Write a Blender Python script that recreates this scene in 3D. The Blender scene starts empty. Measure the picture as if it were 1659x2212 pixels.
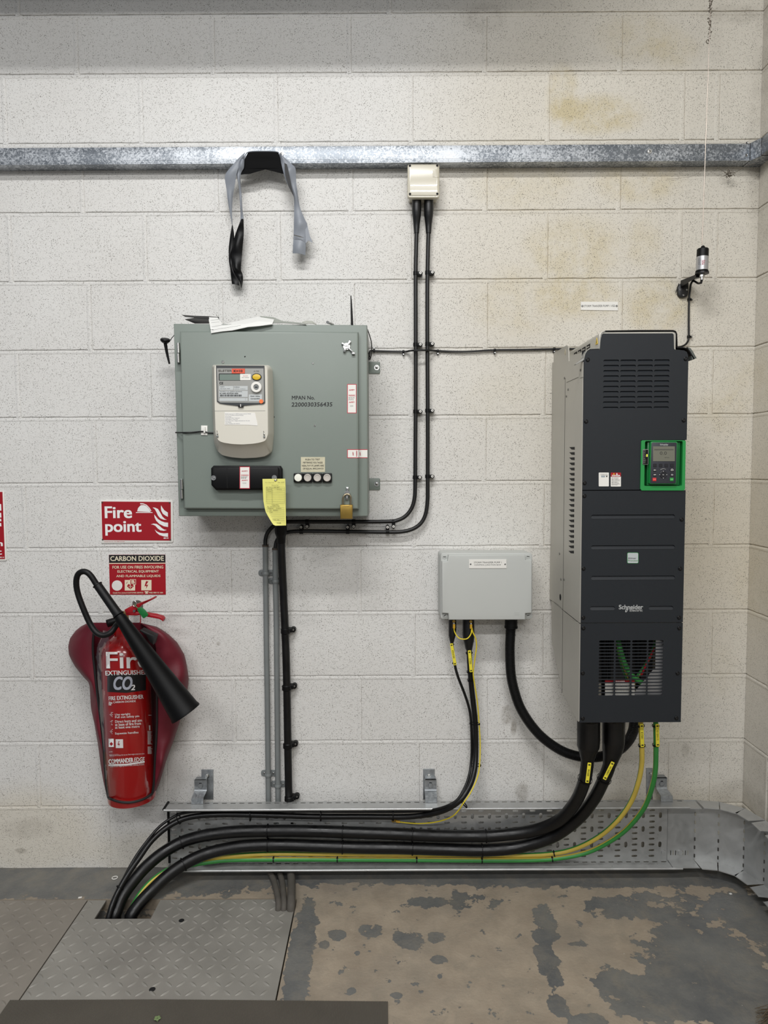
import bpy, bmesh, math, random
from math import sin, cos, pi, radians, sqrt
from mathutils import Vector as V, Matrix
random.seed(7)
S = bpy.context.scene
COL = S.collection

# ------------------------------------------------------------------ camera
F = 1536.0
PT, YW, RL = radians(-3.5745), radians(-.055), radians(-.314)
CAM = V((1.2387, -2.448, 1.41635))
_f = V((sin(YW)*cos(PT), cos(YW)*cos(PT), sin(PT)))
_r0 = V((cos(YW), -sin(YW), 0)); _u0 = _r0.cross(_f)
_r = _r0*cos(RL) + _u0*sin(RL); _u = -_r0*sin(RL) + _u0*cos(RL)
cd = bpy.data.cameras.new('camera'); cam = bpy.data.objects.new('camera', cd); COL.objects.link(cam)
cd.sensor_fit = 'VERTICAL'; cd.sensor_height = 36; cd.sensor_width = 36; cd.lens = F*36/2212
cam.matrix_world = Matrix(((_r.x, _u.x, -_f.x, CAM.x), (_r.y, _u.y, -_f.y, CAM.y), (_r.z, _u.z, -_f.z, CAM.z), (0, 0, 0, 1)))
cd.clip_start = .02
S.camera = cam

# ------------------------------------------------------------------ light
S.view_settings.view_transform = 'Standard'; S.view_settings.look = 'None'
S.view_settings.gamma = 1; S.view_settings.exposure = 0.16
S.view_settings.use_curve_mapping = False
w = bpy.data.worlds.new('world'); S.world = w; w.use_nodes = True
w.node_tree.nodes['Background'].inputs[0].default_value = (.80, .86, .95, 1)
w.node_tree.nodes['Background'].inputs[1].default_value = .155
def lamp(x, y, z, sx, sy, e, col=(1, .995, .985), tx=0):
    l = bpy.data.lights.new('strip_lamp', 'AREA'); l.shape = 'RECTANGLE'; l.size = sx; l.size_y = sy
    l.energy = e; l.color = col
    o = bpy.data.objects.new('strip_lamp', l); COL.objects.link(o); o.location = (x, y, z)
    o.rotation_euler = (radians(tx), 0, 0)
lamp(.95, -1.95, 3.5, 1.3, .16, 48, tx=8)
lamp(-.6, -4.2, 3.5, 1.5, .16, 46, tx=20)
lamp(1.9, -4.2, 3.5, 1.5, .16, 46, tx=20)
lamp(1.1, -7.2, 3.5, 3.0, .3, 62, tx=45)

# ------------------------------------------------------------------ coordinates
def ray(x, y): return _f*F + _r*(x-829.5) - _u*(y-1106)
def at(x, y, Y=0.0):
    d = ray(x, y); return CAM + d*((Y-CAM.y)/d.y)
def fl(x, y, Z=0.0):
    d = ray(x, y); return CAM + d*((Z-CAM.z)/d.z)
def atX(x, y, X):
    d = ray(x, y); return CAM + d*((X-CAM.x)/d.x)
def mpp(Y=0.0): return (Y-CAM.y)/F           # metres per pixel
def crop(ox, oy, s): return lambda x, y: (ox+x/s, oy+y/s)
c1 = crop(340, 660, 3.318); c2 = crop(440, 770, 9.217); c3 = crop(430, 960, 4.1475); c4 = crop(130, 1060, 5.184)
c5 = crop(130, 1340, 5.184); c6 = crop(1180, 700, 5.027); c7 = crop(1180, 1060, 5.027); c8 = crop(1180, 1300, 5.027)
d1 = crop(920, 1160, 6.38); d2 = crop(1360, 930, 11.85); d3 = crop(440, 300, 6.38); d4 = crop(850, 330, 6.7)
d5 = crop(1420, 280, 4.423); d6 = crop(200, 1650, 3.318); d7 = crop(680, 1650, 3.318); d8 = crop(1180, 1550, 3.463)
e5 = crop(540, 1100, 5.53); e6 = crop(540, 1450, 7.375); e8 = crop(930, 1320, 5.028); e0 = crop(0, 1850, 2.0)

# ------------------------------------------------------------------ materials
def lin(c):
    return tuple((v/255/12.92 if v/255 <= .04045 else ((v/255+.055)/1.055)**2.4) for v in c)+(1,)
MT = {}
def N(nt, t, **k):
    n = nt.nodes.new(t)
    for a, b in k.items():
        if a[0] == 'i' and a[1:].isdigit(): n.inputs[int(a[1:])].default_value = b
        else: setattr(n, a, b)
    return n
def mat(name, c, rough=.5, metal=0, var=.0, vs=8, bump=0, bs=200, spec=.5, coat=0, rv=0):
    if name in MT: return MT[name]
    m = bpy.data.materials.new(name); m.use_nodes = True; nt = m.node_tree; b = nt.nodes['Principled BSDF']
    b.inputs['Roughness'].default_value = rough; b.inputs['Metallic'].default_value = metal
    b.inputs['Specular IOR Level'].default_value = spec; b.inputs['Coat Weight'].default_value = coat
    col = lin(c); tc = N(nt, 'ShaderNodeTexCoord')
    no = N(nt, 'ShaderNodeTexNoise'); no.inputs['Scale'].default_value = vs; no.inputs['Detail'].default_value = 5
    nt.links.new(tc.outputs['Object'], no.inputs['Vector'])
    mx = N(nt, 'ShaderNodeMix', data_type='RGBA')
    mx.inputs['A'].default_value = tuple(max(0, v*(1-var)) for v in col[:3])+(1,)
    mx.inputs['B'].default_value = tuple(min(1, v*(1+var)) for v in col[:3])+(1,)
    nt.links.new(no.outputs[0], mx.inputs['Factor']); nt.links.new(mx.outputs['Result'], b.inputs['Base Color'])
    if rv:
        mr = N(nt, 'ShaderNodeMapRange'); mr.inputs['From Min'].default_value = .3; mr.inputs['From Max'].default_value = .7
        mr.inputs['To Min'].default_value = max(.02, rough-rv); mr.inputs['To Max'].default_value = min(1, rough+rv)
        nt.links.new(no.outputs[0], mr.inputs['Value']); nt.links.new(mr.outputs[0], b.inputs['Roughness'])
    if bump:
        n2 = N(nt, 'ShaderNodeTexNoise'); n2.inputs['Scale'].default_value = bs; n2.inputs['Detail'].default_value = 3
        nt.links.new(tc.outputs['Object'], n2.inputs['Vector'])
        bp = N(nt, 'ShaderNodeBump'); bp.inputs['Strength'].default_value = bump; bp.inputs['Distance'].default_value = .001
        nt.links.new(n2.outputs[0], bp.inputs['Height']); nt.links.new(bp.outputs[0], b.inputs['Normal'])
    MT[name] = m; return m
def blobs(nt, vec, L, ax=(0, 2)):
    """sum of soft ellipses; L: (cx, cz, rx, rz, weight) in metres"""
    acc = None
    for cx, cz, rx, rz, wt in L:
        c = [0, 0, 0]; s = [0, 0, 0]; c[ax[0]] = cx; c[ax[1]] = cz; s[ax[0]] = 1/rx; s[ax[1]] = 1/rz
        a = N(nt, 'ShaderNodeVectorMath', operation='SUBTRACT'); a.inputs[1].default_value = c; nt.links.new(vec, a.inputs[0])
        b = N(nt, 'ShaderNodeVectorMath', operation='MULTIPLY'); b.inputs[1].default_value = s; nt.links.new(a.outputs[0], b.inputs[0])
        l = N(nt, 'ShaderNodeVectorMath', operation='LENGTH'); nt.links.new(b.outputs[0], l.inputs[0])
        m = N(nt, 'ShaderNodeMapRange', interpolation_type='SMOOTHSTEP'); m.inputs['From Min'].default_value = 1.25; m.inputs['From Max'].default_value = .55
        m.inputs['To Min'].default_value = 0; m.inputs['To Max'].default_value = wt; nt.links.new(l.outputs['Value'], m.inputs['Value'])
        if acc is None: acc = m.outputs[0]
        else:
            ad = N(nt, 'ShaderNodeMath', operation='ADD'); nt.links.new(acc, ad.inputs[0]); nt.links.new(m.outputs[0], ad.inputs[1]); acc = ad.outputs[0]
    return acc
def ramp(nt, src, stops):
    r = N(nt, 'ShaderNodeValToRGB'); e = r.color_ramp.elements
    e[0].position, e[0].color = stops[0][0], stops[0][1]; e[1].position, e[1].color = stops[1][0], stops[1][1]
    for p, c in stops[2:]:
        q = e.new(p); q.color = c
    nt.links.new(src, r.inputs[0]); return r
def mixc(nt, fac, a, b, mode='MIX'):
    m = N(nt, 'ShaderNodeMix', data_type='RGBA', blend_type=mode)
    for s, v in (('Factor', fac), ('A', a), ('B', b)):
        if isinstance(v, (tuple, float, int)): m.inputs[s].default_value = v
        else: nt.links.new(v, m.inputs[s])
    return m.outputs['Result']

def px_blob(l, Y=0):
    out = []
    for x, y, rx, ry, wt in l:
        p = at(x, y, Y); out.append((p.x, p.z, rx*mpp(Y), ry*mpp(Y), wt))
    return out

def wall_material():
    m = bpy.data.materials.new('painted_block'); m.use_nodes = True; nt = m.node_tree; b = nt.nodes['Principled BSDF']
    tc = N(nt, 'ShaderNodeTexCoord'); vec = tc.outputs['Object']
    b.inputs['Roughness'].default_value = .62
    big = N(nt, 'ShaderNodeTexNoise'); big.inputs['Scale'].default_value = 2.2; big.inputs['Detail'].default_value = 6; nt.links.new(vec, big.inputs['Vector'])
    base = ramp(nt, big.outputs[0], [(.3, lin((212, 210, 206))), (.75, lin((221, 220, 217)))]).outputs[0]
    # yellowed damp patches on the right
    st = blobs(nt, vec, px_blob([(1215, 205, 34, 62, .8), (1290, 248, 100, 42, .95), (1140, 395, 120, 60, .42), (1380, 390, 95, 50, .6),
        (1240, 535, 110, 70, .6), (1390, 520, 40, 60, .4), (1120, 650, 110, 80, .34), (1250, 640, 90, 50, .7), (1420, 660, 75, 60, .72),
        (1380, 80, 90, 50, .42), (1600, 820, 60, 60, .25), (1450, 110, 60, 40, .4), (1560, 890, 60, 50, .3), (1080, 860, 90, 60, .12), (1620, 1260, 40, 90, .2), (1560, 1450, 40, 60, .14)]))
    n2 = N(nt, 'ShaderNodeTexNoise'); n2.inputs['Scale'].default_value = 14; n2.inputs['Detail'].default_value = 6; n2.inputs['Roughness'].default_value = .65; nt.links.new(vec, n2.inputs['Vector'])
    mm = N(nt, 'ShaderNodeMapRange'); mm.inputs['From Min'].default_value = .3; mm.inputs['From Max'].default_value = .62; nt.links.new(n2.outputs[0], mm.inputs['Value'])
    ml = N(nt, 'ShaderNodeMath', operation='MULTIPLY', use_clamp=True); nt.links.new(st, ml.inputs[0]); nt.links.new(mm.outputs[0], ml.inputs[1])
    base = mixc(nt, ml.outputs[0], base, lin((186, 170, 120)))
    # general warm cast of the old paint near the right-hand corner
    wz = blobs(nt, vec, px_blob([(1450, 500, 560, 900, .5), (1560, 1500, 420, 500, .35), (60, 1800, 170, 110, .5), (330, 1850, 160, 60, .35), (1420, 1800, 300, 120, .3)]))
    base = mixc(nt, wz, base, lin((206, 196, 174)))
    # grime
    gr = blobs(nt, vec, px_blob([(1095, 1545, 14, 22, .7), (1110, 1570, 7, 20, .7), (1128, 1712, 16, 22, .6), (1480, 1620, 10, 14, .4), (60, 1790, 60, 26, .25), (45, 1838, 14, 7, .7), (1420, 1650, 90, 60, .14), (1590, 1720, 60, 40, .25), (1640, 1650, 40, 160, .3), (1590, 30, 70, 20, .3), (1645, 300, 30, 260, .25), (1050, 40, 50, 30, .25), (472, 1390, 5, 5, .8)]))
    ml2 = N(nt, 'ShaderNodeMath', operation='MULTIPLY', use_clamp=True); nt.links.new(gr, ml2.inputs[0]); nt.links.new(mm.outputs[0], ml2.inputs[1])
    base = mixc(nt, ml2.outputs[0], base, lin((120, 112, 98)))
    # pinholes in the block faces, the shade inside them painted as darker colour
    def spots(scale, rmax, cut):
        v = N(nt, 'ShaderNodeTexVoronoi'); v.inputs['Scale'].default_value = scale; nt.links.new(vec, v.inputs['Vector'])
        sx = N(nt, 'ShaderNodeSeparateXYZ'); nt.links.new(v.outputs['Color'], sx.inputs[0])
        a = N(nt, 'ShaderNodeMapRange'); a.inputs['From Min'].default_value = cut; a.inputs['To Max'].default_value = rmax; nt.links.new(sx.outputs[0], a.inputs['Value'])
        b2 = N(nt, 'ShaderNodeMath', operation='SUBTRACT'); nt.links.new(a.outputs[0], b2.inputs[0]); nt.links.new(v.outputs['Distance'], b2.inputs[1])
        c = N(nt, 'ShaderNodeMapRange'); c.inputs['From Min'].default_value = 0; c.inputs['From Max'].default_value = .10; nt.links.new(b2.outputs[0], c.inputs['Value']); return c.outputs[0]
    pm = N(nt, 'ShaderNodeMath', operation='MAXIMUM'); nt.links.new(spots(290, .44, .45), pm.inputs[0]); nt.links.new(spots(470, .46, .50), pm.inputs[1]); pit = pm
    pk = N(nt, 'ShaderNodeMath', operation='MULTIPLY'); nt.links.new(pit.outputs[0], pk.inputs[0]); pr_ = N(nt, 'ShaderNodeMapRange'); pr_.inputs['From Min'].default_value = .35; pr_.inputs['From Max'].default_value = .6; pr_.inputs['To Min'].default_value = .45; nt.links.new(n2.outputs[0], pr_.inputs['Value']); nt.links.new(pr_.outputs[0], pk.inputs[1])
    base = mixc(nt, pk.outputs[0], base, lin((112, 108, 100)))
    nt.links.new(base, b.inputs['Base Color'])
    n4 = N(nt, 'ShaderNodeTexNoise'); n4.inputs['Scale'].default_value = 150; n4.inputs['Detail'].default_value = 4; nt.links.new(vec, n4.inputs['Vector'])
    sb = N(nt, 'ShaderNodeMath', operation='SUBTRACT'); nt.links.new(n4.outputs[0], sb.inputs[0]); nt.links.new(pit.outputs[0], sb.inputs[1])
    bp = N(nt, 'ShaderNodeBump'); bp.inputs['Strength'].default_value = .55; bp.inputs['Distance'].default_value = .0016
    nt.links.new(sb.outputs[0], bp.inputs['Height']); nt.links.new(bp.outputs[0], b.inputs['Normal'])
    return m
WALL = wall_material()

def floor_material():
    m = bpy.data.materials.new('worn_concrete'); m.use_nodes = True; nt = m.node_tree; b = nt.nodes['Principled BSDF']
    tc = N(nt, 'ShaderNodeTexCoord'); vec = tc.outputs['Object']
    n1 = N(nt, 'ShaderNodeTexNoise'); n1.inputs['Scale'].default_value = 9; n1.inputs['Detail'].default_value = 7; n1.inputs['Roughness'].default_value = .6; nt.links.new(vec, n1.inputs['Vector'])
    tan = ramp(nt, n1.outputs[0], [(.3, lin((138, 126, 110))), (.7, lin((162, 149, 131)))]).outputs[0]
    n2 = N(nt, 'ShaderNodeTexNoise'); n2.inputs['Scale'].default_value = 5; n2.inputs['Detail'].default_value = 8; n2.inputs['Roughness'].default_value = .7; nt.links.new(vec, n2.inputs['Vector'])
    grey = ramp(nt, n2.outputs[0], [(.25, lin((74, 77, 80))), (.7, lin((116, 115, 110)))]).outputs[0]
    def fb(l):
        o = []
        for x, y, rx, ry, wt in l:
            p = fl(x, y); q = fl(x+rx, y); s = fl(x, y+ry); o.append((p.x, p.y, abs(q.x-p.x), abs(s.y-p.y), wt))
        return o
    bl = blobs(nt, vec, fb([(200, 1900, 500, 45, .6), (830, 1885, 400, 26, .55), (1300, 1890, 500, 30, .6), (650, 2060, 32, 160, .55), (1180, 1990, 28, 50, .42), (1180, 2070, 26, 70, .55), (1205, 2170, 24, 30, .5),
        (885, 2030, 34, 22, .5), (940, 2025, 18, 14, .5), (947, 2073, 20, 12, .4), (915, 1950, 40, 16, .35), (1010, 1945, 110, 22, .25), (1330, 2120, 60, 34, .4), (1400, 2160, 90, 60, .5), (1550, 2110, 150, 170, .62), (1480, 1960, 200, 40, .32), (1640, 1990, 70, 90, .5), (1320, 1960, 60, 30, .3), (1270, 2210, 50, 26, .5),
        (858, 2150, 14, 8, .5), (950, 2110, 6, 6, .5), (760, 2140, 10, 8, .5), (730, 2020, 22, 14, .45), (770, 2060, 8, 6, .45), (700, 2040, 12, 10, .4), (800, 2010, 30, 16, .35), (1245, 2040, 26, 8, .4)]), ax=(0, 1))
    n3 = N(nt, 'ShaderNodeTexNoise'); n3.inputs['Scale'].default_value = 20; n3.inputs['Detail'].default_value = 8; n3.inputs['Roughness'].default_value = .62; nt.links.new(vec, n3.inputs['Vector'])
    am = N(nt, 'ShaderNodeMath', operation='MULTIPLY_ADD'); am.inputs[1].default_value = 1.9; am.inputs[2].default_value = -.45; nt.links.new(n3.outputs[0], am.inputs[0])
    ad = N(nt, 'ShaderNodeMath', operation='ADD'); nt.links.new(bl, ad.inputs[0]); nt.links.new(am.outputs[0], ad.inputs[1])
    mk = ramp(nt, ad.outputs[0], [(.735, (0, 0, 0, 1)), (.765, (1, 1, 1, 1))])
    # thin worn film between the patches
    n5 = N(nt, 'ShaderNodeTexNoise'); n5.inputs['Scale'].default_value = 3; n5.inputs['Detail'].default_value = 8; nt.links.new(vec, n5.inputs['Vector'])
    film = ramp(nt, n5.outputs[0], [(.5, (0, 0, 0, 1)), (.75, (.35, .35, .35, 1))])
    c = mixc(nt, film.outputs[0], tan, grey); c = mixc(nt, mk.outputs[0], c, grey); n7 = N(nt, 'ShaderNodeTexNoise'); n7.inputs['Scale'].default_value = 11; n7.inputs['Detail'].default_value = 9; n7.inputs['Roughness'].default_value = .75; n7.inputs['Distortion'].default_value = .6; nt.links.new(vec, n7.inputs['Vector']); dr = ramp(nt, n7.outputs[0], [(.47, (0, 0, 0, 1)), (.68, (.55, .55, .55, 1))]); c = mixc(nt, dr.outputs[0], c, lin((128, 121, 108)))
    n6 = N(nt, 'ShaderNodeTexNoise'); n6.inputs['Scale'].default_value = 120; n6.inputs['Detail'].default_value = 3; nt.links.new(vec, n6.inputs['Vector'])
    sp = ramp(nt, n6.outputs[0], [(.72, (0, 0, 0, 1)), (.76, (.7, .7, .7, 1))]); c = mixc(nt, sp.outputs[0], c, lin((178, 172, 160)))
    nt.links.new(c, b.inputs['Base Color'])
    rr = ramp(nt, mk.outputs[0], [(0, (.62, .62, .62, 1)), (1, (.4, .4, .4, 1))]); nt.links.new(rr.outputs[0], b.inputs['Roughness'])
    bp = N(nt, 'ShaderNodeBump'); bp.inputs['Strength'].default_value = .5; bp.inputs['Distance'].default_value = .002
    h = N(nt, 'ShaderNodeMath', operation='ADD'); nt.links.new(mk.outputs[0], h.inputs[0]); nt.links.new(n6.outputs[0], h.inputs[1])
    nt.links.new(h.outputs[0], bp.inputs['Height']); nt.links.new(bp.outputs[0], b.inputs['Normal'])
    return m
FLOOR = floor_material()

def galv_material(name, c1, c2, rough=.42, scale=70, st=(.62, 1.0), met=.75):
    m = bpy.data.materials.new(name); m.use_nodes = True; nt = m.node_tree; b = nt.nodes['Principled BSDF']
    tc = N(nt, 'ShaderNodeTexCoord'); vec = tc.outputs['Object']
    n = N(nt, 'ShaderNodeTexNoise'); n.inputs['Scale'].default_value = scale; n.inputs['Detail'].default_value = 4; n.inputs['Distortion'].default_value = 1.2; nt.links.new(vec, n.inputs['Vector'])
    big = N(nt, 'ShaderNodeTexNoise'); big.inputs['Scale'].default_value = 6; nt.links.new(vec, big.inputs['Vector'])
    ad = N(nt, 'ShaderNodeMath', operation='MULTIPLY_ADD'); ad.inputs[1].default_value = .6; nt.links.new(big.outputs[0], ad.inputs[0]); nt.links.new(n.outputs[0], ad.inputs[2])
    r = ramp(nt, ad.outputs[0], [(st[0], lin(c1)), (st[1], lin(c2))]); nt.links.new(r.outputs[0], b.inputs['Base Color'])
    b.inputs['Metallic'].default_value = met
    mr = N(nt, 'ShaderNodeMapRange'); mr.inputs['From Min'].default_value = .3; mr.inputs['From Max'].default_value = .7; mr.inputs['To Min'].default_value = rough-.1; mr.inputs['To Max'].default_value = rough+.12
    nt.links.new(n.outputs[0], mr.inputs['Value']); nt.links.new(mr.outputs[0], b.inputs['Roughness'])
    bp = N(nt, 'ShaderNodeBump'); bp.inputs['Strength'].default_value = .25; bp.inputs['Distance'].default_value = .0008
    nt.links.new(n.outputs[0], bp.inputs['Height']); nt.links.new(bp.outputs[0], b.inputs['Normal'])
    MT[name] = m; return m
GALV = galv_material('galvanised', (122, 128, 135), (200, 204, 209), .48, 120, st=(.70, .92))
TRAYM = galv_material('tray_steel', (172, 173, 172), (186, 187, 186), .36, 20, met=.55)

BLACK = mat('black_sheath', (9, 9, 10), .45, var=.25, vs=30, bump=.2, bs=160)
BIGBLK = mat('dusty_black_sheath', (9, 9, 10), .40, spec=.4, var=.5, vs=22, bump=.5, bs=60, rv=.12)
PLBLK = mat('black_plastic', (7, 7, 8), .45, spec=.25, var=.15)
PITBLK = mat('dark_void', (9, 9, 10), .8)
STEEL = mat('zinc_steel', (190, 190, 188), .3, 1, var=.2, vs=60)
DRV = mat('anthracite_paint', (29, 33, 38), .5, spec=.35, var=.06, vs=4, bump=.15, bs=700)
DRVE = mat('drive_edge_grey', (150, 150, 146), .45, .3)
ALU = mat('drive_side_sheet', (184, 181, 172), .42, .25, var=.06, vs=12, bump=.1, bs=90)
GREEN = mat('panel_green', (30, 138, 66), .42, var=.04)
GREEND = mat('earth_green', (52, 132, 60), .45, var=.12, vs=30)
YEL = mat('earth_yellow', (204, 180, 78), .5, var=.14, vs=30)
YEL2 = mat('thin_earth_yellow', (222, 200, 40), .45)
TAG = mat('marker_yellow', (226, 212, 58), .45, var=.05)
INK = mat('print_black', (18, 18, 20), .6)
WHT = mat('print_white', (236, 236, 234), .5)
CREAM = mat('print_cream', (226, 216, 190), .5)
LBL = mat('label_white', (228, 226, 220), .45, var=.03)
RED = mat('sign_red', (158, 16, 30), .38, var=.05)
RINK = mat('print_red', (186, 40, 60), .55)
SAGE = mat('cabinet_grey_green', (122, 131, 124), .42, var=.04, vs=5, bump=.12, bs=900)
METER = mat('meter_beige', (208, 204, 192), .42, var=.02)
JBG = mat('box_light_grey', (186, 188, 184), .5, var=.02)
BEIGE = mat('box_beige', (196, 190, 172), .22, var=.03, coat=.4)
PVCG = mat('conduit_grey', (118, 122, 122), .45, var=.12, vs=25)
DUSTY = mat('dusty_pipe', (80, 76, 70), .8, var=.3, vs=40, bump=.4)
BRASS = mat('brass', (168, 138, 70), .36, .85, var=.2, vs=50)
CORR = mat('black_conduit', (9, 9, 10), .38)

# ------------------------------------------------------------------ mesh builder
ORG = {}
class MB:
    def __init__(s): s.v = []; s.f = []; s.m = []; s.mats = []
    def mi(s, m):
        if m not in s.mats: s.mats.append(m)
        return s.mats.index(m)
    def add(s, vs, fs, m, ms=None):
        b = len(s.v); s.v += [V(p) for p in vs]; i = s.mi(m) if ms is None else None
        for k, q in enumerate(fs):
            s.f.append([b+a for a in q]); s.m.append(i if ms is None else s.mi(ms[k]))
    def bm(s, bm, m):
        bm.verts.ensure_lookup_table(); bm.verts.index_update()
        s.add([v.co.copy() for v in bm.verts], [[v.index for v in f.verts] for f in bm.faces], m); bm.free()
    def box(s, a, b, m, bev=0, seg=2, rot=None, piv=None):
        bm = bmesh.new(); bmesh.ops.create_cube(bm, size=1)
        a, b = V(a), V(b); c = (a+b)/2; d = b-a
        for v in bm.verts: v.co = V((v.co.x*d.x, v.co.y*d.y, v.co.z*d.z))+c
        if bev: bmesh.ops.bevel(bm, geom=list(bm.edges), offset=bev, segments=seg, affect='EDGES', profile=.5)
        if rot is not None:
            p = V(piv) if piv is not None else c
            for v in bm.verts: v.co = rot @ (v.co-p) + p
        s.bm(bm, m)
    def prism(s, P, yf, yb, m, bev=0, seg=2):
        """P: points (x, z) of the outline; extruded from yf (front) back to yb"""
        bm = bmesh.new(); fr = [bm.verts.new((p[0], yf, p[1])) for p in P]
        f = bm.faces.new(fr); r = bmesh.ops.extrude_face_region(bm, geom=[f])
        for v in [g for g in r['geom'] if isinstance(g, bmesh.types.BMVert)]: v.co.y = yb
        bmesh.ops.recalc_face_normals(bm, faces=bm.faces)
        if bev:
            e = [e for e in bm.edges if all(abs(v.co.y-yf) < 1e-6 for v in e.verts)]
            bmesh.ops.bevel(bm, geom=e, offset=bev, segments=seg, affect='EDGES', profile=.5)
        bmesh.ops.triangulate(bm, faces=[f for f in bm.faces if len(f.verts) > 4])
        s.bm(bm, m)
    def pxprism(s, pts, Y, th, m, bev=0, seg=2):
        """outline in photo pixels standing at depth Y, thickness th towards the wall"""
        P = [at(x, y, Y) for x, y in pts]; s.prism([(p.x, p.z) for p in P], Y, Y+th, m, bev, seg)
    def loft(s, rings, m, cap=True, closed=True, ms=None):
        n = len(rings[0]); vs = [p for r in rings for p in r]; fs = []; mm = []
        for i in range(len(rings)-1):
            for j in range(n if closed else n-1):
                k = (j+1) % n; fs.append([i*n+j, i*n+k, (i+1)*n+k, (i+1)*n+j]); mm.append(ms[j % len(ms)] if ms else m)
        if cap and closed:
            fs.append(list(range(n))[::-1]); mm.append(m); fs.append([(len(rings)-1)*n+j for j in range(n)]); mm.append(m)
        s.add(vs, fs, m, mm)
    def tube(s, P, r, m, n=12, ms=None, cap=True, tw=0.0, ref=None):
        P = [V(p) for p in P]; L = len(P)
        if not hasattr(r, '__len__'): r = [r]*L
        T = [(P[min(i+1, L-1)]-P[max(i-1, 0)]).normalized() for i in range(L)]
        up = V(ref) if ref else (V((0, 1, 0)) if abs(T[0].y) < .9 else V((1, 0, 0)))
        nrm = (up-T[0]*up.dot(T[0])).normalized(); rings = []
        for i in range(L):
            nrm = nrm-T[i]*nrm.dot(T[i]); nrm.normalize(); bi = T[i].cross(nrm); a0 = tw*i
            rings.append([P[i]+(nrm*cos(a0+2*pi*k/n)+bi*sin(a0+2*pi*k/n))*r[i] for k in range(n)])
        s.loft(rings, m, cap, True, ms)
    def cyl(s, a, b, r, m, n=20, r2=None): s.tube([a, b], [r, r if r2 is None else r2], m, n)
    def lathe(s, c, prof, axis, m, n=24, ms=None):
        """prof: (distance along axis, radius)"""
        s.tube_rings([(V(c)+V(axis).normalized()*h, r) for h, r in prof], V(axis).normalized(), m, n)
    def tube_rings(s, L, T, m, n):
        up = V((0, 0, 1)) if abs(T.z) < .9 else V((1, 0, 0)); a = (up-T*up.dot(T)).normalized(); b = T.cross(a)
        s.loft([[p+(a*cos(2*pi*k/n)+b*sin(2*pi*k/n))*max(r, 1e-5) for k in range(n)] for p, r in L], m)
    def sphere(s, c, r, m, sc=(1, 1, 1), n=16):
        bm = bmesh.new(); bmesh.ops.create_uvsphere(bm, u_segments=n, v_segments=n//2+2, radius=r)
        for v in bm.verts: v.co = V((v.co.x*sc[0], v.co.y*sc[1], v.co.z*sc[2]))+V(c)
        s.bm(bm, m)
    def cell(s, x0, x1, z0, z1, hx0, hx1, hz0, hz1, Y, m, q=2, depth=.0015, slope=None, fm=None, vert=False, map3=None):
        """plate cell with a round-ended slot; slope=(top, bottom) depth gives a pressed pocket instead of a hole"""
        g = map3 or (lambda a, y, c: V((a, y, c)))
        I = []; O = []
        if not vert:
            r = (hz1-hz0)/2; cz = (hz0+hz1)/2; C = [(hx1-r, cz), (hx0+r, cz), (hx0+r, cz), (hx1-r, cz)]
        else:
            r = (hx1-hx0)/2; cx = (hx0+hx1)/2; C = [(cx, hz1-r), (cx, hz1-r), (cx, hz0+r), (cx, hz0+r)]
        for qd in range(4):
            for k in range(q+1):
                a = qd*pi/2+k*pi/2/q; ca, sa = cos(a), sin(a); mx = max(abs(ca), abs(sa)); cx, cz = C[qd]
                I.append((cx+r*ca, cz+r*sa))
                ox = cx+(ca/mx)*((x1-cx) if ca > 0 else (cx-x0)); oz = cz+(sa/mx)*((z1-cz) if sa > 0 else (cz-z0)); O.append((ox, oz))
        n = len(I)
        vs = [g(a, Y, c) for a, c in O]+[g(a, Y, c) for a, c in I]
        fs = [[j, (j+1) % n, n+(j+1) % n, n+j] for j in range(n)]
        if slope is None:
            vs += [g(a, Y+depth, c) for a, c in I]; fs += [[n+j, n+(j+1) % n, 2*n+(j+1) % n, 2*n+j] for j in range(n)]
            s.add(vs, fs, m)
        else:
            t, b = slope; vs += [g(a, Y+(b+(t-b)*(c-hz0)/(hz1-hz0)), c) for a, c in I]
            fs += [[n+j, n+(j+1) % n, 2*n+(j+1) % n, 2*n+j] for j in range(n)]+[[2*n+j for j in range(n)]]
            s.add(vs, fs, m, [m]*(2*n)+[fm or m])
    def rect(s, x0, x1, z0, z1, Y, m): s.add([(x0, Y, z0), (x1, Y, z0), (x1, Y, z1), (x0, Y, z1)], [[0, 1, 2, 3]], m)
    def text(s, t, x0, y0, x1, y1, Y, m, bold=0., shear=0., th=.0004, rot=0.):
        """letters filling the pixel box x0..x1, y0..y1 on the plane Y; rot turns them about the box centre"""
        a = at((x0+x1)/2, (y0+y1)/2, Y); k = mpp(Y); W_ = (x1-x0)*k; H_ = (y1-y0)*k
        cu = bpy.data.curves.new('t', 'FONT'); cu.body = t; cu.shear = shear; cu.resolution_u = 4 if bold >= .02 else 2; cu.extrude = 0
        o = bpy.data.objects.new('t', cu); me = bpy.data.meshes.new_from_object(o)
        if not me.vertices: return
        xs = [v.co.x for v in me.vertices]; ys = [v.co.y for v in me.vertices]
        sx = W_/(max(xs)-min(xs)); sy = H_/(max(ys)-min(ys)); cx = (max(xs)+min(xs))/2; cy = (max(ys)+min(ys))/2
        b_ = bold*1.1 if bold >= .01 else 0
        for kk, (ox, oy) in enumerate(((b_, b_*.6), (-b_, b_*.6), (b_, -b_*.6), (-b_, -b_*.6)) if b_ else ((0, 0),)):
            vs = []; Yk = Y-kk*.00005
            for v in me.vertices:
                p = (v.co.x-cx+ox)*sx; q = (v.co.y-cy+oy)*sy; vs.append((a.x+p*cos(rot)-q*sin(rot), Yk, a.z+p*sin(rot)+q*cos(rot)))
            s.add(vs, [list(p.vertices) for p in me.polygons], m)
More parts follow.
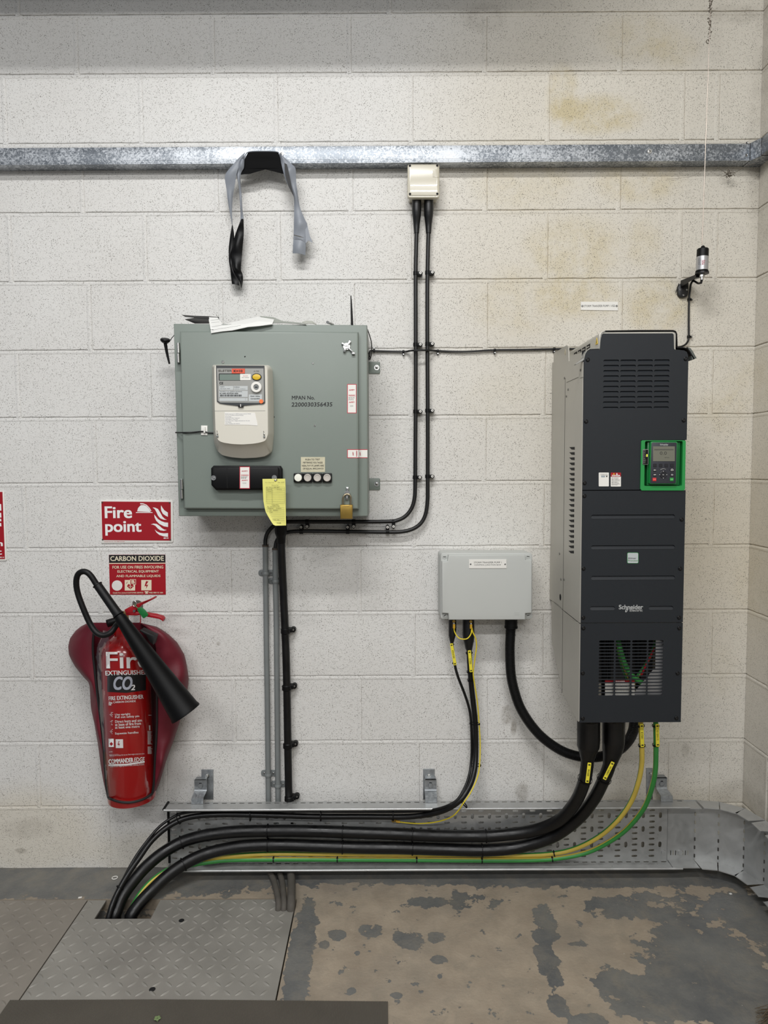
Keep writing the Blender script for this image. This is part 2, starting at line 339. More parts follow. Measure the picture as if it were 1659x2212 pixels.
        bpy.data.objects.remove(o); bpy.data.curves.remove(cu); bpy.data.meshes.remove(me)
    def ob(s, name, parent=None, smooth=35, label=None, org=None):
        me = bpy.data.meshes.new(name)
        if parent is not None: o0 = ORG[parent.name]
        else:
            o0 = V(org) if org else V((sum(v.x for v in s.v)/len(s.v), sum(v.y for v in s.v)/len(s.v), min(v.z for v in s.v)))
        me.from_pydata([v-o0 for v in s.v], [], s.f)
        for m in s.mats: me.materials.append(m)
        me.polygons.foreach_set('material_index', s.m); me.update(); me.validate()
        if smooth: me.shade_smooth(); me.set_sharp_from_angle(angle=radians(smooth))
        o = bpy.data.objects.new(name, me); COL.objects.link(o)
        if parent is not None: o.parent = parent
        else: o.location = o0
        ORG[o.name] = o0
        if label: o['label'] = label
        return o
def tag(o, label, cat, group=None):
    o['label'] = label; o['category'] = cat
    if group: o['group'] = group
    return o
def struct(o): o['kind'] = 'structure'; return o
def thing(name, label, cat, loc, group=None):
    o = bpy.data.objects.new(name, None); COL.objects.link(o); o.location = loc; o.empty_display_size = .05
    ORG[o.name] = V(loc); return tag(o, label, cat, group)
def copy_to(src, name_src_org, parent, loc, rotm=None, sc=1):
    """a copy of a small part whose mesh is modelled round its own origin"""
    o = src.copy(); COL.objects.link(o); o.parent = parent
    o.location = V(loc)-(ORG[parent.name] if parent else V((0, 0, 0)))
    if rotm is not None: o.rotation_euler = rotm
    o.scale = (sc, sc, sc); ORG[o.name] = V(loc); return o
def part_at(mesh, name, parent, loc, rot=(0, 0, 0), sc=1.0, label=None):
    o = bpy.data.objects.new(name, mesh); COL.objects.link(o); o.parent = parent
    o.location = V(loc)-ORG[parent.name]; o.rotation_euler = rot; o.scale = (sc, sc, sc); ORG[o.name] = V(loc)
    if label: o['label'] = label
    return o
def mesh_of(mb, name, smooth=35):
    me = bpy.data.meshes.new(name); me.from_pydata(mb.v, [], mb.f)
    for m in mb.mats: me.materials.append(m)
    me.polygons.foreach_set('material_index', mb.m); me.update(); me.shade_smooth(); me.set_sharp_from_angle(angle=radians(smooth)); return me
def smooth(P, k=6):
    P = [V(p) for p in P]; out = []
    for i in range(len(P)-1):
        p0 = P[i-1] if i else P[i]*2-P[i+1]; p1, p2 = P[i], P[i+1]; p3 = P[i+2] if i+2 < len(P) else P[i+1]*2-P[i]
        for j in range(k):
            t = j/k; out.append(.5*((2*p1)+(p2-p0)*t+(2*p0-5*p1+4*p2-p3)*t*t+(3*p1-p0-3*p2+p3)*t**3))
    out.append(P[-1]); return out
def lerp_list(vals, k=6):
    out = []
    for i in range(len(vals)-1): out += [vals[i]+(vals[i+1]-vals[i])*j/k for j in range(k)]
    return out+[vals[-1]]
def path(pts, k=6): return smooth([at(x, y, Y) for x, y, Y in pts], k)
def rounded(pts, r, n=4):
    """round the corners of a polygon given as 2-tuples"""
    out = []; L = len(pts)
    for i in range(L):
        p = V(pts[i]); a = V(pts[i-1])-p; b = V(pts[(i+1) % L])-p; rr = min(r, a.length*.45, b.length*.45)
        A = p+a.normalized()*rr; B = p+b.normalized()*rr
        for k in range(n+1):
            t = k/n; out.append(tuple((A*(1-t)+p*t)*(1-t)+(p*(1-t)+B*t)*t))
    return out
def rp(x0, y0, x1, y1, r, n=4): return rounded([(x0, y0), (x1, y0), (x1, y1), (x0, y1)], r, n)

# small shared meshes, modelled round the origin, front towards -Y
def screw_mesh(name, m, r=.004, slot='cross', washer=0, h=.002):
    b = MB()
    if washer: b.cyl((0, 0, 0), (0, -.0012, 0), washer, m, 20)
    b.lathe((0, 0, 0), [(0, r), (h*.6, r), (h, r*.7), (h, 0)], (0, -1, 0), m, 16)
    d = INK if m is not INK else PITBLK
    w_ = r*.14
    b.box((-r*.6, -h-.0003, -w_), (r*.6, -h, w_), d)
    if slot == 'cross': b.box((-w_, -h-.0003, -r*.6), (w_, -h, r*.6), d)
    return mesh_of(b, name)
SC_BLK = screw_mesh('black_screw', PLBLK, .0058, h=.003)
SC_STL = screw_mesh('steel_screw', STEEL, .0045, washer=.0075)
SC_SML = screw_mesh('small_screw', STEEL, .0034)
SC_SLOT = screw_mesh('slotted_screw', JBG, .0072, slot='slot', h=.001)
def hexm(name, r, h, m):
    b = MB(); b.cyl((0, 0, 0), (0, -.0015, 0), r*1.35, m, 20); b.cyl((0, -.0015, 0), (0, -.0015-h, 0), r, m, 6); b.cyl((0, -.0015-h, 0), (0, -.003-h*1.5, 0), r*.5, m, 12)
    return mesh_of(b, name)
BOLT = hexm('bolt', .007, .005, STEEL)

# ------------------------------------------------------------------ back wall
LINES = [(100, 29, 29), (100, 159.5, 153.7), (0, 307.6, 304.5), (0, 458.7, 453), (0, 606, 603), (0, 755.5, 751), (0, 900.3, 896.5), (0, 1042.7, 1038), (0, 1182.5, 1178), (0, 1323, 1318.5), (0, 1463, 1457.5), (0, 1601.4, 1597.8), (0, 1740, 1737)]
ZJ = [(at(225, l[1]).z+at(1000, l[2]).z)/2 for l in LINES]
ROWS = [[39, 842], [165, 460, 755, 1048, 1341], [10, 305, 597, 889, 1184, 1476, 1551], [177, 468, 759, 1049, 1338], [22, 314, 603, 886, 1180, 1470, 1547],
        [194, 478, 763, 1050, 1341], [39, 323, 607, 889, 1175, 1460, 1537], [205, 490, 768, 1047, 1325], [54, 335, 615, 895, 1172, 1450, 1539],
        [217, 497, 777, 1056, 1330], [68, 345, 620, 894, 1170, 1446, 1535], [232, 506, 778, 1050, 1322], [83, 357, 630, 903, 1172, 1440, 1530], [235, 505, 780, 1050, 1320]]
XC = 2.499
def block_face(mb, x0, x1, z0, z1, g, jit=.0009, bev=.0026):
    n = []
    def side(a, b, hor):
        L = abs(b-a); k = max(2, int(L/.03)); return [a+(b-a)*i/k for i in range(k)]
    for x in side(x0, x1, 1): n.append((x, z0))
    for z in side(z0, z1, 0): n.append((x1, z))
    for x in side(x1, x0, 1): n.append((x, z1))
    for z in side(z1, z0, 0): n.append((x0, z))
    cx, cz = (x0+x1)/2, (z0+z1)/2; A = []; B = []; C = []
    for x, z in n:
        jx = random.uniform(-jit, jit); jz = random.uniform(-jit, jit)
        def ins(d): return (x+jx+(d if x < cx else -d)*(1 if abs(x-x0) < d or abs(x-x1) < d or True else 0)*(abs(x-cx)/(abs(x1-x0)/2))**8, z+jz+(d if z < cz else -d)*(abs(z-cz)/(abs(z1-z0)/2))**4)
        a = ins(0); b = ins(bev*.35); c = ins(bev); A.append(g(a[0], .009, a[1])); B.append(g(b[0], bev*.3, b[1])); C.append(g(c[0], 0, c[1]))
    m = len(n); fs = []
    for i in range(m):
        j = (i+1) % m; fs += [[i, j, m+j, m+i], [m+i, m+j, 2*m+j, 2*m+i]]
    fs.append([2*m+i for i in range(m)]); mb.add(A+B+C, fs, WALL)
def make_wall(name, rows, xa, xb, g):
    mb = MB(); zs = [3.5, 3.18]+ZJ+[-.002]; J = .011
    rows = [rows[2]]+rows
    for i in range(len(zs)-1):
        zt, zb = zs[i], zs[i+1]
        r = rows[i]; xs = [xa]+[x for x in r if xa+.03 < x < xb-.02]+[xb]
        top = zt-(J if i else 0)
        for k in range(len(xs)-1):
            a = xs[k]+(J/2 if k else 0); b = xs[k+1]-(J/2 if k < len(xs)-2 else 0)
            block_face(mb, a, b, zb, top, g)
            if k:
                q_ = [(-J*1.0, .0006), (-J*.75, -.0008), (-J*.2, -.0016), (J*.35, -.0010), (J*.6, .0022), (J*.9, .0030)]
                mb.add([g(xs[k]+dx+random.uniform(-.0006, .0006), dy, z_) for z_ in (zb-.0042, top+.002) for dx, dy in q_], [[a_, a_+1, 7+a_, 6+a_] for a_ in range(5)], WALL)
        # struck bed joint: deep under the upper block, flush over the lower one
        if i:
            q_ = [(.0005, .0046), (-.0022, .0034), (-.0040, -.0004), (-.0085, -.0014), (-.0135, -.0008), (-.0150, .0006)]; nx_ = int((xb-xa)/.045)
            vs_ = [g(xa+(xb-xa)*c_/nx_, dy+random.uniform(-.0002, .0002), zt+dz+random.uniform(-.0005, .0005)) for dz, dy in q_ for c_ in range(nx_+1)]
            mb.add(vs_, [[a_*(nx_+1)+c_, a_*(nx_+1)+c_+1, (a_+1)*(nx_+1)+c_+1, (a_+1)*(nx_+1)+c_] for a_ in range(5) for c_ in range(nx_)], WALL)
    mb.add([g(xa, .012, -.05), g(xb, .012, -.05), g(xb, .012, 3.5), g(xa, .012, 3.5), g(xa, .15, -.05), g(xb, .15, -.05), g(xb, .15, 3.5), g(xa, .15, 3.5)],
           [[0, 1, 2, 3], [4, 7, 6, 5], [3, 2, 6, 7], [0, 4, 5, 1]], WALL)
    return struct(mb.ob(name, smooth=0, org=(0, 0, 0)))
rows_w = []
for i, r in enumerate(ROWS):
    yy = [14, 94, 230, 380, 530, 680, 828, 970, 1110, 1250, 1392, 1530, 1670, 1805][i]
    xs = [at(x, yy).x for x in r]
    while xs[0] > -.75: xs.insert(0, xs[0]-.45)
    while xs[-1] < XC-.5 and i not in (0,): xs.append(xs[-1]+.45)
    if i == 0: xs += [xs[-1]+1.25]
    rows_w.append(xs)
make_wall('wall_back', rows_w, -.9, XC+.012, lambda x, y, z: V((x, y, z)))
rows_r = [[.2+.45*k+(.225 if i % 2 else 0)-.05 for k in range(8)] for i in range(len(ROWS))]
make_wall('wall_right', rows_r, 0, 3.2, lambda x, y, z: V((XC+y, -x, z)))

# ------------------------------------------------------------------ floor with trench opening
PX0, PX1, PYB = -.9, .940, -.1925      # plated area
mb = MB()
def fq(x0, x1, y0, y1, z=0): mb.add([(x0, y0, z), (x1, y0, z), (x1, y1, z), (x0, y1, z)], [[0, 1, 2, 3]], FLOOR)
fq(-.9, XC+.1, PYB+.002, .05); fq(PX1+.004, XC+.1, -3.2, PYB+.002)
mb.add([(-.9, PYB+.002, 0), (PX1+.004, PYB+.002, 0), (PX1+.004, PYB+.002, -.4), (-.9, PYB+.002, -.4)], [[0, 1, 2, 3]], FLOOR)
mb.add([(PX1+.004, PYB, 0), (PX1+.004, -3.2, 0), (PX1+.004, -3.2, -.4), (PX1+.004, PYB, -.4)], [[0, 1, 2, 3]], FLOOR)
mb.add([(-.9, PYB, -.4), (PX1, PYB, -.4), (PX1, -3.2, -.4), (-.9, -3.2, -.4)], [[0, 1, 2, 3]], FLOOR)
struct(mb.ob('floor', smooth=0, org=(0, 0, 0)))

# unseen bar added above the picture to shade the top course
mb = MB(); mb.box((-.9, -.74, 3.02), (1.75, -.56, 3.22), GALV, .01)
struct(mb.ob('shade_bar'))

# ------------------------------------------------------------------ chequer plates
PLATE = mat('chequer_steel', (150, 147, 140), .5, .35, var=.28, vs=7, bump=.3, bs=120, rv=.12)
def plate(name, label, x0, x1, y0, y1, z, hole=None, holes=(), notch=None, PLATE=PLATE):
    mb = MB(); t = .006
    xs = sorted({x0, x1} | ({hole[0], hole[1], notch[0]} if hole else set())); 
    def q(a, b, c, d):
        mb.box((a, c, z-t), (b, d, z), PLATE)
    if hole:
        hx0, hx1, hy0, hy1 = hole; nx, ny = notch
        q(x0, hx0, y0, y1); q(hx1, nx, y0, y1); q(hx0, hx1, y0, hy0); q(nx, x1, y0, ny)
    else: q(x0, x1, y0, y1)
    p = .0335; i0 = int((x1-x0)/p)+1; j0 = int((y1-y0)/p)+1
    for j in range(j0+1):
        for i in range(i0+1):
            cx = x0+.012+i*p; cy = y1-.014-j*p
            if not (x0+.01 < cx < x1-.012 and y0+.01 < cy < y1-.008): continue
            if hole and hole[0]-.014 < cx < hole[1]+.014 and cy > hole[2]-.014: continue
            if notch and hole and cx > notch[0]-.014 and cy > notch[1]-.014: continue
            a = radians(45) if (i+j) % 2 else radians(-45)
            a += radians(4); L, Wd, h = .0155, .0052, .0024
            ca, sa = cos(a), sin(a); P = []
            for u_, v_, w_ in ((-L, 0, 0), (-L*.5, -Wd*.8, 0), (0, -Wd, 0), (L*.5, -Wd*.8, 0), (L, 0, 0), (L*.5, Wd*.8, 0), (0, Wd, 0), (-L*.5, Wd*.8, 0), (-L*.55, 0, h*.9), (0, 0, h), (L*.55, 0, h*.9)):
                P.append((cx+u_*ca-v_*sa, cy+u_*sa+v_*ca, z+w_))
            mb.add(P, [[0, 1, 8], [1, 2, 9, 8], [2, 3, 10, 9], [3, 4, 10], [4, 5, 10], [5, 6, 9, 10], [6, 7, 8, 9], [7, 0, 8]], PLATE)
    t_ = thing(name, label, 'floor plate', ((x0+x1)/2, (y0+y1)/2, z-t), 'chequered trench covers')
    mb.ob('plate', t_, smooth=50)
    for hx, hy in holes:
        b = MB(); b.lathe((hx, hy, z+.0002), [(0, .0085), (.0008, .0085), (.001, .0065), (.001, 0)], (0, 0, 1), PITBLK, 16); b.ob('lifting_hole', t_)
    return t_
hA, hB = fl(392, 1990), fl(329, 2139)
plate('floor_plate', 'large grey chequered steel floor plate with square cable opening', .2575, PX1, -1.2, PYB-.003, .002, hole=(.3165, .4945, -.2925, 1), holes=[(hA.x, hA.y), (hB.x, hB.y)], notch=(.895, -.247))
plate('floor_plate', 'brownish chequered steel floor plate cut off by left edge, no opening', -.9, .2535, -1.2, PYB-.001, .002, PLATE=mat('chequer_steel_brown', (140, 134, 125), .58, .3, var=.3, vs=6, bump=.3, bs=120))
# trench edge grout strip
mb = MB(); mb.box((-.9, PYB-.002, -.03), (PX1, PYB+.004, .001), mat('grout', (122, 112, 98), .9, var=.3, vs=60, bump=.6))
tag(mb.ob('grout_strip'), 'thin dirty mortar strip along rear edge of chequered floor plates', 'mortar strip')

# rubber mat
mb = MB(); RUB = mat('ribbed_rubber', (84, 79, 71), .75, var=.25, vs=6)
xa, xb = fl(22, 2160, .004).x, fl(838, 2168, .004).x; yf_, yb_ = -1.25, fl(430, 2164, .004).y
n = int((xb-xa)/.0042); pr = []
for i in range(n):
    x = xa+(xb-xa)*i/n; d = (xb-xa)/n; pr += [(x, .0045), (x+d*.5, .006), (x+d*.95, .0045)]
pr.append((xb, .0045)); vs = []
sk = .008
for x, z in pr: vs += [(x, yb_+(sk if x < xa+.4 else sk*(1-(x-xa-.4)/(xb-xa-.4)*1.4)), z), (x, yf_, z)]
fs = [[2*i, 2*i+1, 2*i+3, 2*i+2] for i in range(len(pr)-1)]
mb.add(vs, fs, RUB)
m2 = [(x, yb_+(sk if x < xa+.4 else sk*(1-(x-xa-.4)/(xb-xa-.4)*1.4)), z) for x, z in pr]
k = len(m2); mb.add(m2+[(p[0], p[1], .0022) for p in m2], [[i, i+1, k+i+1, k+i] for i in range(k-1)], RUB)
mb.add([(xb, yb_-sk*.4, .0045), (xb, yf_, .0045), (xb, yf_, .0022), (xb, yb_-sk*.4, .0022)], [[0, 1, 2, 3]], RUB)
mb.add([(xa, yb_, .0045), (xa, yf_, .0045), (xa, yf_, .0022), (xa, yb_, .0022)], [[0, 1, 2, 3]], RUB)
tag(mb.ob('rubber_mat', smooth=0), 'dark ribbed rubber mat on floor across bottom of photo', 'mat')
# a leaf on the mat and litter on the floor
mb = MB(); LEAF = mat('leaf_green', (110, 128, 84), .7, var=.2)
c = fl(340, 2200, .009)
for a in range(5):
    t = a*1.26; q = c+V((cos(t)*.005, sin(t)*.005, .001)); mb.sphere(q, .0042, LEAF, (1, 1, .35), 8)
mb.cyl(c, c+V((.004, -.012, .001)), .0008, LEAF, 6)
tag(mb.ob('leaf'), 'tiny green sprig lying on the ribbed rubber mat', 'leaf')
for (x, y, w_, h_, a, lab) in ((173, 1939, .011, .006, .3, 'small white paper scrap on floor behind the brownish plate'), (1578, 1931, .008, .006, .2, 'small pale chip on grey floor near curved tray bend')):
    mb = MB(); c = fl(x, y, .0015); mb.box((c.x-w_/2, c.y-h_/2, .001), (c.x+w_/2, c.y+h_/2, .003), LBL, rot=Matrix.Rotation(a, 3, 'Z')); tag(mb.ob('paper_scrap'), lab, 'litter', 'litter on the floor')
for (x, y, r_, lab, m_) in ((248, 1896, .009, 'pale washer ring lying on dark floor strip left of cables', LBL),):
    mb = MB(); c = fl(x, y, .002); mb.tube([c+V((cos(t*pi/10)*r_, sin(t*pi/10)*r_, 0)) for t in range(21)], .0016, m_, 8); tag(mb.ob('washer'), lab, 'washer')
# broom tip, bottom right
mb = MB(); BR = mat('broom_bristle', (84, 70, 52), .8, var=.4, vs=50)
e = fl(1668, 2196, .02)
for k in range(70):
    s0 = e+V((random.uniform(-.0, .05), random.uniform(-.03, .02), random.uniform(0, .03)))
    e1 = fl(1636+random.uniform(-6, 26), 2178+random.uniform(0, 44), .003+random.uniform(0, .01)); mb.tube([s0, (s0+e1)/2+V((0, 0, .004)), e1], .0006, BR, 4)
tag(mb.ob('broom_bristles'), 'brown bristle tips of a broom poking in at bottom right corner', 'broom')

# ------------------------------------------------------------------ steel trunking
t = thing('steel_trunking', 'galvanised steel trunking running across wall above cabinet', 'trunking', (1.2, -.025, 2.4))
zt = (at(225, 318.5, -.05).z+at(1000, 313, -.05).z)/2; zb = (at(225, 355.8, -.05).z+at(1000, 350, -.05).z)/2
XR = 2.458
mb = MB(); mb.box((-.9, -.05, zb), (2.442, -.0005, zt), GALV, .002)
mb.box((-.9, -.0508, zb+.012), (2.442, -.0495, zb+.0132), GALV); mb.box((-.9, -.0512, zb-.0004), (2.442, -.048, zb+.0022), GALV, .0006)
mb.ob('trunking_body', t)
mb = MB(); mb.add([(2.442, -.0515, zb-.001), (XR, -.088, zb-.001), (XR, -.088, zt+.001), (2.442, -.0515, zt+.001), (2.442, -.0005, zb-.001), (XC-.001, -.0005, zb-.001), (XC-.001, -.088, zb-.001), (2.442, -.0005, zt+.001), (XC-.001, -.0005, zt+.001), (XC-.001, -.088, zt+.001)],
    [[0, 1, 2, 3], [0, 4, 5, 6, 1], [3, 2, 9, 8, 7]], GALV)
mb.ob('corner_piece', t)
mb = MB(); mb.box((XR, -3.0, zb), (XC-.0005, -.089, zt), GALV, .002); mb.ob('side_run', t)
for x, y in ((1403, 327), ): part_at(SC_STL, 'screw', t, at(x, y, -.051), sc=1.0)
part_at(SC_STL, 'screw', t, at(608, 332, -.051))
for x, y in ((1614, 309), (1613, 335)):
    part_at(SC_SML, 'rivet', t, at(x, y, -.074), (0, 0, radians(-60)), 1.3)
# adhesive tape draped over the trunking
def ribbon(name, parent, L, Rr, Ys, m, n=5, bow=.004, k=4):
    """strip between two photo edges, Ys depth at each station"""
    A = smooth([at(*d3(x, y), q) for (x, y), q in zip(L, Ys)], k); B = smooth([at(*d3(x, y), q) for (x, y), q in zip(Rr, Ys)], k); vs = []
    for i, (a, b) in enumerate(zip(A, B)):
        for j in range(n+1):
            f = j/n; p = a.lerp(b, f); p.y -= bow*sin(pi*f)*(1+.6*sin(i*.7)); vs.append(p)
    w_ = n+1; M = len(vs); fs = [[i*w_+j, i*w_+j+1, (i+1)*w_+j+1, (i+1)*w_+j] for i in range(len(A)-1) for j in range(n)]
    mb = MB(); mb.add(vs+[v+V((0, .0007, 0)) for v in vs], fs+[[M+q for q in reversed(f)] for f in fs], m); return mb.ob(name, parent, 60)
TG = mat('tape_grey', (132, 137, 145), .5, var=.08, vs=20, bump=.15, bs=80); TBK = mat('tape_black', (10, 10, 11), .42, bump=.4, bs=40, spec=.22)
TBK2 = mat('tape_underside', (8, 8, 9), .75, bump=.5, bs=30, spec=.12)
t = thing('adhesive_tape', 'long strips of grey and black tape draped over steel trunking', 'tape', at(575, 330, -.06))
ribbon('black_band', t, [(618, 174), (585, 240), (556, 310), (528, 410)], [(1014, 172), (1058, 250), (1078, 320), (1098, 408)], [-.0620, -.0625, -.0615, -.0605], TBK2, n=10, bow=.0015)
mb = MB(); P = [at(*d3(x, y), -.064) for x, y in ((560, 262), (585, 205), (640, 176), (800, 170), (990, 175), (1040, 200), (1062, 262))]; mb.tube(smooth(P, 4), .0016, TG, 6); mb.ob('folded_edge', t)
mb = MB(); mb.pxprism([d3(*p) for p in ((510, 492), (640, 480), (740, 450), (850, 420), (980, 452), (1112, 486), (1095, 380), (540, 380))], -.0612, .0008, TBK2); mb.ob('hanging_flap', t, 0)
ribbon('grey_strand', t, [(575, 180), (485, 262), (400, 358), (295, 505), (315, 700), (335, 870), (362, 1030), (392, 1190)], [(558, 262), (505, 330), (470, 420), (448, 510), (425, 660), (402, 790), (390, 1000), (398, 1195)], [-.062, -.066, -.07, -.066, -.058, -.05, -.045, -.04], TG)
ribbon('black_strand', t, [(388, 1190), (365, 1330), (345, 1510), (345, 1590), (348, 1690), (365, 1790), (376, 1900), (390, 2000)], [(400, 1190), (420, 1340), (408, 1510), (392, 1600), (400, 1700), (440, 1850), (480, 1940), (490, 2022)], [-.04, -.038, -.036, -.034, -.034, -.036, -.036, -.034], TBK)
ribbon('grey_strand', t, [(520, 280), (475, 380), (452, 470), (478, 640), (490, 760), (500, 900), (508, 1060), (500, 1150)], [(560, 290), (552, 400), (512, 480), (508, 600), (525, 800), (534, 960), (550, 1090), (548, 1150)], [-.070, -.068, -.06, -.054, -.05, -.048, -.046, -.044], TG, bow=.006)
ribbon('black_strand', t, [(515, 1110), (478, 1200), (425, 1350), (392, 1500), (385, 1620), (400, 1780), (430, 1850), (490, 1960), (518, 2055)], [(550, 1110), (552, 1200), (552, 1320), (535, 1500), (522, 1660), (512, 1800), (535, 1862), (542, 1950), (524, 2056)], [-.046, -.046, -.044, -.042, -.042, -.042, -.040, -.040, -.038], TBK, bow=.007)
ribbon('grey_strand', t, [(1050, 195), (1062, 300), (1090, 430), (1120, 540), (1180, 680), (1238, 790), (1246, 950), (1244, 1150), (1240, 1320), (1232, 1450), (1226, 1578)], [(1062, 210), (1150, 290), (1215, 350), (1266, 412), (1275, 600), (1300, 780), (1330, 950), (1395, 1110), (1430, 1200), (1412, 1420), (1402, 1604)], [-.062, -.068, -.072, -.070, -.066, -.060, -.056, -.054, -.054, -.050, -.046], TG, bow=.008)
mb = MB(); mb.pxprism([d3(*p) for p in ((1504, 1430), (1440, 1400), (1405, 1440), (1400, 1250), (1432, 1200), (1460, 1330))], -.056, .0008, TG); mb.ob('torn_tail', t, 0)
mb = MB(); mb.pxprism([d3(*p) for p in ((1242, 800), (1170, 655), (1125, 500), (1110, 330), (1148, 350), (1185, 520))], -.0865, .0008, TBK); mb.ob('dark_slit', t, 0, label='black underside showing between folds')
mb = MB(); mb.pxprism([d3(*p) for p in ((1385, 1362), (1330, 1355), (1240, 1330), (1243, 1318), (1330, 1340))], -.0665, .0010, mat('seam_dark', (70, 68, 64), .6)); mb.ob('overlap_edge', t, 0)
# cobweb lump under the trunking corner
mb = MB(); WEB = mat('cobweb_dirt', (96, 88, 76), .9, var=.3)
c = at(1576, 376, -.035)
for k in range(46):
    q = c+V((random.gauss(0, .006), random.gauss(0, .004), random.gauss(0, .006))); mb.tube([q, q+V((random.uniform(-.008, .008), random.uniform(-.004, .004), random.uniform(-.007, .007)))], .0009, WEB, 4)
mb.tube(path([(1551, 364, -.03), (1562, 369, -.03), (1570, 374, -.035), (1585, 374, -.035), (1610, 360, -.05), (1630, 353, -.07)]), .0007, WEB, 5)
tag(mb.ob('cobweb'), 'clump of dusty cobweb hanging beneath the trunking by the corner', 'cobweb')
mb = MB(); mb.tube(path([(1520, 357, -.04), (1510, 372, -.02), (1490, 382, -.01), (1440, 387, -.004)]), .00035, WEB, 4)
tag(mb.ob('cobweb'), 'single loose cobweb thread curving from trunking onto yellowed wall', 'cobweb')

def qbox(mb, q, Yf, Yb, m, bev=.002, seg=2):
    """box whose front face has the four photo corners q (TL, TR, BR, BL) at depth Yf"""
    mb.pxprism(q, Yf, Yb-Yf, m, bev, seg)
def lines(mb, n, x0, y0, x1, y1, Y, m, h=.9, jag=True, seed=1):
    """rows of small print too fine to read in the photo"""
    rnd = random.Random(seed); st = (y1-y0)/n
    for i in range(n):
        x = x0; y = y0+st*i
        end = x1-(rnd.random()*.35*(x1-x0) if jag else 0)
        while x < end:
            w_ = rnd.uniform(1.2, 4.5); a = at(x, y+h, Y); b = at(min(x+w_, end), y, Y); mb.add([(a.x, Y, a.z), (b.x, Y, a.z), (b.x, Y, b.z), (a.x, Y, b.z)], [[0, 1, 2, 3]], m); x += w_+rnd.uniform(.6, 1.2)
def prect(mb, x0, y0, x1, y1, Y, m, th=.0003):
    mb.pxprism([(x0, y1), (x1, y1), (x1, y0), (x0, y0)], Y, th, m)
def poly(mb, C, pts, Y, m, th=.0003): mb.pxprism([C(*p) for p in pts], Y, th, m)

# ------------------------------------------------------------------ metering cabinet
YB, YD = -.22, -.245
root = thing('metering_cabinet', 'large grey-green metal metering cabinet on the block wall', 'cabinet', at(590, 1115, 0))
mb = MB(); qbox(mb, [(374.7, 699), (793, 702), (795, 1115.5), (386, 1115)], YB, -.006, SAGE, .0035, 3); mb.ob('body', root)
mb = MB(); qbox(mb, [(388, 714.5), (774, 716.5), (774.6, 1100), (397, 1099)], YD, YB-.0004, SAGE, .006, 3); door = mb.ob('door', root)
for q, lab in (([(381.3, 741.5), (388.2, 741.5), (388.8, 783), (381.8, 783)], 0), ([(388.8, 1036), (395, 1036), (395.4, 1076.5), (389.3, 1076.5)], 0)):
    mb = MB(); (x0, y0), (x1, _), (x2, y2), (x3, _) = q; ym = (y0+y2)/2+1
    for a, b in ((y0, ym-1), (ym+1, y2)):
        p, r_ = at((x0+x1)/2, a, YD+.004), at((x2+x3)/2, b, YD+.004); mb.cyl(p, V((p.x+.0005, p.y, r_.z)), .0048, STEEL, 14)
    p, r_ = at((x0+x1)/2, y0-2, YB-.003), at((x2+x3)/2, y2+2, YB-.003); mb.box((p.x-.004, YB-.006, r_.z), (p.x+.004, YB, p.z), SAGE, .001)
    mb.ob('hinge', root)
for (x, y) in ((809, 794), (809, 1045.5)):
    mb = MB(); Pp = rp(*((796, y-13) if y < 900 else (795, y-12.5)), 821.2, y+13, 3.5)
    mb.pxprism([(x_, y_) for x_, y_ in Pp], -.004, .0035, SAGE, .0008); tb = mb.ob('fixing_tab', root)
    part_at(SC_STL, 'screw', tb, at(x+4.8, y, -.0042), (0, .4, 0), 1.2)
for x, y, r_ in ((481.7, 782, 1.3), (676, 785, .85), (680, 919.5, .85)): part_at(SC_SML, 'screw', root, at(x, y, YD), (0, .3*x, 0), r_)
for x, y in ((529.3, 770.6), (591.9, 901)):
    mb = MB(); mb.cyl(at(x, y, YD+.0005), at(x, y, YD-.0003), .0024, PITBLK, 12); mb.ob('drilled_hole', root)
# wing latch
mb = MB(); c = at(749, 749, YD)
mb.cyl(c, c+V((0, -.007, 0)), .0105, STEEL, 20); mb.cyl(c+V((0, -.007, 0)), c+V((0, -.010, 0)), .007, STEEL, 20)
mb.box(c+V((-.006, -.0103, -.0006)), c+V((.006, -.0098, .0006)), INK)
for a, L, w_ in ((2.55, .017, .0055), (.95, .019, .007), (-2.0, .018, .008), (-.75, .026, .0045)):
    d = V((cos(a), 0, sin(a))); q = c+V((0, -.005, 0))+d*L*.5
    mb.box(q-V((L*.55, .003, w_*.5)), q+V((L*.55, .003, w_*.5)), STEEL, .0012, rot=Matrix.Rotation(-a, 3, 'Y'))
q = c+V((.0205, -.006, -.022)); mb.box(q-V((.005, .003, .003)), q+V((.005, .003, .003)), STEEL, .001)
mb.ob('wing_latch', root)
mb = MB(); c = at(750.2, 1066, YD)
mb.cyl(c, c+V((0, -.010, 0)), .0088, STEEL, 20); mb.box(c+V((-.0035, -.007, .008)), c+V((.0045, -.001, .020)), STEEL, .001); mb.box(c+V((-.0045, -.007, -.019)), c+V((.0025, -.001, -.007)), STEEL, .001)
mb.box(c+V((-.006, -.0105, -.0006)), c+V((.006, -.0098, .0006)), INK, rot=Matrix.Rotation(.3, 3, 'Y')); mb.ob('lock_latch', root)
# handwriting
mb = MB(); mb.text('MPAN No.', 630.8, 855, 679.5, 863, YD-.0004, INK, .012); mb.text('2200030356435', 630, 869.2, 717.4, 878, YD-.0004, INK, .012, .1)
mb.ob('handwritten_lettering', root, smooth=0)
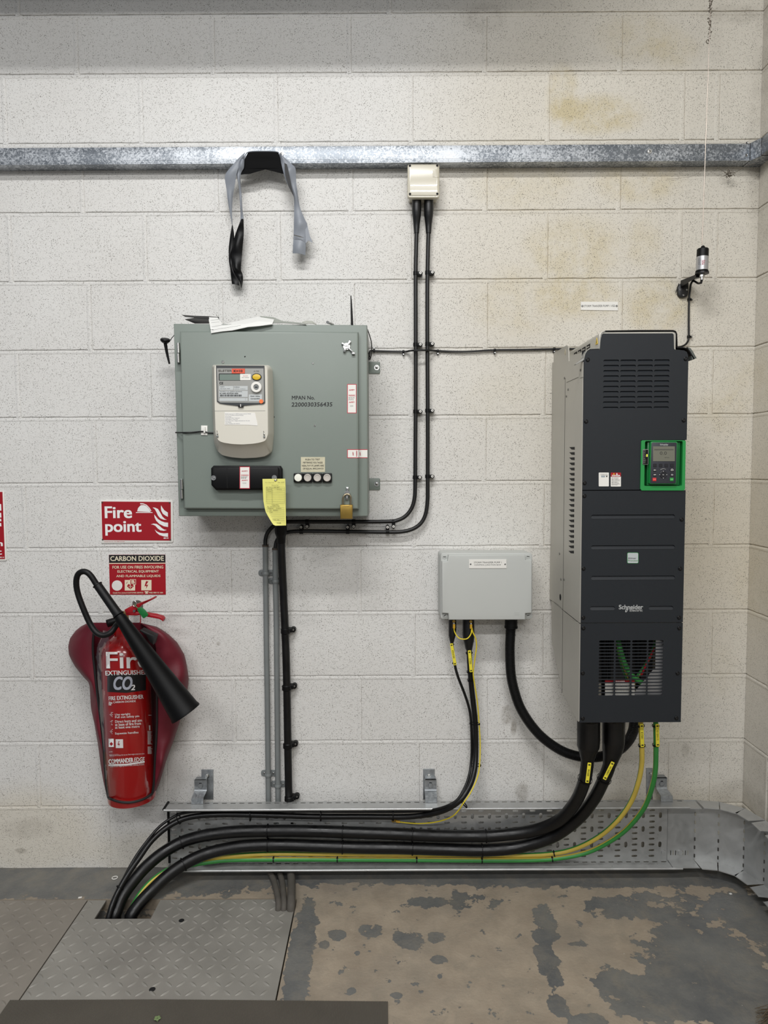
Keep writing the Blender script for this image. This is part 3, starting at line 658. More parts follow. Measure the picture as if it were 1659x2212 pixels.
# warning stickers
def warn(x0, y0, x1, y1, vert, Y0=YD, yb=None):
    mb = MB(); prect(mb, x0, y0, x1, y1, Y0-.0002, RINK, .0002); prect(mb, x0+1.4, y0+1.4, x1-1.2, y1-1.4, Y0-.0004, LBL, .0002); Y = Y0-.0006
    w_, h_ = x1-x0, y1-y0
    if vert:
        mb.text('WARNING', x0+3, y0+h_*.36, x1-3, y0+h_*.42, Y, RINK, .02)
        for k in (.18, .6): mb.text('AMPY', x0+w_*.2, y0+h_*k, x1-w_*.2, y0+h_*(k+.045), Y, RINK, .03)
        lines(mb, 4, x0+3, y0+h_*.45, x1-3, y0+h_*.57, Y, INK, .6, seed=3); mb.text('15/01', x0+w_*.3, y0+h_*.72, x1-w_*.35, y0+h_*.78, Y, PVCG)
    else:
        mb.text('WARNING', x0+w_*.5-h_*.32, y0+h_*.5-1.5, x0+w_*.5+h_*.32, y0+h_*.5+1.5, Y, RINK, .02, rot=pi/2)
        for k in (.29, .66): mb.text('AMPY', x0+w_*k-4, y0+h_*.5-1.2, x0+w_*k+4, y0+h_*.5+1.2, Y, RINK, .03, rot=pi/2)
    return mb
warn(750, 829.7, 770, 892.7, True).ob('warning_sticker', root, 0, label='white sticker with red border and warning text')
mb = MB()
for a, b, Y0 in ((750, 774.2, YD), (774.2, 793.6, YB)):
    prect(mb, a, 970.6, b, 989.4, Y0-.0003, RINK, .0002); prect(mb, a+(1.4 if a < 760 else 0), 972, b, 988, Y0-.0005, LBL, .0002)
mb.text('WARNING', 764, 978.6, 777, 981.4, YD-.0008, RINK, .02, rot=pi/2); mb.text('AMPY', 758.8, 978.8, 766.8, 981.2, YD-.0008, RINK, .03, rot=pi/2); mb.text('AMPY', 774, 979, 782, 981.2, YB-.0008, RINK, .03, rot=pi/2)
mb.ob('warning_sticker', root, 0, label='white sticker bridging door edge and frame')
# push to test plate and lamps
mb = MB(); mb.pxprism([(649.9, 1019.8), (702, 1019.6), (702, 987.2), (649.9, 987.2)], YD-.001, .001, mat('aged_plate', (196, 190, 164), .5, var=.18, vs=60))
for i, s_ in enumerate(('PUSH TO TEST', 'METERING VOLTAGES', 'HEALTHY IF LAMPS ARE', 'OF EQUAL BRILLIANCE')):
    x0, x1 = ((659.6, 691.2), (654.7, 697), (652.4, 699.4), (654.4, 698.6))[i]; y = 991+i*6.6; mb.text(s_, x0, y, x1, y+3.4, YD-.0013, INK, .01)
mb.ob('test_plate', root, 0)
for i, x in enumerate((644.2, 664.6, 685.6, 706.6)):
    mb = MB(); y = 1032
    mb.pxprism(rp(x-10, y-10, x+10, y+10, 2.5), YD-.010, .010, PLBLK, .001); bz = mb.ob('indicator_lamp', root)
    c = at(x, y, YD-.010); b = MB()
    b.lathe(c, [(0, .0118), (.003, .0118), (.0045, .0108), (.0045, .0085), (.0033, .0078), (.003, 0)] if i else [(0, .0118), (.004, .0118), (.006, .0108), (.0068, 0)], (0, -1, 0), mat('lamp_lens_dull', (190, 184, 176), .3) if i else mat('lamp_lens_white', (240, 240, 228), .25), 28)
    b.ob('lens', bz, label='brighter white lens' if i == 0 else None)
# ------------------------------------------------------------------ electricity meter
t = thing('electricity_meter', 'beige electricity meter with grey display panel on cabinet door', 'meter', at(527, 985, YD))
YM = YD-.07
base = [c2(*p) for p in ((205, 190), (1330, 195), (1372, 270), (1395, 900), (1400, 1400), (1400, 1560), (1365, 1900), (1250, 1990), (1060, 2018), (800, 2028), (580, 2008), (400, 1968), (300, 1870), (240, 1700), (212, 1000))]
fr = [c2(*p) for p in ((198, 182), (1215, 178), (1278, 235), (1285, 900), (1288, 1400), (1290, 1560), (1240, 1690), (1130, 1725), (1000, 1748), (760, 1765), (560, 1755), (380, 1728), (280, 1688), (225, 1560), (205, 1000))]
base = rounded(base, 5, 3); fr = rounded(fr, 5, 3); A = [at(x, y, YD) for x, y in base]
# base outline slightly behind: keep its own true plane
Bf = [at(x, y, YM) for x, y in fr]
def ins(P, k, Y):
    c = V((sum(p.x for p in P)/len(P), 0, sum(p.z for p in P)/len(P))); return [V((c.x+(p.x-c.x)*k, Y, c.z+(p.z-c.z)*k)) for p in P]
mid = [V((a.x*.25+b.x*.75, YM+.022, a.z*.35+b.z*.65)) for a, b in zip(A, Bf)]
mb = MB(); mb.loft([A, [V((p.x, YM+.045, p.z)) for p in A], mid, [V((p.x, YM+.004, p.z)) for p in Bf], ins(Bf, .975, YM)], METER)
p, q = at(463, 887.7, YM-.0003), at(573, 888.6, YM-.0003); mb.box((p.x, YM-.0004, p.z-.0005), (q.x, YM+.001, p.z+.0003), PVCG)
mb.ob('case', t, 40)
# window
YW_ = YM-.005
mb = MB(); W1 = [c2(*p) for p in ((245, 178), (1208, 183), (1222, 920), (1190, 945), (1000, 958), (720, 985), (450, 955), (320, 935), (262, 895))]
mb.pxprism(W1, YM-.003, .003, mat('window_rim', (58, 60, 62), .3)); W2 = [c2(*p) for p in ((262, 235), (1192, 238), (1205, 905), (1100, 925), (330, 918), (280, 880))]
mb.pxprism(W2, YM-.0036, .0006, mat('meter_panel_grey', (150, 150, 146), .35, .2)); wn = mb.ob('display_window', t, 0)
mb = MB(); Y = YM-.0040; PANL = mat('meter_panel_light', (186, 190, 190), .45)
for a, b, c, d in ((308, 588, 588, 668), (598, 588, 876, 670), (308, 684, 878, 808), (312, 828, 832, 886), (838, 828, 876, 886), (897, 757, 1160, 890)):
    (x0, y0), (x1, y1) = c2(a, b), c2(c, d); prect(mb, x0, y0, x1, y1, Y, PANL)
(x0, y0), (x1, y1) = c2(308, 345), c2(725, 472); mb.pxprism(rp(x0-.8, y0-.8, x1+.5, y1+.8, 1), Y, .0003, INK); mb.pxprism(rp(x0+1, y0+1, x1, y1, .8), Y-.0003, .0003, mat('meter_lcd', (118, 132, 124), .2))
(x0, y0), (x1, y1) = c2(725, 350), c2(937, 470); prect(mb, x0, y0, x1, y1, Y-.0004, LBL)
mb.ob('display_panel', wn, 0)
mb = MB(); Y = YM-.0048
def t2(s_, a, b, c, d, m=INK, bold=.0): (x0, y0), (x1, y1) = c2(a, b), c2(c, d); mb.text(s_, x0, y0, x1, y1, Y, m, bold)
t2('ELSTER', 297, 262, 556, 300, mat('outline_ink', (96, 92, 84), .5), .02); t2('A1700', 995, 278, 1100, 305, mat('outline_ink', (96, 92, 84), .5))
t2('CE', 315, 508, 385, 552, INK, .02); t2('K1440 K07D01450', 326, 722, 684, 748, INK, .01); t2('Multi Utility', 932, 780, 1118, 806, INK, .01); t2('Compatible', 934, 828, 1116, 856, INK, .01)
t2('PROPERTY OF: SIEMENS METERING', 328, 692, 762, 706); t2('CLASS 0.5', 330, 594, 410, 612); t2('Manchester, ENG', 330, 632, 520, 648)
for a, b in ((612, 596), (612, 610), (612, 640), (730, 640)): t2('0.5mm', a, b, a+100, b+11)
t2('NOV/07', 785, 380, 880, 396, RINK); t2('S/N 1440/04', 760, 412, 900, 426)
rnd = random.Random(5); x = 326
while x < 755:
    w_ = rnd.choice((4, 7, 11)); (x0, y0), (x1, y1) = c2(x, 760), c2(x+w_, 794); prect(mb, x0, y0, x1, y1, Y, INK, .0001); x += w_+rnd.choice((3, 5, 8))
mb.ob('lettering', wn, 0)
mb = MB(); (x0, y0), (x1, y1) = c2(558, 242), c2(820, 337); prect(mb, x0, y0, x1, y1, YM-.0052, mat('orange_label', (214, 84, 56), .5), .001); mb.text('K=10', x0+4.5, y0+3, x1-5.5, y1-3, YM-.0056, INK, .03); mb.ob('orange_label', t, 0, label='orange label reading K=10')
mb = MB(); c = at(*c2(1145, 895), YM-.005); mb.cyl(c, c+V((0, -.0006, 0)), .0062, mat('orange_dot', (236, 120, 62), .5), 24); mb.ob('orange_dot', t)
mb = MB(); c = at(*c2(1055, 410), YM-.0045)
def ell(c, a, b, n=28): return [(c.x+a*cos(2*pi*k/n), c.z+b*sin(2*pi*k/n)) for k in range(n)]
mb.prism(ell(c, .0146, .0108), c.y-.001, c.y, INK); mb.prism(ell(c, .0122, .0084), c.y-.003, c.y-.001, mat('yellow_button', (214, 178, 44), .35), .0006); mb.ob('yellow_button', t)
mb = MB(); c = at(*c2(1052, 615), YM-.004)
mb.lathe(c, [(0, .0158), (.006, .0158), (.007, .0145), (.007, .0085), (.003, .008), (.003, .0)], (0, -1, 0), LBL, 32); mb.cyl(c+V((0, -.0031, 0)), c+V((0, -.005, 0)), .0072, PVCG, 24); mb.box(c+V((-.004, -.0056, -.0015)), c+V((.004, -.0049, .0015)), INK); mb.ob('optical_port', t)
mb = MB(); (x0, y0), (x1, y1) = c2(418, 1108), c2(1060, 1372); mb.pxprism([c2(*p) for p in ((418, 1360), (870, 1362), (1070, 1378), (1075, 1350), (1020, 1122), (418, 1106))], YM-.0009, .0009, LBL)
for i, s_ in enumerate(('Display sequence for VISION programmed by TNUoS', 'Current Time/Date (Default Display)', 'Current Rate', 'Total Import kWh / Total kvarh', 'Total Export / Total kVA', 'Import Max Dem / Highest Demand over the year', 'Test Display', 'Other Display also follows')):
    mb.text(s_, x0+1.4, y0+3+i*3.0, x0+1.4+(55, 39, 13, 31, 27, 53, 13, 31)[i], y0+4.9+i*3.0, YM-.0013, mat('print_blue_grey', (92, 96, 116), .6))
mb.ob('paper_label', t, 0)
for a, b in ((275, 1560), (1205, 1570)):
    mb = MB(); c = at(*c2(a, b), YM-.0002); mb.sphere(c+V((0, -.002, .003)), .0034, STEEL, (.7, .8, 1), 10); mb.cyl(c+V((-.0005, -.001, .006)), c+V((-.001, -.003, .013)), .0008, STEEL, 6); mb.box(c+V((-.0025, -.004, -.007)), c+V((.003, 0, -.002)), PVCG, .001); mb.ob('seal', t)
mb = MB(); c = at(*c2(740, 985), YM-.003); mb.box(c+V((-.008, -.003, -.004)), c+V((.008, .001, .003)), INK, .001); mb.box(c+V((-.001, -.004, -.003)), c+V((.001, -.002, .005)), LBL); mb.ob('clasp', t)
# meter wire and its clip
mb = MB(); mb.tube(path([(379.5, 934.3, YB-.003), (398, 934.6, YD-.003), (420, 933.5, YD-.004), (438, 932, YD-.006), (450, 934.5, YD-.004), (464, 935, YD-.003)]), .0022, BLACK, 8)
tag(mb.ob('meter_wire'), 'thin black wire running from cabinet left edge to beige meter', 'wire')
mb = MB(); mb.pxprism([(434, 940), (448, 940.4), (448, 919.4), (434.2, 919.2)], YD-.003, .003, LBL, .0006); mb.pxprism([(439.4, 935), (443, 935), (442.6, 922), (440, 922)], YD-.0095, .006, LBL, .0006)
tag(mb.ob('adhesive_clip'), 'small white adhesive clip holding the thin wire on cabinet door', 'wire clip')

# ------------------------------------------------------------------ black test block cover
t = thing('test_block_cover', 'black rectangular terminal cover with white sticker below meter', 'cover', at(532, 1058, YD))
mb = MB(); o_ = [c3(*p) for p in ((105, 215), (128, 190), (725, 192), (742, 220), (745, 395), (735, 408), (150, 410), (108, 365))]
mb.pxprism(o_, YD-.022, .022, PLBLK, .004, 3); mb.pxprism([c3(*p) for p in ((112, 225), (132, 205), (705, 205), (716, 225), (716, 385), (706, 396), (155, 398), (118, 360))], YD-.030, .009, PLBLK, .003, 3)
p = c3(250, 300); a, b = at(p[0], 1010, YD-.0302), at(p[0], 1054, YD-.0302); mb.box((a.x-.0006, a.y-.0004, b.z), (a.x+.0006, a.y, a.z), PITBLK); mb.ob('cover', t, 40)
for p in ((130, 300), (675, 297)):
    c = at(*c3(*p), YD-.030); mb = MB(); mb.lathe(c, [(0, .0076), (.002, .0076), (.002, .0052), (.0005, .005), (.0005, .003), (.003, .003), (.003, 0)], (0, -1, 0), STEEL, 20); mb.ob('screw', t)
mb = warn(517.5, 1007.9, 539.7, 1055.7, True, YD-.0302); mb.ob('warning_sticker', t, 0, label='white sticker with red edges')
# ------------------------------------------------------------------ yellow tag
mb = MB(); YT = YD-.036; YP = mat('yellow_paper', (222, 218, 120), .6, var=.03, vs=20)
L_ = [(567, 1034.6), (567.5, 1050), (568.2, 1068), (569, 1082), (571.5, 1096), (574, 1106), (580, 1117), (586, 1127), (590.5, 1133.5), (595, 1135.5)]
R_ = [(616, 1034), (616.8, 1050), (617, 1068), (617.2, 1082), (617.2, 1096), (617.4, 1106), (617.6, 1117), (617.8, 1127), (618, 1133.5), (618, 1135)]
rows_ = []
for (a, b), (c, d) in zip(L_, R_):
    rows_.append([at(a+(c-a)*k/6, b+(d-b)*k/6, YT-.004*sin(pi*k/6)*(b-1034)/100-(.010*(1-k/6)**3)*(max(0, b-1085)/50)) for k in range(7)])
n = len(rows_); vs = [p for r in rows_ for p in r]; mb.add(vs+[p+V((0, .0006, 0)) for p in vs], [[i*7+j, i*7+j+1, (i+1)*7+j+1, (i+1)*7+j] for i in range(n-1) for j in range(6)]+[[n*7+i*7+j, n*7+(i+1)*7+j, n*7+(i+1)*7+j+1, n*7+i*7+j+1] for i in range(n-1) for j in range(6)], YP)
b0 = MB(); Y = YT-.0062
GI = mat('faint_ink', (120, 124, 84), .6)
for y in (1051.5, 1055, 1059.5, 1063.5, 1067, 1071, 1075, 1079, 1083.5, 1087, 1096, 1100, 1104, 1108, 1112, 1116, 1120, 1124):
    x0 = 575 if y < 1105 else 580+(y-1105)*.55; p, q = at(x0, y, Y), at(614.6, y-.4, Y); b0.box((p.x, Y, p.z-.00025), (q.x, Y+.0002, p.z+.00025), GI)
for x in (575, 587.5, 614.6): p, q = at(x, 1051.5, Y), at(x, 1084 if x < 580 else 1087, Y); b0.box((p.x-.00025, Y, q.z), (p.x+.00025, Y+.0002, p.z), GI)
b0.text('Meter Change Details', 573, 1041.3, 592, 1043.4, Y, INK); b0.text('Date: 16/2/07', 600, 1040.6, 614.5, 1043, Y, INK); b0.text('Removed Meter', 587, 1047, 602, 1049, Y, INK); b0.text('Installed Meter', 587, 1089, 602, 1091.4, Y, INK)
for s_, x, y in (('Ser. No.', 575, 1052), ('E47 9427', 592, 1051.6), ('Register', 576, 1056), ('Reading', 598, 1056), ('Total', 578, 1060), ('Ser. No.', 577, 1093), ('K07D 01450', 589, 1092.5), ('Register', 579, 1097), ('Reading', 597, 1097), ('00000.0', 590, 1101), ('Day', 582, 1101), ('Night', 582, 1105)):
    b0.text(s_, x, y, x+len(s_)*1.5, y+2, Y, INK)
b0.text('Remarks / notes', 588, 1121.6, 603, 1123.4, Y, INK); b0.text('EL/05/2008', 595, 1128.5, 607, 1130.8, Y, INK)
t = thing('inspection_tag', 'yellow handwritten paper tag hanging from black cover below meter', 'tag', at(595, 1135, YT))
mb.ob('paper', t, 60); b0.ob('lettering', t, 0)
mb = MB(); c = at(595, 1037.6, YT-.001); mb.sphere(c, .004, STEEL, (1, .7, .8), 10); mb.cyl(c+V((0, .006, .004)), c+V((0, -.001, 0)), .0018, STEEL, 8); mb.cyl(c, c+V((.006, -.002, .003)), .001, STEEL, 6); mb.ob('wire_seal', t)
# ------------------------------------------------------------------ padlock
t = thing('padlock', 'brass padlock hanging on the cabinet lock latch', 'padlock', at(748, 1121, YD-.012))
mb = MB(); qbox(mb, [(734.4, 1090.5), (761.6, 1090.5), (761, 1121), (735.2, 1121)], YD-.021, YD-.004, BRASS, .003, 3); mb.ob('body', t)
mb = MB(); cy_ = YD-.0125; mb.tube(path([(740.5, 1093, cy_), (740.5, 1080, cy_), (741.5, 1074, cy_), (745, 1069, cy_), (750, 1067.4, cy_), (754.5, 1069, cy_), (757.5, 1074, cy_), (757.3, 1080, cy_), (757, 1093, cy_)], 5), .0031, mat('shackle_steel', (150, 140, 118), .3, .9), 10); mb.ob('shackle', t)
mb = MB(); mb.text('SQUIRE', 742, 1092.5, 755, 1095, YD-.0213, mat('stamped_brass', (110, 88, 44), .5)); mb.ob('lettering', t, 0)
# ------------------------------------------------------------------ papers and aerials round the cabinet
zc = at(590, 700.5, YB).z
def sheet(name, pts, m, lab, cat, depth_rows, th=.0008):
    """flat sheet lying on the cabinet top: pts on its drooping front edge (px, Y) lofted back"""
    mb = MB(); P = []
    for row in pts: P.append([at(*p) for p in row])
    n = len(P[0]); vs = [p for r in P for p in r]; k = len(vs)
    fs = [[i*n+j, i*n+j+1, (i+1)*n+j+1, (i+1)*n+j] for i in range(len(P)-1) for j in range(n-1)]
    mb.add(vs+[p+V((0, th*.7, -th)) for p in vs], fs+[[k+a for a in reversed(f)] for f in fs], m); tag(mb.ob(name, smooth=20), lab, cat); return mb
sheet('black_folder', [[(393, 680, -.18), (420, 682, -.18), (450, 683, -.18), (473, 685, -.17)], [(400, 684, -.2), (420, 686, -.2), (450, 689, -.2), (473, 690, -.19)]], PLBLK, 'thin black folder poking out at left on cabinet top', 'folder', 0)
sheet('black_card', [[(399, 689.5, -.19), (420, 686.5, -.16), (450, 685, -.14)], [(421, 698.4, -.215), (436, 698.4, -.215), (452, 698.4, -.215)]], PLBLK, 'bent black card under the black folder on cabinet top', 'card', 0)
PAP = mat('paper_white', (222, 222, 218), .7, var=.02)
mb_p = sheet('white_form', [[(451.5, 685, -.20), (470, 686, -.19), (481.7, 701, -.215), (520, 692, -.2), (557, 684, -.18), (592, 690, -.2)], [(453, 700, -.232), (470, 703, -.236), (492, 703.5, -.238), (530, 700, -.232), (560, 694, -.225), (590, 696, -.224)], [(456, 719.4, -.25), (480, 715.5, -.25), (502, 713.5, -.248), (536, 706, -.24), (560, 704, -.236), (587, 700.5, -.232)]], PAP, 'creased white printed form hanging over cabinet top edge', 'paper', 0)
mb = MB(); Y = -.256
for x0, y0, x1, y1 in ((455, 692, 474, 690), (456, 697, 474, 695.4), (457, 706, 500, 700), (458, 713, 520, 703)):
    a, b = at(x0, y0, -.252), at(x1, y1, -.252); mb.tube([a, b], .0003, INK, 4)
lines(mb, 1, 455, 711.5, 461, 713, -.2525, INK, 1.2, False)
mb.ob('printed_rules', bpy.data.objects['white_form'], 0)
sheet('grey_card', [[(561, 682.6, -.17), (590, 685, -.17), (611, 693.6, -.2), (650, 697, -.2)], [(588, 698, -.22), (610, 697.5, -.222), (640, 699, -.224), (662.5, 701.2, -.224)]], mat('card_grey', (150, 154, 146), .6), 'grey-green card lying right of the white form on cabinet', 'card', 0)
sheet('folded_leaflet', [[(652, 695.5, -.16), (662, 692.5, -.16), (674, 693, -.15), (683, 699.5, -.15)], [(660, 699.8, -.2), (666, 698.4, -.2), (676, 698.8, -.2), (684, 701, -.2)]], mat('card_pale', (176, 178, 168), .6), 'small pale curled leaflet at right end of the papers', 'paper', 0)
mb = MB(); mb.cyl(at(708, 696.5, -.2), at(719.5, 701, -.16), .0036, STEEL, 12); mb.cyl(at(707.4, 696.3, -.202), at(709.5, 697, -.19), .0046, STEEL, 12); tag(mb.ob('metal_bolt'), 'small metal bolt lying on cabinet top before the whip aerial', 'bolt')
t = thing('whip_aerial', 'short tapering black aerial standing on cabinet top', 'aerial', at(760.5, 702, -.1))
mb = MB(); P = path([(758, 638.5, -.1), (758.6, 650, -.1), (759.4, 670, -.1), (760.6, 702.5, -.1)], 3); mb.tube(P, [.0014+.0026*i/(len(P)-1) for i in range(len(P))], PLBLK, 12); mb.ob('whip', t)
mb = MB(); mb.lathe(V((P[-1].x, -.1, zc)), [(-.002, .012), (.004, .012), (.008, .006), (.014, .005)], (0, 0, 1), PLBLK, 20); mb.ob('foot', t)
t = thing('puck_aerial', 'black puck aerial with angled stick beside cabinet left side', 'aerial', at(358, 786, -.02))
mb = MB(); c = at(356.8, 742, -.10); mb.lathe(c, [(0, 0), (.002, .009), (.008, .0155), (.013, .016), (.016, .013), (.0175, 0)], (.15, -.35, .9), PLBLK, 24); mb.ob('puck', t)
mb = MB(); mb.tube(path([(356.9, 741, -.103), (361, 764, -.10), (366, 786, -.10)], 5), [.0058-.0028*i/10 for i in range(11)], PLBLK, 12); mb.ob('stick', t)
mb = MB(); mb.tube(path([(364, 738, -.10), (369, 734, -.10), (372, 729, -.10), (384, 719, -.11), (412, 712, -.11)]), .0012, BLACK, 6); mb.ob('lead', t)
mb = MB(); mb.tube(path([(794, 712, -.09), (797.5, 722, -.09), (802, 738, -.08), (803, 752, -.08), (802, 766, -.08), (799, 777, -.08), (796, 772, -.09)]), .0016, BLACK, 8)
mb.tube(path([(795, 762, -.1), (799, 770, -.09), (797, 778, -.09), (796, 774, -.1)]), .0012, BLACK, 8)
tag(mb.ob('wire_loop'), 'thin black wire looping out at right side of the grey-green cabinet', 'wire')

# ------------------------------------------------------------------ small beige junction box
t = thing('small_junction_box', 'small beige square junction box under the steel trunking', 'junction box', at(914, 430, 0))
mb = MB(); a, b = at(882.5, 360, -.058), at(946.5, 427, -.058); mb.box((a.x+.002, -.05, b.z+.003), (b.x-.002, -.001, a.z-.002), BEIGE, .004, 3); mb.ob('base', t)
mb = MB(); mb.pxprism(rp(880.2, 354.2, 949.4, 427.5, 6, 5), -.062, .016, BEIGE, .004, 4); mb.pxprism(rp(883.5, 356.5, 946.3, 422.5, 3, 4), -.0645, .003, BEIGE, .0018, 3); ld = mb.ob('lid', t, 45)
mb = MB(); mb.pxprism(rp(934.5, 365.5, 947, 382.5, 1.5, 3), -.0652, .0008, BEIGE, .0003); mb.ob('moulded_mark', ld)
for x, y in ((885.5, 358), (944.5, 357.6), (885.7, 419), (944.6, 418.6)):
    mb = MB(); c = at(x, y, -.0646); mb.lathe(c, [(0, .0038), (.0006, .0038), (.0006, .003), (.0001, .0028), (.0001, 0)], (0, -1, 0), PITBLK, 14); mb.ob('screw', t)

# ------------------------------------------------------------------ twin black cables
def pclip(parent, c, along, side, r, scr=True, w_=.006):
    """moulded P-clip: band round the cable, lug with screw"""
    mb = MB(); al = V(along).normalized(); sd = V(side).normalized(); o = V(c)
    mb.tube([o-al*w_, o+al*w_], r+.0014, PLBLK, 16); q = o+sd*(r+.009)
    mb.box(o-V((0, 0, 0))-V((.001, .001, .001)), o+V((.001, .001, .001)), PLBLK)
    k = q+V((0, -(o.y+r)*0, 0)); yb_ = o.y-r*.9
    pts = [o+sd*r*.4-al*w_, q-al*w_*.9+sd*.003, q+sd*.0075-al*w_*.3, q+sd*.0075+al*w_*.3, q+al*w_*.9+sd*.003, o+sd*r*.4+al*w_]
    P = [(p.x, p.z) for p in pts]
    ar = sum(P[i][0]*P[(i+1) % 6][1]-P[(i+1) % 6][0]*P[i][1] for i in range(6))
    if ar < 0: P = P[::-1]
    mb.prism(P, yb_+.001, -.001, PLBLK, .001); cl = mb.ob('cable_clip', parent)
    if scr:
        b = MB(); b.cyl((q.x, yb_+.001, q.z), (q.x, yb_-.001, q.z), .0042, LBL, 16); b.cyl((q.x, yb_-.001, q.z), (q.x, yb_-.0016, q.z), .0016, INK, 8); b.ob('screw', cl)
def shroud(parent, pts, radii, m=BLACK, n=20, k=4):
    mb = MB(); P = path(pts, k); R_ = lerp_list(radii, k); mb.tube(P, R_, m, n); return mb.ob('cable_shroud', parent)
YC = -.024; K = mpp(YC)
t = thing('black_cable', 'left black cable dropping from small beige box to grey conduit', 'cable', at(898, 1100, 0), 'twin cables from the small beige box')
mb = MB(); P1 = path([(899.8, 500, YC), (898.8, 540, YC), (897.9, 590, YC), (898, 700, YC), (898, 850, YC), (897.2, 980, YC), (896.8, 1048, YC), (895.5, 1075, YC), (890, 1096, YC), (878, 1113, YC), (861, 1123, YC), (838, 1126.5, YC), (760, 1127, YC), (680, 1127, YC), (630, 1127, YC), (606, 1129, YC), (589, 1138, YC), (578, 1151, YC), (573.6, 1165, YC), (573, 1178, YC)], 5); mb.tube(P1, 4.3*K, BLACK, 14); mb.ob('cable_sheath', t)
shroud(t, [(900, 429.5, -.03), (900, 445, -.03), (900, 456, -.03), (900, 466, -.028), (899.8, 485, YC), (899.8, 504, YC)], [9.6*K, 9.8*K, 9.6*K, 9.0*K, 6.6*K, 5.2*K])
for y in (590.5, 744.5, 889, 1031): pclip(t, at(897.8 if y < 1000 else 896.8, y, YC), (0, 0, 1), (1, 0, 0), 4.3*K)
for x in (663.5, 764, 850): pclip(t, at(x, 1127, YC), (1, 0, 0), (0, 0, -1), 4.3*K)
t = thing('black_cable', 'right black cable dropping from small beige box, lower outer bend', 'cable', at(925, 1100, 0), 'twin cables from the small beige box')
mb = MB(); P2 = path([(925.7, 500, YC), (924.5, 540, YC), (923.2, 620, YC), (923.2, 740, YC), (924, 900, YC), (923.9, 1048, YC), (923.6, 1080, YC), (920, 1108, YC), (911, 1128, YC), (895, 1141, YC), (872, 1148, YC), (840, 1149.5, YC), (760, 1148.4, YC), (680, 1147.4, YC), (640, 1147.8, YC), (617, 1151, YC), (603, 1161, YC), (597, 1171, YC), (594.6, 1184, YC)], 5); mb.tube(P2, 4.3*K, BLACK, 14); mb.ob('cable_sheath', t)
shroud(t, [(926, 429.5, -.03), (926, 445, -.03), (926, 456, -.03), (925.8, 466, -.028), (925.7, 485, YC), (925.7, 504, YC)], [9.8*K, 10*K, 9.9*K, 9.4*K, 6.9*K, 5.4*K])
for y in (589, 743, 887, 1029): pclip(t, at(923.6, y, YC), (0, 0, 1), (1, 0, 0), 4.3*K)
for x in (650.8, 751, 837.2): pclip(t, at(x, 1148.4, YC), (1, 0, 0), (0, 0, 1), 4.3*K)
# thin wall cable
t = thing('thin_cable', 'thin black cable clipped level between cabinet and dark drive unit', 'cable', at(1000, 757, 0))
mb = MB(); Yt = -.009; mb.tube(path([(797, 770, -.05), (799.5, 759, -.03), (803, 757.6, -.012), (808, 758, Yt), (871, 759.6, Yt), (884, 758, -.02), (893, 757, -.042), (912, 756.4, -.044), (930, 756.8, -.03), (945.6, 758, Yt), (1001.7, 759.8, Yt), (1068.6, 756.2, Yt), (1130, 755.4, Yt), (1197, 754, Yt), (1240, 753.6, Yt), (1300, 753, Yt)]), .0034, BLACK, 10); mb.ob('cable_sheath', t)
def nclip(parent, x, y, dx, dz):
    mb = MB(); c = at(x, y, Yt); mb.box(c+V((-.0035, -.005, -.0045)), c+V((.0035, .008, .0045)), PLBLK, .001); q = c+V((dx, 0, dz))*.009; mb.box(q+V((-.003, -.003, -.003)), q+V((.003, .008, .003)), PLBLK, .001); mb.cyl(q+V((0, -.003, 0)), q+V((0, -.0048, 0)), .0022, STEEL, 10); mb.ob('cable_clip', parent)
for x, y in ((808, 758), (871.5, 759.6), (945.8, 758), (1068.8, 756.2), (1197, 754)): nclip(t, x, y, 0, -1 if x != 808 else 1)

# ------------------------------------------------------------------ grey conduits and thick cable on the left
def saddle(parent, c, r, m, lug=.012, h=.011):
    mb = MB(); c = V(c); mb.tube([c-V((0, 0, h*.55)), c-V((0, 0, h*.2)), c+V((0, 0, h*.2)), c+V((0, 0, h*.55))], [r+.0014, r+.003, r+.003, r+.0014], m, 20)
    x = r+lug+.006; mb.pxprism  # lugs as one strap against the wall
    mb.prism([(p[0], p[1]) for p in rounded([(c.x-x, c.z-h), (c.x+x, c.z-h), (c.x+x, c.z+h), (c.x-x, c.z+h)], h*.9, 5)], -.004, -.0005, m, .0008)
    sd = mb.ob('pipe_saddle', parent)
    for s_ in (-1, 1): part_at(SC_SML, 'screw', sd, (c.x+s_*(r+lug*.55), -.0042, c.z), (0, .5, 0), 1.0)
Yp = -.018; K = mpp(Yp)
def down(p0, z1, xf, yf, r):
    """from p0 straight down behind the tray and out along the floor"""
    return [V((p0.x, p0.y, z1+.06)), V((p0.x+.001, p0.y, z1+.03)), V((p0.x+.003, p0.y-.012, z1+.008)), V((p0.x+.006, p0.y-.035, z1)), V(((p0.x+xf)/2+.003, (p0.y+yf)/2, z1)), V((xf, yf, z1-.001)), V((xf+.001, yf-.02, z1-.03)), V((xf+.001, yf-.022, z1-.12))]
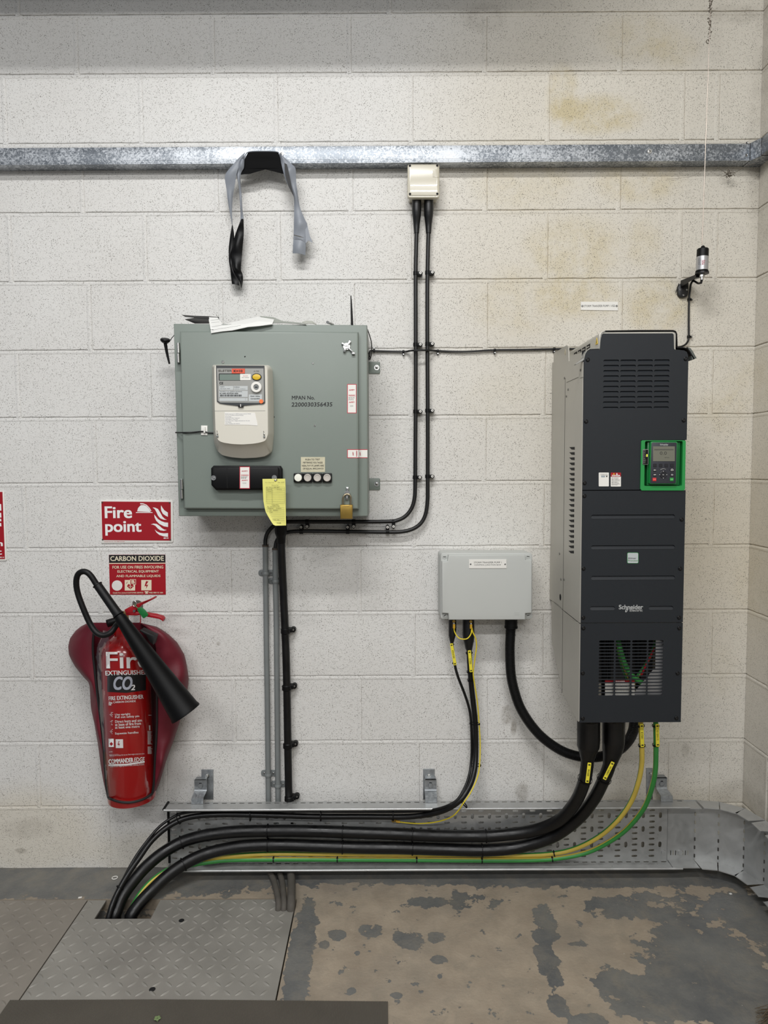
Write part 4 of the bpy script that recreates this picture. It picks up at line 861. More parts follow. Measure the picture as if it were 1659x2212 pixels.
for (xt, yt, pts, lab, xf, sds) in ((573.2, 1177, [(573.4, 1200), (573.8, 1239), (575.6, 1400), (577.3, 1500), (579.3, 1680), (580.3, 1760)], 'left grey conduit pipe beneath cabinet, tallest of the pair', fl(600, 1955, .016).x, ((573.9, 1239), (579.2, 1674))),
                                 (594.3, 1184, [(594.6, 1210), (595, 1256), (597, 1350), (598.4, 1480), (600.2, 1690), (601, 1760)], 'second grey conduit pipe, next to the thick black cable', fl(612, 1955, .016).x, ((595, 1256), (600.3, 1697.5)))):
    t = thing('conduit_pipe', lab, 'conduit', at(pts[-1][0], 1740, 0), 'grey conduits beneath the cabinet')
    mb = MB(); P = [at(xt, yt+3, Yp)]+[at(x, y, Yp) for x, y in pts]; D_ = down(P[-1], .016, xf, -.232, 0); mb.tube(smooth(P+D_[:2], 5), 6.0*K, PVCG, 16); mb.ob('pipe', t); mb = MB(); mb.tube(smooth(D_[1:], 5), 6.2*K, DUSTY, 16); mb.ob('floor_bend', t, label='dusty lower pipe end')
    mb = MB(); a = at(xt, yt, Yp); mb.tube([a+V((0, 0, .001)), a-V((0, 0, .006))], 6.9*K, mat('bush_brown', (72, 62, 54), .7), 16); mb.ob('end_bush', t)
    for s_ in sds: saddle(t, at(*s_, Yp), 6*K, PVCG)
t = thing('thick_cable', 'thick black cable dropping from cabinet bottom through the tray', 'cable', at(624, 1740, 0))
Yk = -.032; K = mpp(Yk)
mb = MB(); P = [at(x, y, Y) for x, y, Y in ((607, 1160, -.05), (608.5, 1200, -.045), (610.5, 1245, -.036), (613, 1300, Yk), (617, 1390, Yk), (619.6, 1480, Yk), (621.6, 1600, Yk), (623.6, 1705, Yk), (625, 1760, -.024))]
D_ = down(V((P[-1].x, P[-1].y, 0)), .020, fl(627, 1955, .02).x, -.232, 0); mb.tube(smooth(P+D_[:2], 5), 8.3*K, BIGBLK, 18); mb.ob('cable_sheath', t); mb = MB(); mb.tube(smooth(D_[1:], 5), 8.4*K, DUSTY, 18); mb.ob('floor_bend', t, label='dusty lower cable end')
shroud(t, [(606.4, 1112, -.07), (606.4, 1135, -.065), (606.6, 1150, -.06), (607, 1159, -.055), (607.4, 1172, -.05)], [13.2*K, 13.2*K, 13*K, 10*K, 9.2*K], PLBLK, 20, 2)
for x, y in ((617, 1363), (619.5, 1485.5), (621.8, 1611), (625, 1725)):
    mb = MB(); c = at(x, y, Yk); mb.tube([c-V((0, 0, .010)), c-V((0, 0, .007)), c+V((0, 0, .007)), c+V((0, 0, .010))], [8.6*K, 10.6*K, 10.6*K, 8.8*K], PLBLK, 20); q = c+V((.0225, .012, .002)); mb.box(c+V((.004, 0, -.006)), q+V((0, .012, .007)), PLBLK, .002)
    mb.lathe(q+V((.002, .012, 0)), [(0, .0095), (.016, .009), (.0165, .006), (.012, .0055), (.012, 0)], (0, -1, 0), PLBLK, 18); cl = mb.ob('cable_cleat', t); b = MB(); b.cyl(q+V((.002, 0, 0)), q+V((.002, -.0025, 0)), .0042, mat('bolt_grey', (110, 108, 104), .5, .6), 12); b.ob('bolt', cl)

# ------------------------------------------------------------------ grey control junction box
t = thing('control_junction_box', 'large light grey junction box with white label plate', 'junction box', at(1050, 1338, 0))
mb = MB(); a, b = at(946.2, 1188, -.02), at(1150, 1338, -.105); base_pts = rp(950.5, 1195, 1149.8, 1336, 8, 5)
mb.pxprism(base_pts, -.092, .091, JBG, .002, 2); mb.ob('base', t, 40)
mb = MB()
lp = [c_ for c_ in (d1(310, 248), d1(1370, 248), d1(1372, 318), d1(1462, 325), d1(1462, 1050), d1(1372, 1055), d1(1372, 1142), d1(316, 1144), d1(310, 1055), d1(222, 1050), d1(222, 338), d1(300, 335))]
mb.pxprism(lp, -.125, .030, JBG, .0035, 3)
lp2 = rp(952, 1194.5, 1149.8, 1337.5, 6, 4); mb.pxprism(lp2, -.106, .014, JBG, .002, 2); mb.ob('lid', t, 40)
for x, y, a in ((960.2, 1202.8, 0), (1140.6, 1202, -.1), (960.8, 1329.4, .5), (1140.6, 1329.4, .2)): part_at(SC_SLOT, 'screw', t, at(x, y, -.1065), (0, -a, 0), 1.05)
mb = MB(); mb.pxprism([(1013.2, 1227.8), (1094.2, 1227.6), (1094, 1208.4), (1013.2, 1208.6)], -.127, .002, LBL, .0004); Y = -.1273
mb.text('STORM TRANSFER PUMP 1', 1023.5, 1213.2, 1083.6, 1216.8, Y, INK); mb.text('CONTROL JUNCTION BOX', 1024.5, 1218.8, 1082.6, 1222.4, Y, INK); lbp = mb.ob('label_plate', t, 0)
for x in (1016.6, 1091): part_at(SC_SML, 'screw', lbp, at(x, 1218.6, -.127), (0, x, 0), .8)
mb = MB()
for y in (1323, 1326, 1329): prect(mb, 1111, y, 1122, y+.8, -.1254, mat('moulded_grey', (176, 178, 174), .6))
mb.ob('moulded_mark', t, 0)

# cables of that box
def tie(parent, c, d, r, w_=.0028, head=(0, -1, 0), flat=1.0, wide=None):
    """cable tie round centre c with axis d; wide = half width across when it holds several cables"""
    mb = MB(); d = V(d).normalized(); hd = V(head); hd = (hd-d*hd.dot(d)).normalized(); sd = d.cross(hd); wd = wide or r
    ring = []; n = 28
    for k in range(n+1):
        a = 2*pi*k/n; ring.append(c+hd*(r+.0008)*cos(a)+sd*(wd+.0008)*sin(a))
    vs = []; fs = []
    for p in ring:
        o = (p-c).normalized()*.0012; vs += [p-d*w_/2, p+d*w_/2, p+d*w_/2+o, p-d*w_/2+o]
    for k in range(n):
        for j in range(4): fs.append([4*k+j, 4*k+(j+1) % 4, 4*(k+1)+(j+1) % 4, 4*(k+1)+j])
    mb.add(vs, fs, PLBLK); q = c+hd*(r*.55)+sd*(wd*.85)*1.05; mb.sphere(q, .0034, PLBLK, (1, 1, 1), 8); return mb.ob('cable_tie', parent, 0)
def tie_on(parent, P, x, y, Y, r, w_, wide=None):
    q = at(x, y, Y); i = min(range(1, len(P)-1), key=lambda k: (P[k]-q).length)
    return tie(parent, P[i] if wide is None else P[i]+(q-P[i])*.5, P[i+1]-P[i-1], r, w_, wide=wide)
def marker(parent, x, y, L, wpx, ang, Y, s_, off=0):
    """yellow marker strip centred on pixel (x, y); ang = lean of its long axis from vertical (radians, + = top to the left)"""
    k = mpp(Y); c = at(x, y, Y); h, w_ = L*k/2, wpx*k/2; R_ = Matrix.Rotation(ang, 3, 'Y')
    mb = MB(); P = rounded([(-w_, -h), (w_, -h), (w_, h), (-w_, h)], w_*.4, 3)
    vs = [R_ @ V((p[0], 0, p[1]))+c for p in P]; mb.prism([(v.x, v.z) for v in vs], Y, Y+.0012, TAG, .0003)
    for s2 in (-1, 1):
        q = R_ @ V((0, -.0008, s2*(h-w_*1.1)))+c; mb.box(q-V((w_*.55, .0006, w_*.3)), q+V((w_*.55, .0006, w_*.3)), INK, rot=R_)
    # lettering reads downwards along the strip
    sz = wpx*.52; ln = sz*.62*len(s_)*1.15
    mb.text(s_, x-ln/2, y-sz/2, x+ln/2, y+sz/2, Y-.0003, INK, .01, rot=-ang-pi/2); return mb.ob('cable_marker', parent, 0)
t = thing('data_cable', 'thinner black cable marked ETH1503 leaving grey junction box', 'cable', at(980, 1700, 0))
mb = MB(); Y = -.06
P = path([(975, 1380, -.07), (979, 1410, -.065), (982.7, 1437, Y), (989.7, 1463, Y), (1003.6, 1499, -.045), (1013, 1528.8, -.04), (1017.5, 1558.7, -.04), (1019.3, 1618, -.045), (1016.5, 1658, -.06), (1009.5, 1688, -.09), (997.6, 1713.8, -.115), (985.7, 1729.7, -.125), (968, 1740, -.125), (945, 1747.5, -.11), (915, 1751.5, -.085), (860, 1753.4, -.07), (770, 1753, -.066), (693, 1752.6, -.066), (600, 1752.4, -.066), (500, 1752, -.066), (450, 1752, -.068), (411, 1754, -.07), (381, 1761.5, -.072), (344.7, 1785.6, -.095), (311.5, 1824.8, -.135), (290.4, 1855, -.165), (269.3, 1893, -.2), (256, 1921, -.225), (246, 1951, -.26), (238, 1984, -.275)], 5)
P += [P[-1]+V((0, 0, -.05)), P[-1]+V((0, 0, -.12))]
mb.tube(P, .0046, BIGBLK, 12); mb.ob('cable_sheath', t)
shroud(t, [(977.2, 1336, -.07), (977.2, 1362, -.07), (976.6, 1373, -.07), (976, 1389, -.068)], [8.4*K, 8.4*K, 7.6*K, 3.6*K])
marker(t, 979.2, 1413.5, 49, 6.6, -.175, -.076, 'ETH1503')
for x, y in ((975.5, 1391.5), (983.5, 1435)): tie_on(t, P, x, y, -.066, .0052, .0022)
t = thing('control_cable', 'black cable marked C1502 leaving middle of grey junction box', 'cable', at(1015, 1700, 0))
mb = MB()
P = path([(1013, 1396, -.07), (1014.5, 1430, -.066), (1016, 1455, -.06), (1018, 1479, -.05), (1022.5, 1519, -.045), (1026.7, 1562.6, -.045), (1027.8, 1618, -.05), (1025.8, 1658, -.07), (1018, 1690, -.1), (1004, 1715.8, -.125), (989, 1733, -.132), (965, 1748, -.122), (935, 1757.5, -.1), (900, 1762.5, -.082), (860.8, 1764.5, -.072), (770, 1764, -.068), (700, 1764, -.068), (620, 1762, -.068), (540.6, 1760, -.068), (471, 1759.5, -.07), (411, 1765, -.074), (368.8, 1782, -.09), (329.6, 1814, -.125), (299.5, 1855, -.165), (275.3, 1890, -.2), (256, 1924, -.23), (243, 1953.4, -.262), (233.5, 1984.5, -.283)], 5)
P += [P[-1]+V((0, 0, -.05)), P[-1]+V((0, 0, -.12))]
mb.tube(P, .0092, BIGBLK, 16); mb.ob('cable_sheath', t)
shroud(t, [(1012, 1336, -.07), (1012, 1372, -.07), (1012.6, 1384, -.07), (1013, 1403, -.069)], [12.6*K, 12.8*K, 11.4*K, 7*K])
marker(t, 1015.9, 1428.5, 48.5, 6.8, -.085, -.081, 'C1502')
for x, y in ((1013.5, 1406), (1017, 1449), (1020, 1475)): tie_on(t, P, x, y, -.066, .0100, .0026)
for x, y, w_ in ((1025.5, 1563, .0165), (1027.5, 1652.6, .0165)): tie(t, at(x, y, -.05), (0, 0, 1), .0115, .003, wide=w_)
tie(t, at(1000, 1733.5, -.125), (.75, 0, .66), .0135, .0035, wide=.019)
for x in (541, 693, 849): tie(t, at(x, 1760.5, -.067), (1, 0, 0), .0125, .003, wide=.0175)
tie(t, at(386, 1768, -.078), (.9, 0, .35), .012, .003, wide=.017); tie_on(t, P, 259, 1917, -.222, .0105, .003)
def lug(parent, x, y, Y, d=1):
    mb = MB(); c = at(x, y, Y); mb.tube([c+V((0, 0, .006)), c-V((0, 0, .008))], .0042, mat('crimp_yellow', (226, 176, 48), .4), 14); mb.cyl(c+V((0, 0, .006)), c+V((-.001, .002, .014)), .0034, STEEL, 12); mb.cyl(c+V((-.001, .008, .016)), c+V((-.001, -.004, .016)), .0052, BRASS, 6); return mb.ob('crimp_lug', parent)
t = thing('bonding_wire', 'short yellow-green wire looped between two glands under junction box', 'wire', at(998, 1380, -.09))
mb = MB(); mb.tube(path([(980.8, 1356, -.088), (981.5, 1363, -.09), (986, 1372.5, -.094), (992, 1378.5, -.098), (999, 1380.6, -.1), (1008, 1380, -.1), (1014, 1375, -.098), (1018, 1367, -.095), (1018.6, 1356, -.09)]), .0019, YEL2, 8); mb.ob('wire', t)
lug(t, 980.8, 1352, -.088); lug(t, 1017.5, 1352.5, -.092)
t = thing('bonding_wire', 'long thin yellow-green wire following C1502 cable into the tray', 'wire', at(1030, 1700, 0))
mb = MB(); mb.tube(path([(1019.5, 1356, -.094), (1021.5, 1366, -.092), (1027.5, 1379.5, -.09), (1029.3, 1397, -.085), (1026.3, 1420, -.08), (1022.6, 1448, -.075), (1022.8, 1462, -.072), (1026, 1483, -.065), (1031.4, 1519, -.055), (1034.6, 1558.7, -.05), (1037.2, 1608, -.055), (1035.4, 1658, -.08), (1029.4, 1684, -.11), (1015.5, 1713.8, -.135), (1000, 1736, -.142), (991, 1750, -.13), (975.4, 1764.5, -.11), (945.2, 1775, -.08), (909, 1779, -.065), (880, 1777.6, -.055), (863, 1775.5, -.052)], 5), .0021, YEL2, 8, ms=[YEL2]*6+[GREEND]*2); mb.ob('wire', t, 0)
mb = MB(); a, b = at(864, 1775.4, -.052), at(855, 1774, -.050); mb.cyl(a, b, .0042, mat('crimp_yellow', (226, 176, 48), .4), 12); c = at(849.5, 1772.4, -.047); mb.cyl(c+V((0, .004, 0)), c+V((0, -.004, 0)), .006, BRASS, 6); mb.box((c.x, -.049, c.z-.004), (b.x, -.047, c.z+.004), BRASS); mb.ob('crimp_lug', t)
# corrugated conduit
t = thing('corrugated_conduit', 'black corrugated conduit curving from grey junction box to drive', 'conduit', at(1110, 1600, 0))
P = path([(1103.6, 1352, -.07), (1102.4, 1375, -.07), (1101.4, 1409.5, -.07), (1104, 1459, -.07), (1113, 1499, -.07), (1126, 1532.8, -.072), (1148.8, 1568, -.075), (1174.6, 1595.5, -.08), (1208.4, 1619, -.09), (1238, 1631, -.10), (1265, 1635.5, -.11), (1299, 1634, -.13), (1335, 1621, -.15), (1357, 1600, -.17), (1368, 1578, -.19), (1371, 1556, -.2), (1371, 1540, -.2)], 26)
# even spacing for the rings
Q = [P[0]]; st = .00145
for p in P[1:]:
    while (p-Q[-1]).length >= st: Q.append(Q[-1]+(p-Q[-1]).normalized()*st)
mb = MB(); mb.tube(Q, [(.0168 if (i//1) % 3 else .0148) for i in range(len(Q))], CORR, 16); mb.ob('conduit_tube', t, 25)
mb = MB(); c = at(1104, 1355, -.07); mb.cyl(c+V((0, 0, .026)), c, .0215, PLBLK, 12); mb.cyl(c+V((0, 0, .004)), c-V((0, 0, .002)), .0225, PLBLK, 24); mb.ob('gland', t)

# ------------------------------------------------------------------ aerial on the right
t = thing('whip_aerial', 'tall thin whip aerial on black wall bracket near the corner', 'aerial', at(1475, 640, 0))
Ya = -.115; K = mpp(Ya)
mb = MB(); a, b = at(1516.6, 528, Ya), at(1535.5, -5, Ya); mb.tube([a, a*.5+b*.5, b+(b-a)*.25], [.0017, .0013, .001], mat('whip_steel', (170, 160, 150), .35, .8), 8); mb.ob('whip', t)
mb = MB(); n_ = (b-a).normalized()
for k in range(60):
    f_ = random.random()**1.3; q = a+(b-a)*(1-f_*.16)+V((random.gauss(0, .002), random.gauss(0, .002), 0)); mb.tube([q, q+V((random.uniform(-.006, .006), random.uniform(-.004, .004), random.uniform(-.006, .01)))], .0011, WEB, 4)
q = a+(b-a)*.825; mb.tube([q+V((cos(u_)*.004-.005, 0, sin(u_)*.006)) for u_ in [i*.6 for i in range(10)]], .0012, WEB, 5)
tag(mb.ob('cobweb'), 'dusty cobweb clinging around the top of tall whip aerial', 'cobweb')
mb = MB(); T0 = at(1516.8, 531, Ya); B0 = at(1516.2, 587, Ya); Hh = T0.z-B0.z
mb.lathe(B0, [(0, 13*K), (.002, 13*K), (.004, 12.2*K), (Hh*.56, 12*K), (Hh*.86, 11.8*K), (Hh*.89, 10.5*K), (Hh*.90, 4.6*K), (Hh*.96, 4*K), (Hh, 2.6*K)], (.02, 0, 1), PLBLK, 28); bs_ = mb.ob('coil_base', t)
mb = MB(); mb.lathe(B0+V((0, 0, .004)), [(0, 12.3*K), (Hh*.52, 12.2*K)], (.02, 0, 1), mat('label_silver', (176, 176, 178), .35, .5), 28)
lines(mb, 5, 1508, 559, 1515, 573, Ya-12.6*K, INK, .7); lines(mb, 5, 1516, 562, 1524, 572, Ya-12.6*K, RINK, .8, seed=4); mb.ob('label_band', bs_)
BRK = mat('bracket_black', (26, 26, 28), .35, .3)
mb = MB(); c = at(1516.5, 588.5, Ya); mb.cyl(c, c-V((0, 0, .005)), 14*K, BRK, 24)
w1, w2 = at(1478, 606, -.012), c-V((0, 0, .004))
mb.loft([[w1+V((-.012, 0, 0)), w1+V((.010, 0, .006)), w1+V((.010, 0, -.006)), w1+V((-.012, 0, -.022))], [w2+V((-.014, .012, .001)), w2+V((.014, .012, .001)), w2+V((.014, .012, -.006)), w2+V((-.014, .012, -.010))]], BRK)
mb.pxprism([d5(*p) for p in ((198, 1500), (212, 1476), (240, 1460), (297, 1452), (297, 1560), (290, 1585), (272, 1600), (245, 1604), (218, 1598), (202, 1578))], -.012, .0115, BRK, .001); mb.ob('bracket', t)
for x, y in ((218, 1530), (281, 1530), (250, 1582)): part_at(SC_SML, 'screw', t, at(*d5(x, y), -.0122), (0, .4, 0), .8)
mb = MB(); c = at(1516.2, 591, Ya-.002); mb.cyl(c+V((0, 0, .002)), c-V((0, 0, .010)), .0075, STEEL, 6); mb.cyl(c-V((0, 0, .010)), c-V((-.0, 0, .020)), .0048, STEEL, 16); mb.cyl(c-V((0, 0, .018)), c-V((.002, 0, .032)), .0044, PLBLK, 12, r2=.0026); mb.ob('connector', t)
t = thing('aerial_cable', 'thin black cable dropping from aerial bracket behind the drive', 'cable', at(1488, 740, 0))
mb = MB(); mb.tube(path([(1514, 611, Ya), (1508, 612, -.09), (1498, 607, -.05), (1492.5, 614, -.02), (1490.5, 628, -.010), (1488.6, 646, Yt), (1487.9, 690, Yt), (1487.8, 728, Yt), (1485, 739, -.012), (1478, 746, -.02), (1466, 750, -.03), (1445, 752, -.05)]), .0033, BLACK, 10); mb.ob('cable_sheath', t)
for x, y in ((1488.6, 646.5), (1487.8, 727)): nclip(t, x, y, 1, 0)
mb = MB(); mb.tube([at(*d5(205, 1470), -.014), at(*d5(175, 1560), -.008)], .0012, BLACK, 6); mb.tube([at(*d5(207, 1470), -.014), at(*d5(190, 1545), -.008)], .0008, BLACK, 6); mb.ob('tie_tail', t)
# name plate
t = thing('name_plate', 'small white engraved plate reading STORM TRANSFER PUMP 1 VSD', 'sign', at(1295, 670, 0))
mb = MB(); mb.pxprism([(1254.8, 669.6), (1335, 670.8), (1335, 651.8), (1254.8, 651.6)], -.0025, .002, LBL, .0004); mb.text('STORM TRANSFER PUMP 1 VSD', 1262, 658.6, 1328.2, 663.2, -.0028, INK); pl_ = mb.ob('plate', t, 0)
for x in (1258, 1332): part_at(SC_SML, 'screw', t, at(x, 661, -.0026), (0, x, 0), 1.05)

# ------------------------------------------------------------------ safety signs
t = thing('fire_point_sign', 'red Fire point sign with white helmet and flames', 'sign', at(294, 1174, 0))
mb = MB(); mb.pxprism(rounded([(214.9, 1080), (373.6, 1080.4), (374, 1172), (217.6, 1173.8)][::-1], 4, 4), -.004, .0035, LBL, .0008); mb.ob('backing_plate', t)
mb = MB(); mb.pxprism([(221.3, 1166.6), (369.2, 1167.8), (368.8, 1084.2), (218.9, 1083.2)], -.0046, .0006, RED); mb.ob('red_panel', t, 0)
Y = -.0050; mb = MB(); mb.text('Fire', 227, 1094.2, 284.3, 1119, Y, WHT, .022)
mb.text('point', 228, 1126, 305, 1156.5, Y, WHT, .022); mb.text('403 H', 353, 1161, 363.6, 1163.8, Y, WHT, .03); mb.text('Chubb Fire Ltd  Tel: 0800 321666', 225, 1169, 269, 1171, -.0043, RINK)
mb.ob('lettering', t, 0)
mb = MB()
poly(mb, c4, [(848, 248), (1035, 248), (1035, 243), (1020, 240), (848, 240)][::-1], Y, WHT); poly(mb, c4, [(862, 232), (872, 195), (892, 172), (905, 162), (935, 160), (965, 172), (992, 200), (1012, 236), (1005, 238)], Y, WHT)
poly(mb, c4, [(896, 140), (930, 142), (968, 158), (1000, 190), (1022, 226), (1012, 228), (990, 192), (960, 164), (930, 152), (896, 152)], Y, WHT)
FL = [[(1130, 165), (1142, 185), (1165, 218), (1206, 245), (1206, 292), (1180, 280), (1150, 258), (1132, 225), (1128, 195)],
      [(1035, 188), (1062, 190), (1095, 205), (1120, 245), (1145, 290), (1170, 315), (1194, 326), (1160, 325), (1122, 310), (1096, 280), (1078, 240), (1060, 208)],
      [(1052, 266), (1072, 290), (1095, 318), (1130, 340), (1170, 355), (1208, 358), (1208, 407), (1160, 398), (1110, 372), (1075, 335), (1058, 300)],
      [(1015, 378), (1045, 368), (1080, 372), (1110, 392), (1140, 420), (1165, 435), (1194, 440), (1160, 449), (1120, 443), (1090, 420), (1065, 392), (1040, 380)],
      [(1060, 436), (1085, 458), (1120, 472), (1160, 478), (1208, 475), (1208, 518), (1160, 512), (1110, 495), (1078, 468)]]
for p in FL: poly(mb, c4, p[::-1], Y, WHT)
mb.ob('flame_symbol', t, 0)
for x, y in ((221, 1085.4), (366.4, 1085.8), (221.8, 1165.5), (368, 1166)):
    b = MB(); c = at(x, y, -.0048); b.cyl(c, c+V((0, -.0014, 0)), .0026, mat('screw_dark', (84, 74, 66), .5, .5), 12); b.ob('screw', t)
t = thing('carbon_dioxide_sign', 'red and black CARBON DIOXIDE sign below Fire point sign', 'sign', at(297, 1284, 0))
mb = MB(); q = lambda a, b: c4(a, b); mb.pxprism([c4(557, 1163), c4(1182, 1163), c4(1176, 716), c4(545, 718)], -.0022, .0018, RED); mb.ob('panel', t, 0)
mb = MB(); mb.pxprism([c4(549, 808), c4(1178, 804), c4(1176, 717), c4(546, 719)], -.0026, .0004, INK); mb.pxprism([c4(549, 819), c4(1179, 816), c4(1178, 807), c4(549, 810)], -.0026, .0004, CREAM); mb.ob('black_band', t, 0)
mb = MB(); Y = -.0030
for s_, a, b, c, d, bo in (('CARBON DIOXIDE', 560, 732, 1162, 786, .03), ('FOR USE ON FIRES INVOLVING', 585, 840, 1156, 872, .025), ('ELECTRICAL EQUIPMENT', 640, 890, 1106, 921, .025), ('AND FLAMMABLE LIQUIDS', 627, 942, 1124, 972, .025), ('Chubb Fire Limited CUSTOMER SERVICE', 588, 1136, 932, 1150, .03), ('FREE 0800 32 1666', 996, 1134, 1152, 1149, .03)):
    (x0, y0), (x1, y1) = c4(a, b), c4(c, d); mb.text(s_, x0, y0, x1, y1, Y, CREAM, bo*.5)
poly(mb, c4, [(950, 1153), (985, 1153), (976, 1140), (960, 1140)], Y, CREAM); poly(mb, c4, [(944, 1138), (990, 1138), (988, 1127), (948, 1127)], Y, CREAM)
mb.ob('lettering', t, 0)
mb = MB()
cx, cy0 = c4(637, 1062); mb.pxprism([(cx+11.4*cos(a*pi/14), cy0-11.2*sin(a*pi/14)) for a in range(28)], -.0028, .0006, LBL); Y2 = -.0030
poly(mb, c4, [(723, 1118), (839, 1118), (839, 1000), (723, 1000)], -.0026, CREAM); poly(mb, c4, [(908, 1116), (1022, 1116), (1022, 1000), (908, 1000)], -.0026, CREAM)
poly(mb, c4, [(782, 1052), (792, 1052), (848, 1052), (848, 992), (782, 992)], -.0028, CREAM); poly(mb, c4, [(787, 1047), (843, 1047), (843, 997), (787, 997)], -.0030, RED)
(x0, y0), (x1, y1) = c4(800, 1003), c4(832, 1040); mb.text('B', x0, y0, x1, y1, -.0034, CREAM, .04)
poly(mb, c4, [(785, 1104), (824, 1070), (810, 1045), (785, 1052), (762, 1045), (748, 1070)], Y2, RED); poly(mb, c4, [(980, 1015), (988, 1015), (962, 1055), (986, 1052), (960, 1100), (966, 1066), (944, 1070), (962, 1012)][::-1], Y2, RED)
poly(mb, c4, [(782, 1096), (788, 1096), (788, 1052), (782, 1052)], -.0033, CREAM); poly(mb, c4, [(764, 1074), (810, 1074), (810, 1070), (764, 1070)], -.0033, CREAM)
poly(mb, c4, [(738, 1040), (742, 1042), (756, 1020), (752, 1018)], Y2, RED); mb.ob('pictogram', t, 0)
t = thing('wall_sign', 'red sign with white edge cut off by left side of photo', 'sign', at(-60, 1210, 0))
mb = MB(); mb.pxprism(rounded([(-190, 1214), (14.5, 1211.5), (9, 1061), (-190, 1061)], 4, 4), -.004, .0035, LBL, .0008); mb.ob('backing_plate', t)
mb = MB(); mb.pxprism([(-180, 1209), (10.6, 1207.5), (5.2, 1062.5), (-180, 1062.5)], -.0046, .0006, RED); mb.ob('red_panel', t, 0)
mb = MB()
for y0, y1 in ((1089, 1103), (1108, 1118), (1121, 1126), (1130, 1137)): mb.pxprism([(-14, y1), (3, y1), (2.4, y0), (-20, y0-3)], -.005, .0004, WHT)
mb.text('Fire alarm', -112, 1168, 5.5, 1180, -.005, WHT, .022); mb.text('call point', -108, 1186, 3.8, 1202, -.005, WHT, .022); mb.text('405 H', -3, 1202.8, 8.5, 1205, -.005, WHT, .03); mb.ob('lettering', t, 0)

# ------------------------------------------------------------------ fire extinguisher
XE = at(282, 1600, -.105).x; YE = -.105; RE = .0778; LEAN = -.020; zE0 = at(285, 1741, -.155).z; zE1 = at(285, 1400, YE).z
def xe(z): return XE+LEAN*(z-zE0)
def cylhit(p, R_):
    """slide a point along the sight line on to the cylinder of radius R_"""
    d = p-CAM; ox, oy = CAM.x-xe(p.z), CAM.y-YE; a = d.x*d.x+d.y*d.y; b = 2*(ox*d.x+oy*d.y); c = ox*ox+oy*oy-R_*R_; D = b*b-4*a*c
    if D < 0: D = 0
    return CAM+d*((-b-sqrt(D))/(2*a))
def wrap(mb, R_, step=.006):
    bm = bmesh.new(); vs = [bm.verts.new(v) for v in mb.v]
    for f, mi in zip(mb.f, mb.m):
        try: g = bm.faces.new([vs[i] for i in f]); g.material_index = mi
        except ValueError: pass
    xs = [v.x for v in mb.v]; x = min(xs)+step
    while x < max(xs):
        bmesh.ops.bisect_plane(bm, geom=list(bm.verts)+list(bm.edges)+list(bm.faces), plane_co=(x, 0, 0), plane_no=(1, 0, 0)); x += step
    bm.verts.index_update(); mb.v = [cylhit(v.co, R_+(YE-RE-v.co.y)) for v in bm.verts]; mb.f = [[v.index for v in f.verts] for f in bm.faces]; mb.m = [f.material_index for f in bm.faces]; bm.free()
t = thing('fire_extinguisher', 'red carbon dioxide fire extinguisher with black horn on left wall', 'fire extinguisher', (XE, YE, zE0))
EXR = mat('extinguisher_red', (158, 20, 20), .22, coat=.4)
mb = MB(); mb.lathe((XE, YE, zE0), [(0, RE*.9), (.004, RE*.985), (.010, RE), (zE1-zE0-.03, RE), (zE1-zE0+.005, RE*.93), (zE1-zE0+.03, RE*.68), (zE1-zE0+.045, RE*.42), (zE1-zE0+.075, RE*.36), (zE1-zE0+.08, .01)], (LEAN, 0, 1), EXR, 64); mb.ob('cylinder', t, 40)
def r5(mb, a, b, c, d, Y, m): (x0, y0), (x1, y1) = c5(a, b), c5(c, d); p, q = at(x0, y0, Y), at(x1, y1, Y); mb.add([(p.x, Y, q.z), (q.x, Y, q.z), (q.x, Y, p.z), (p.x, Y, p.z)], [[0, 1, 2, 3]], m)
mb = MB(); Yt_ = YE-RE; 
mb.add([at(*c5(a, b), Yt_) for a, b in ((527, 800), (740, 812), (960, 782), (960, 600), (740, 606), (527, 600))], [[0, 1, 4, 5], [1, 2, 3, 4]], INK); wrap(mb, RE+.0010); mb.ob('black_label', t, 60)
mb = MB()
def x5(s_, a, b, c, d, m=WHT, bo=.03, sh=0., rot=.05): (x0, y0), (x1, y1) = c5(a, b), c5(c, d); mb.text(s_, x0, y0, x1, y1, Yt_, m, bo*.5, sh, rot=rot)
x5('Fire', 515, 352, 1010, 540, WHT, .025, rot=0); x5('EXTINGUISHER', 503, 560, 985, 612, WHT, .03, rot=.02); x5('CO', 598, 630, 808, 778, mat('label_silver_blue', (176, 182, 194), .4), .06, .25, rot=0); x5('2', 792, 722, 838, 782, WHT, .05, .2)
x5('FIRE EXTINGUISHER', 540, 842, 936, 888); x5('5kg CARBON DIOXIDE', 540, 902, 850, 930, bo=.02); x5('70B', 540, 932, 572, 954, bo=.02)
x5('Use upright', 612, 1040, 788, 1070, bo=.02); x5('Pull out safety pin', 612, 1066, 888, 1098, bo=.02); x5('Direct horn and aim', 612, 1112, 918, 1142, bo=.02); x5('at base of fire from', 612, 1144, 908, 1178, bo=.02); x5('at least one metre', 612, 1180, 892, 1208, bo=.02); x5('Squeeze handles', 612, 1248, 880, 1280, bo=.02)
x5('COMMANDER', 540, 1548, 822, 1600, bo=.06, rot=.07); x5('EDGE', 826, 1534, 950, 1584, bo=.03, sh=.2, rot=.07)
x5('CAUTION', 548, 1468, 586, 1478, bo=0); x5('Inspect and test before', 548, 1498, 656, 1508, bo=0); x5('Discharge and recharge after any use. Check weight at least once a year.', 548, 1496, 950, 1516, bo=0, rot=.06); x5('Chubb Fire Ltd, Pengspring Industrial Estate, Camberley, UK GU15', 552, 1614, 945, 1640, bo=0, rot=.06)
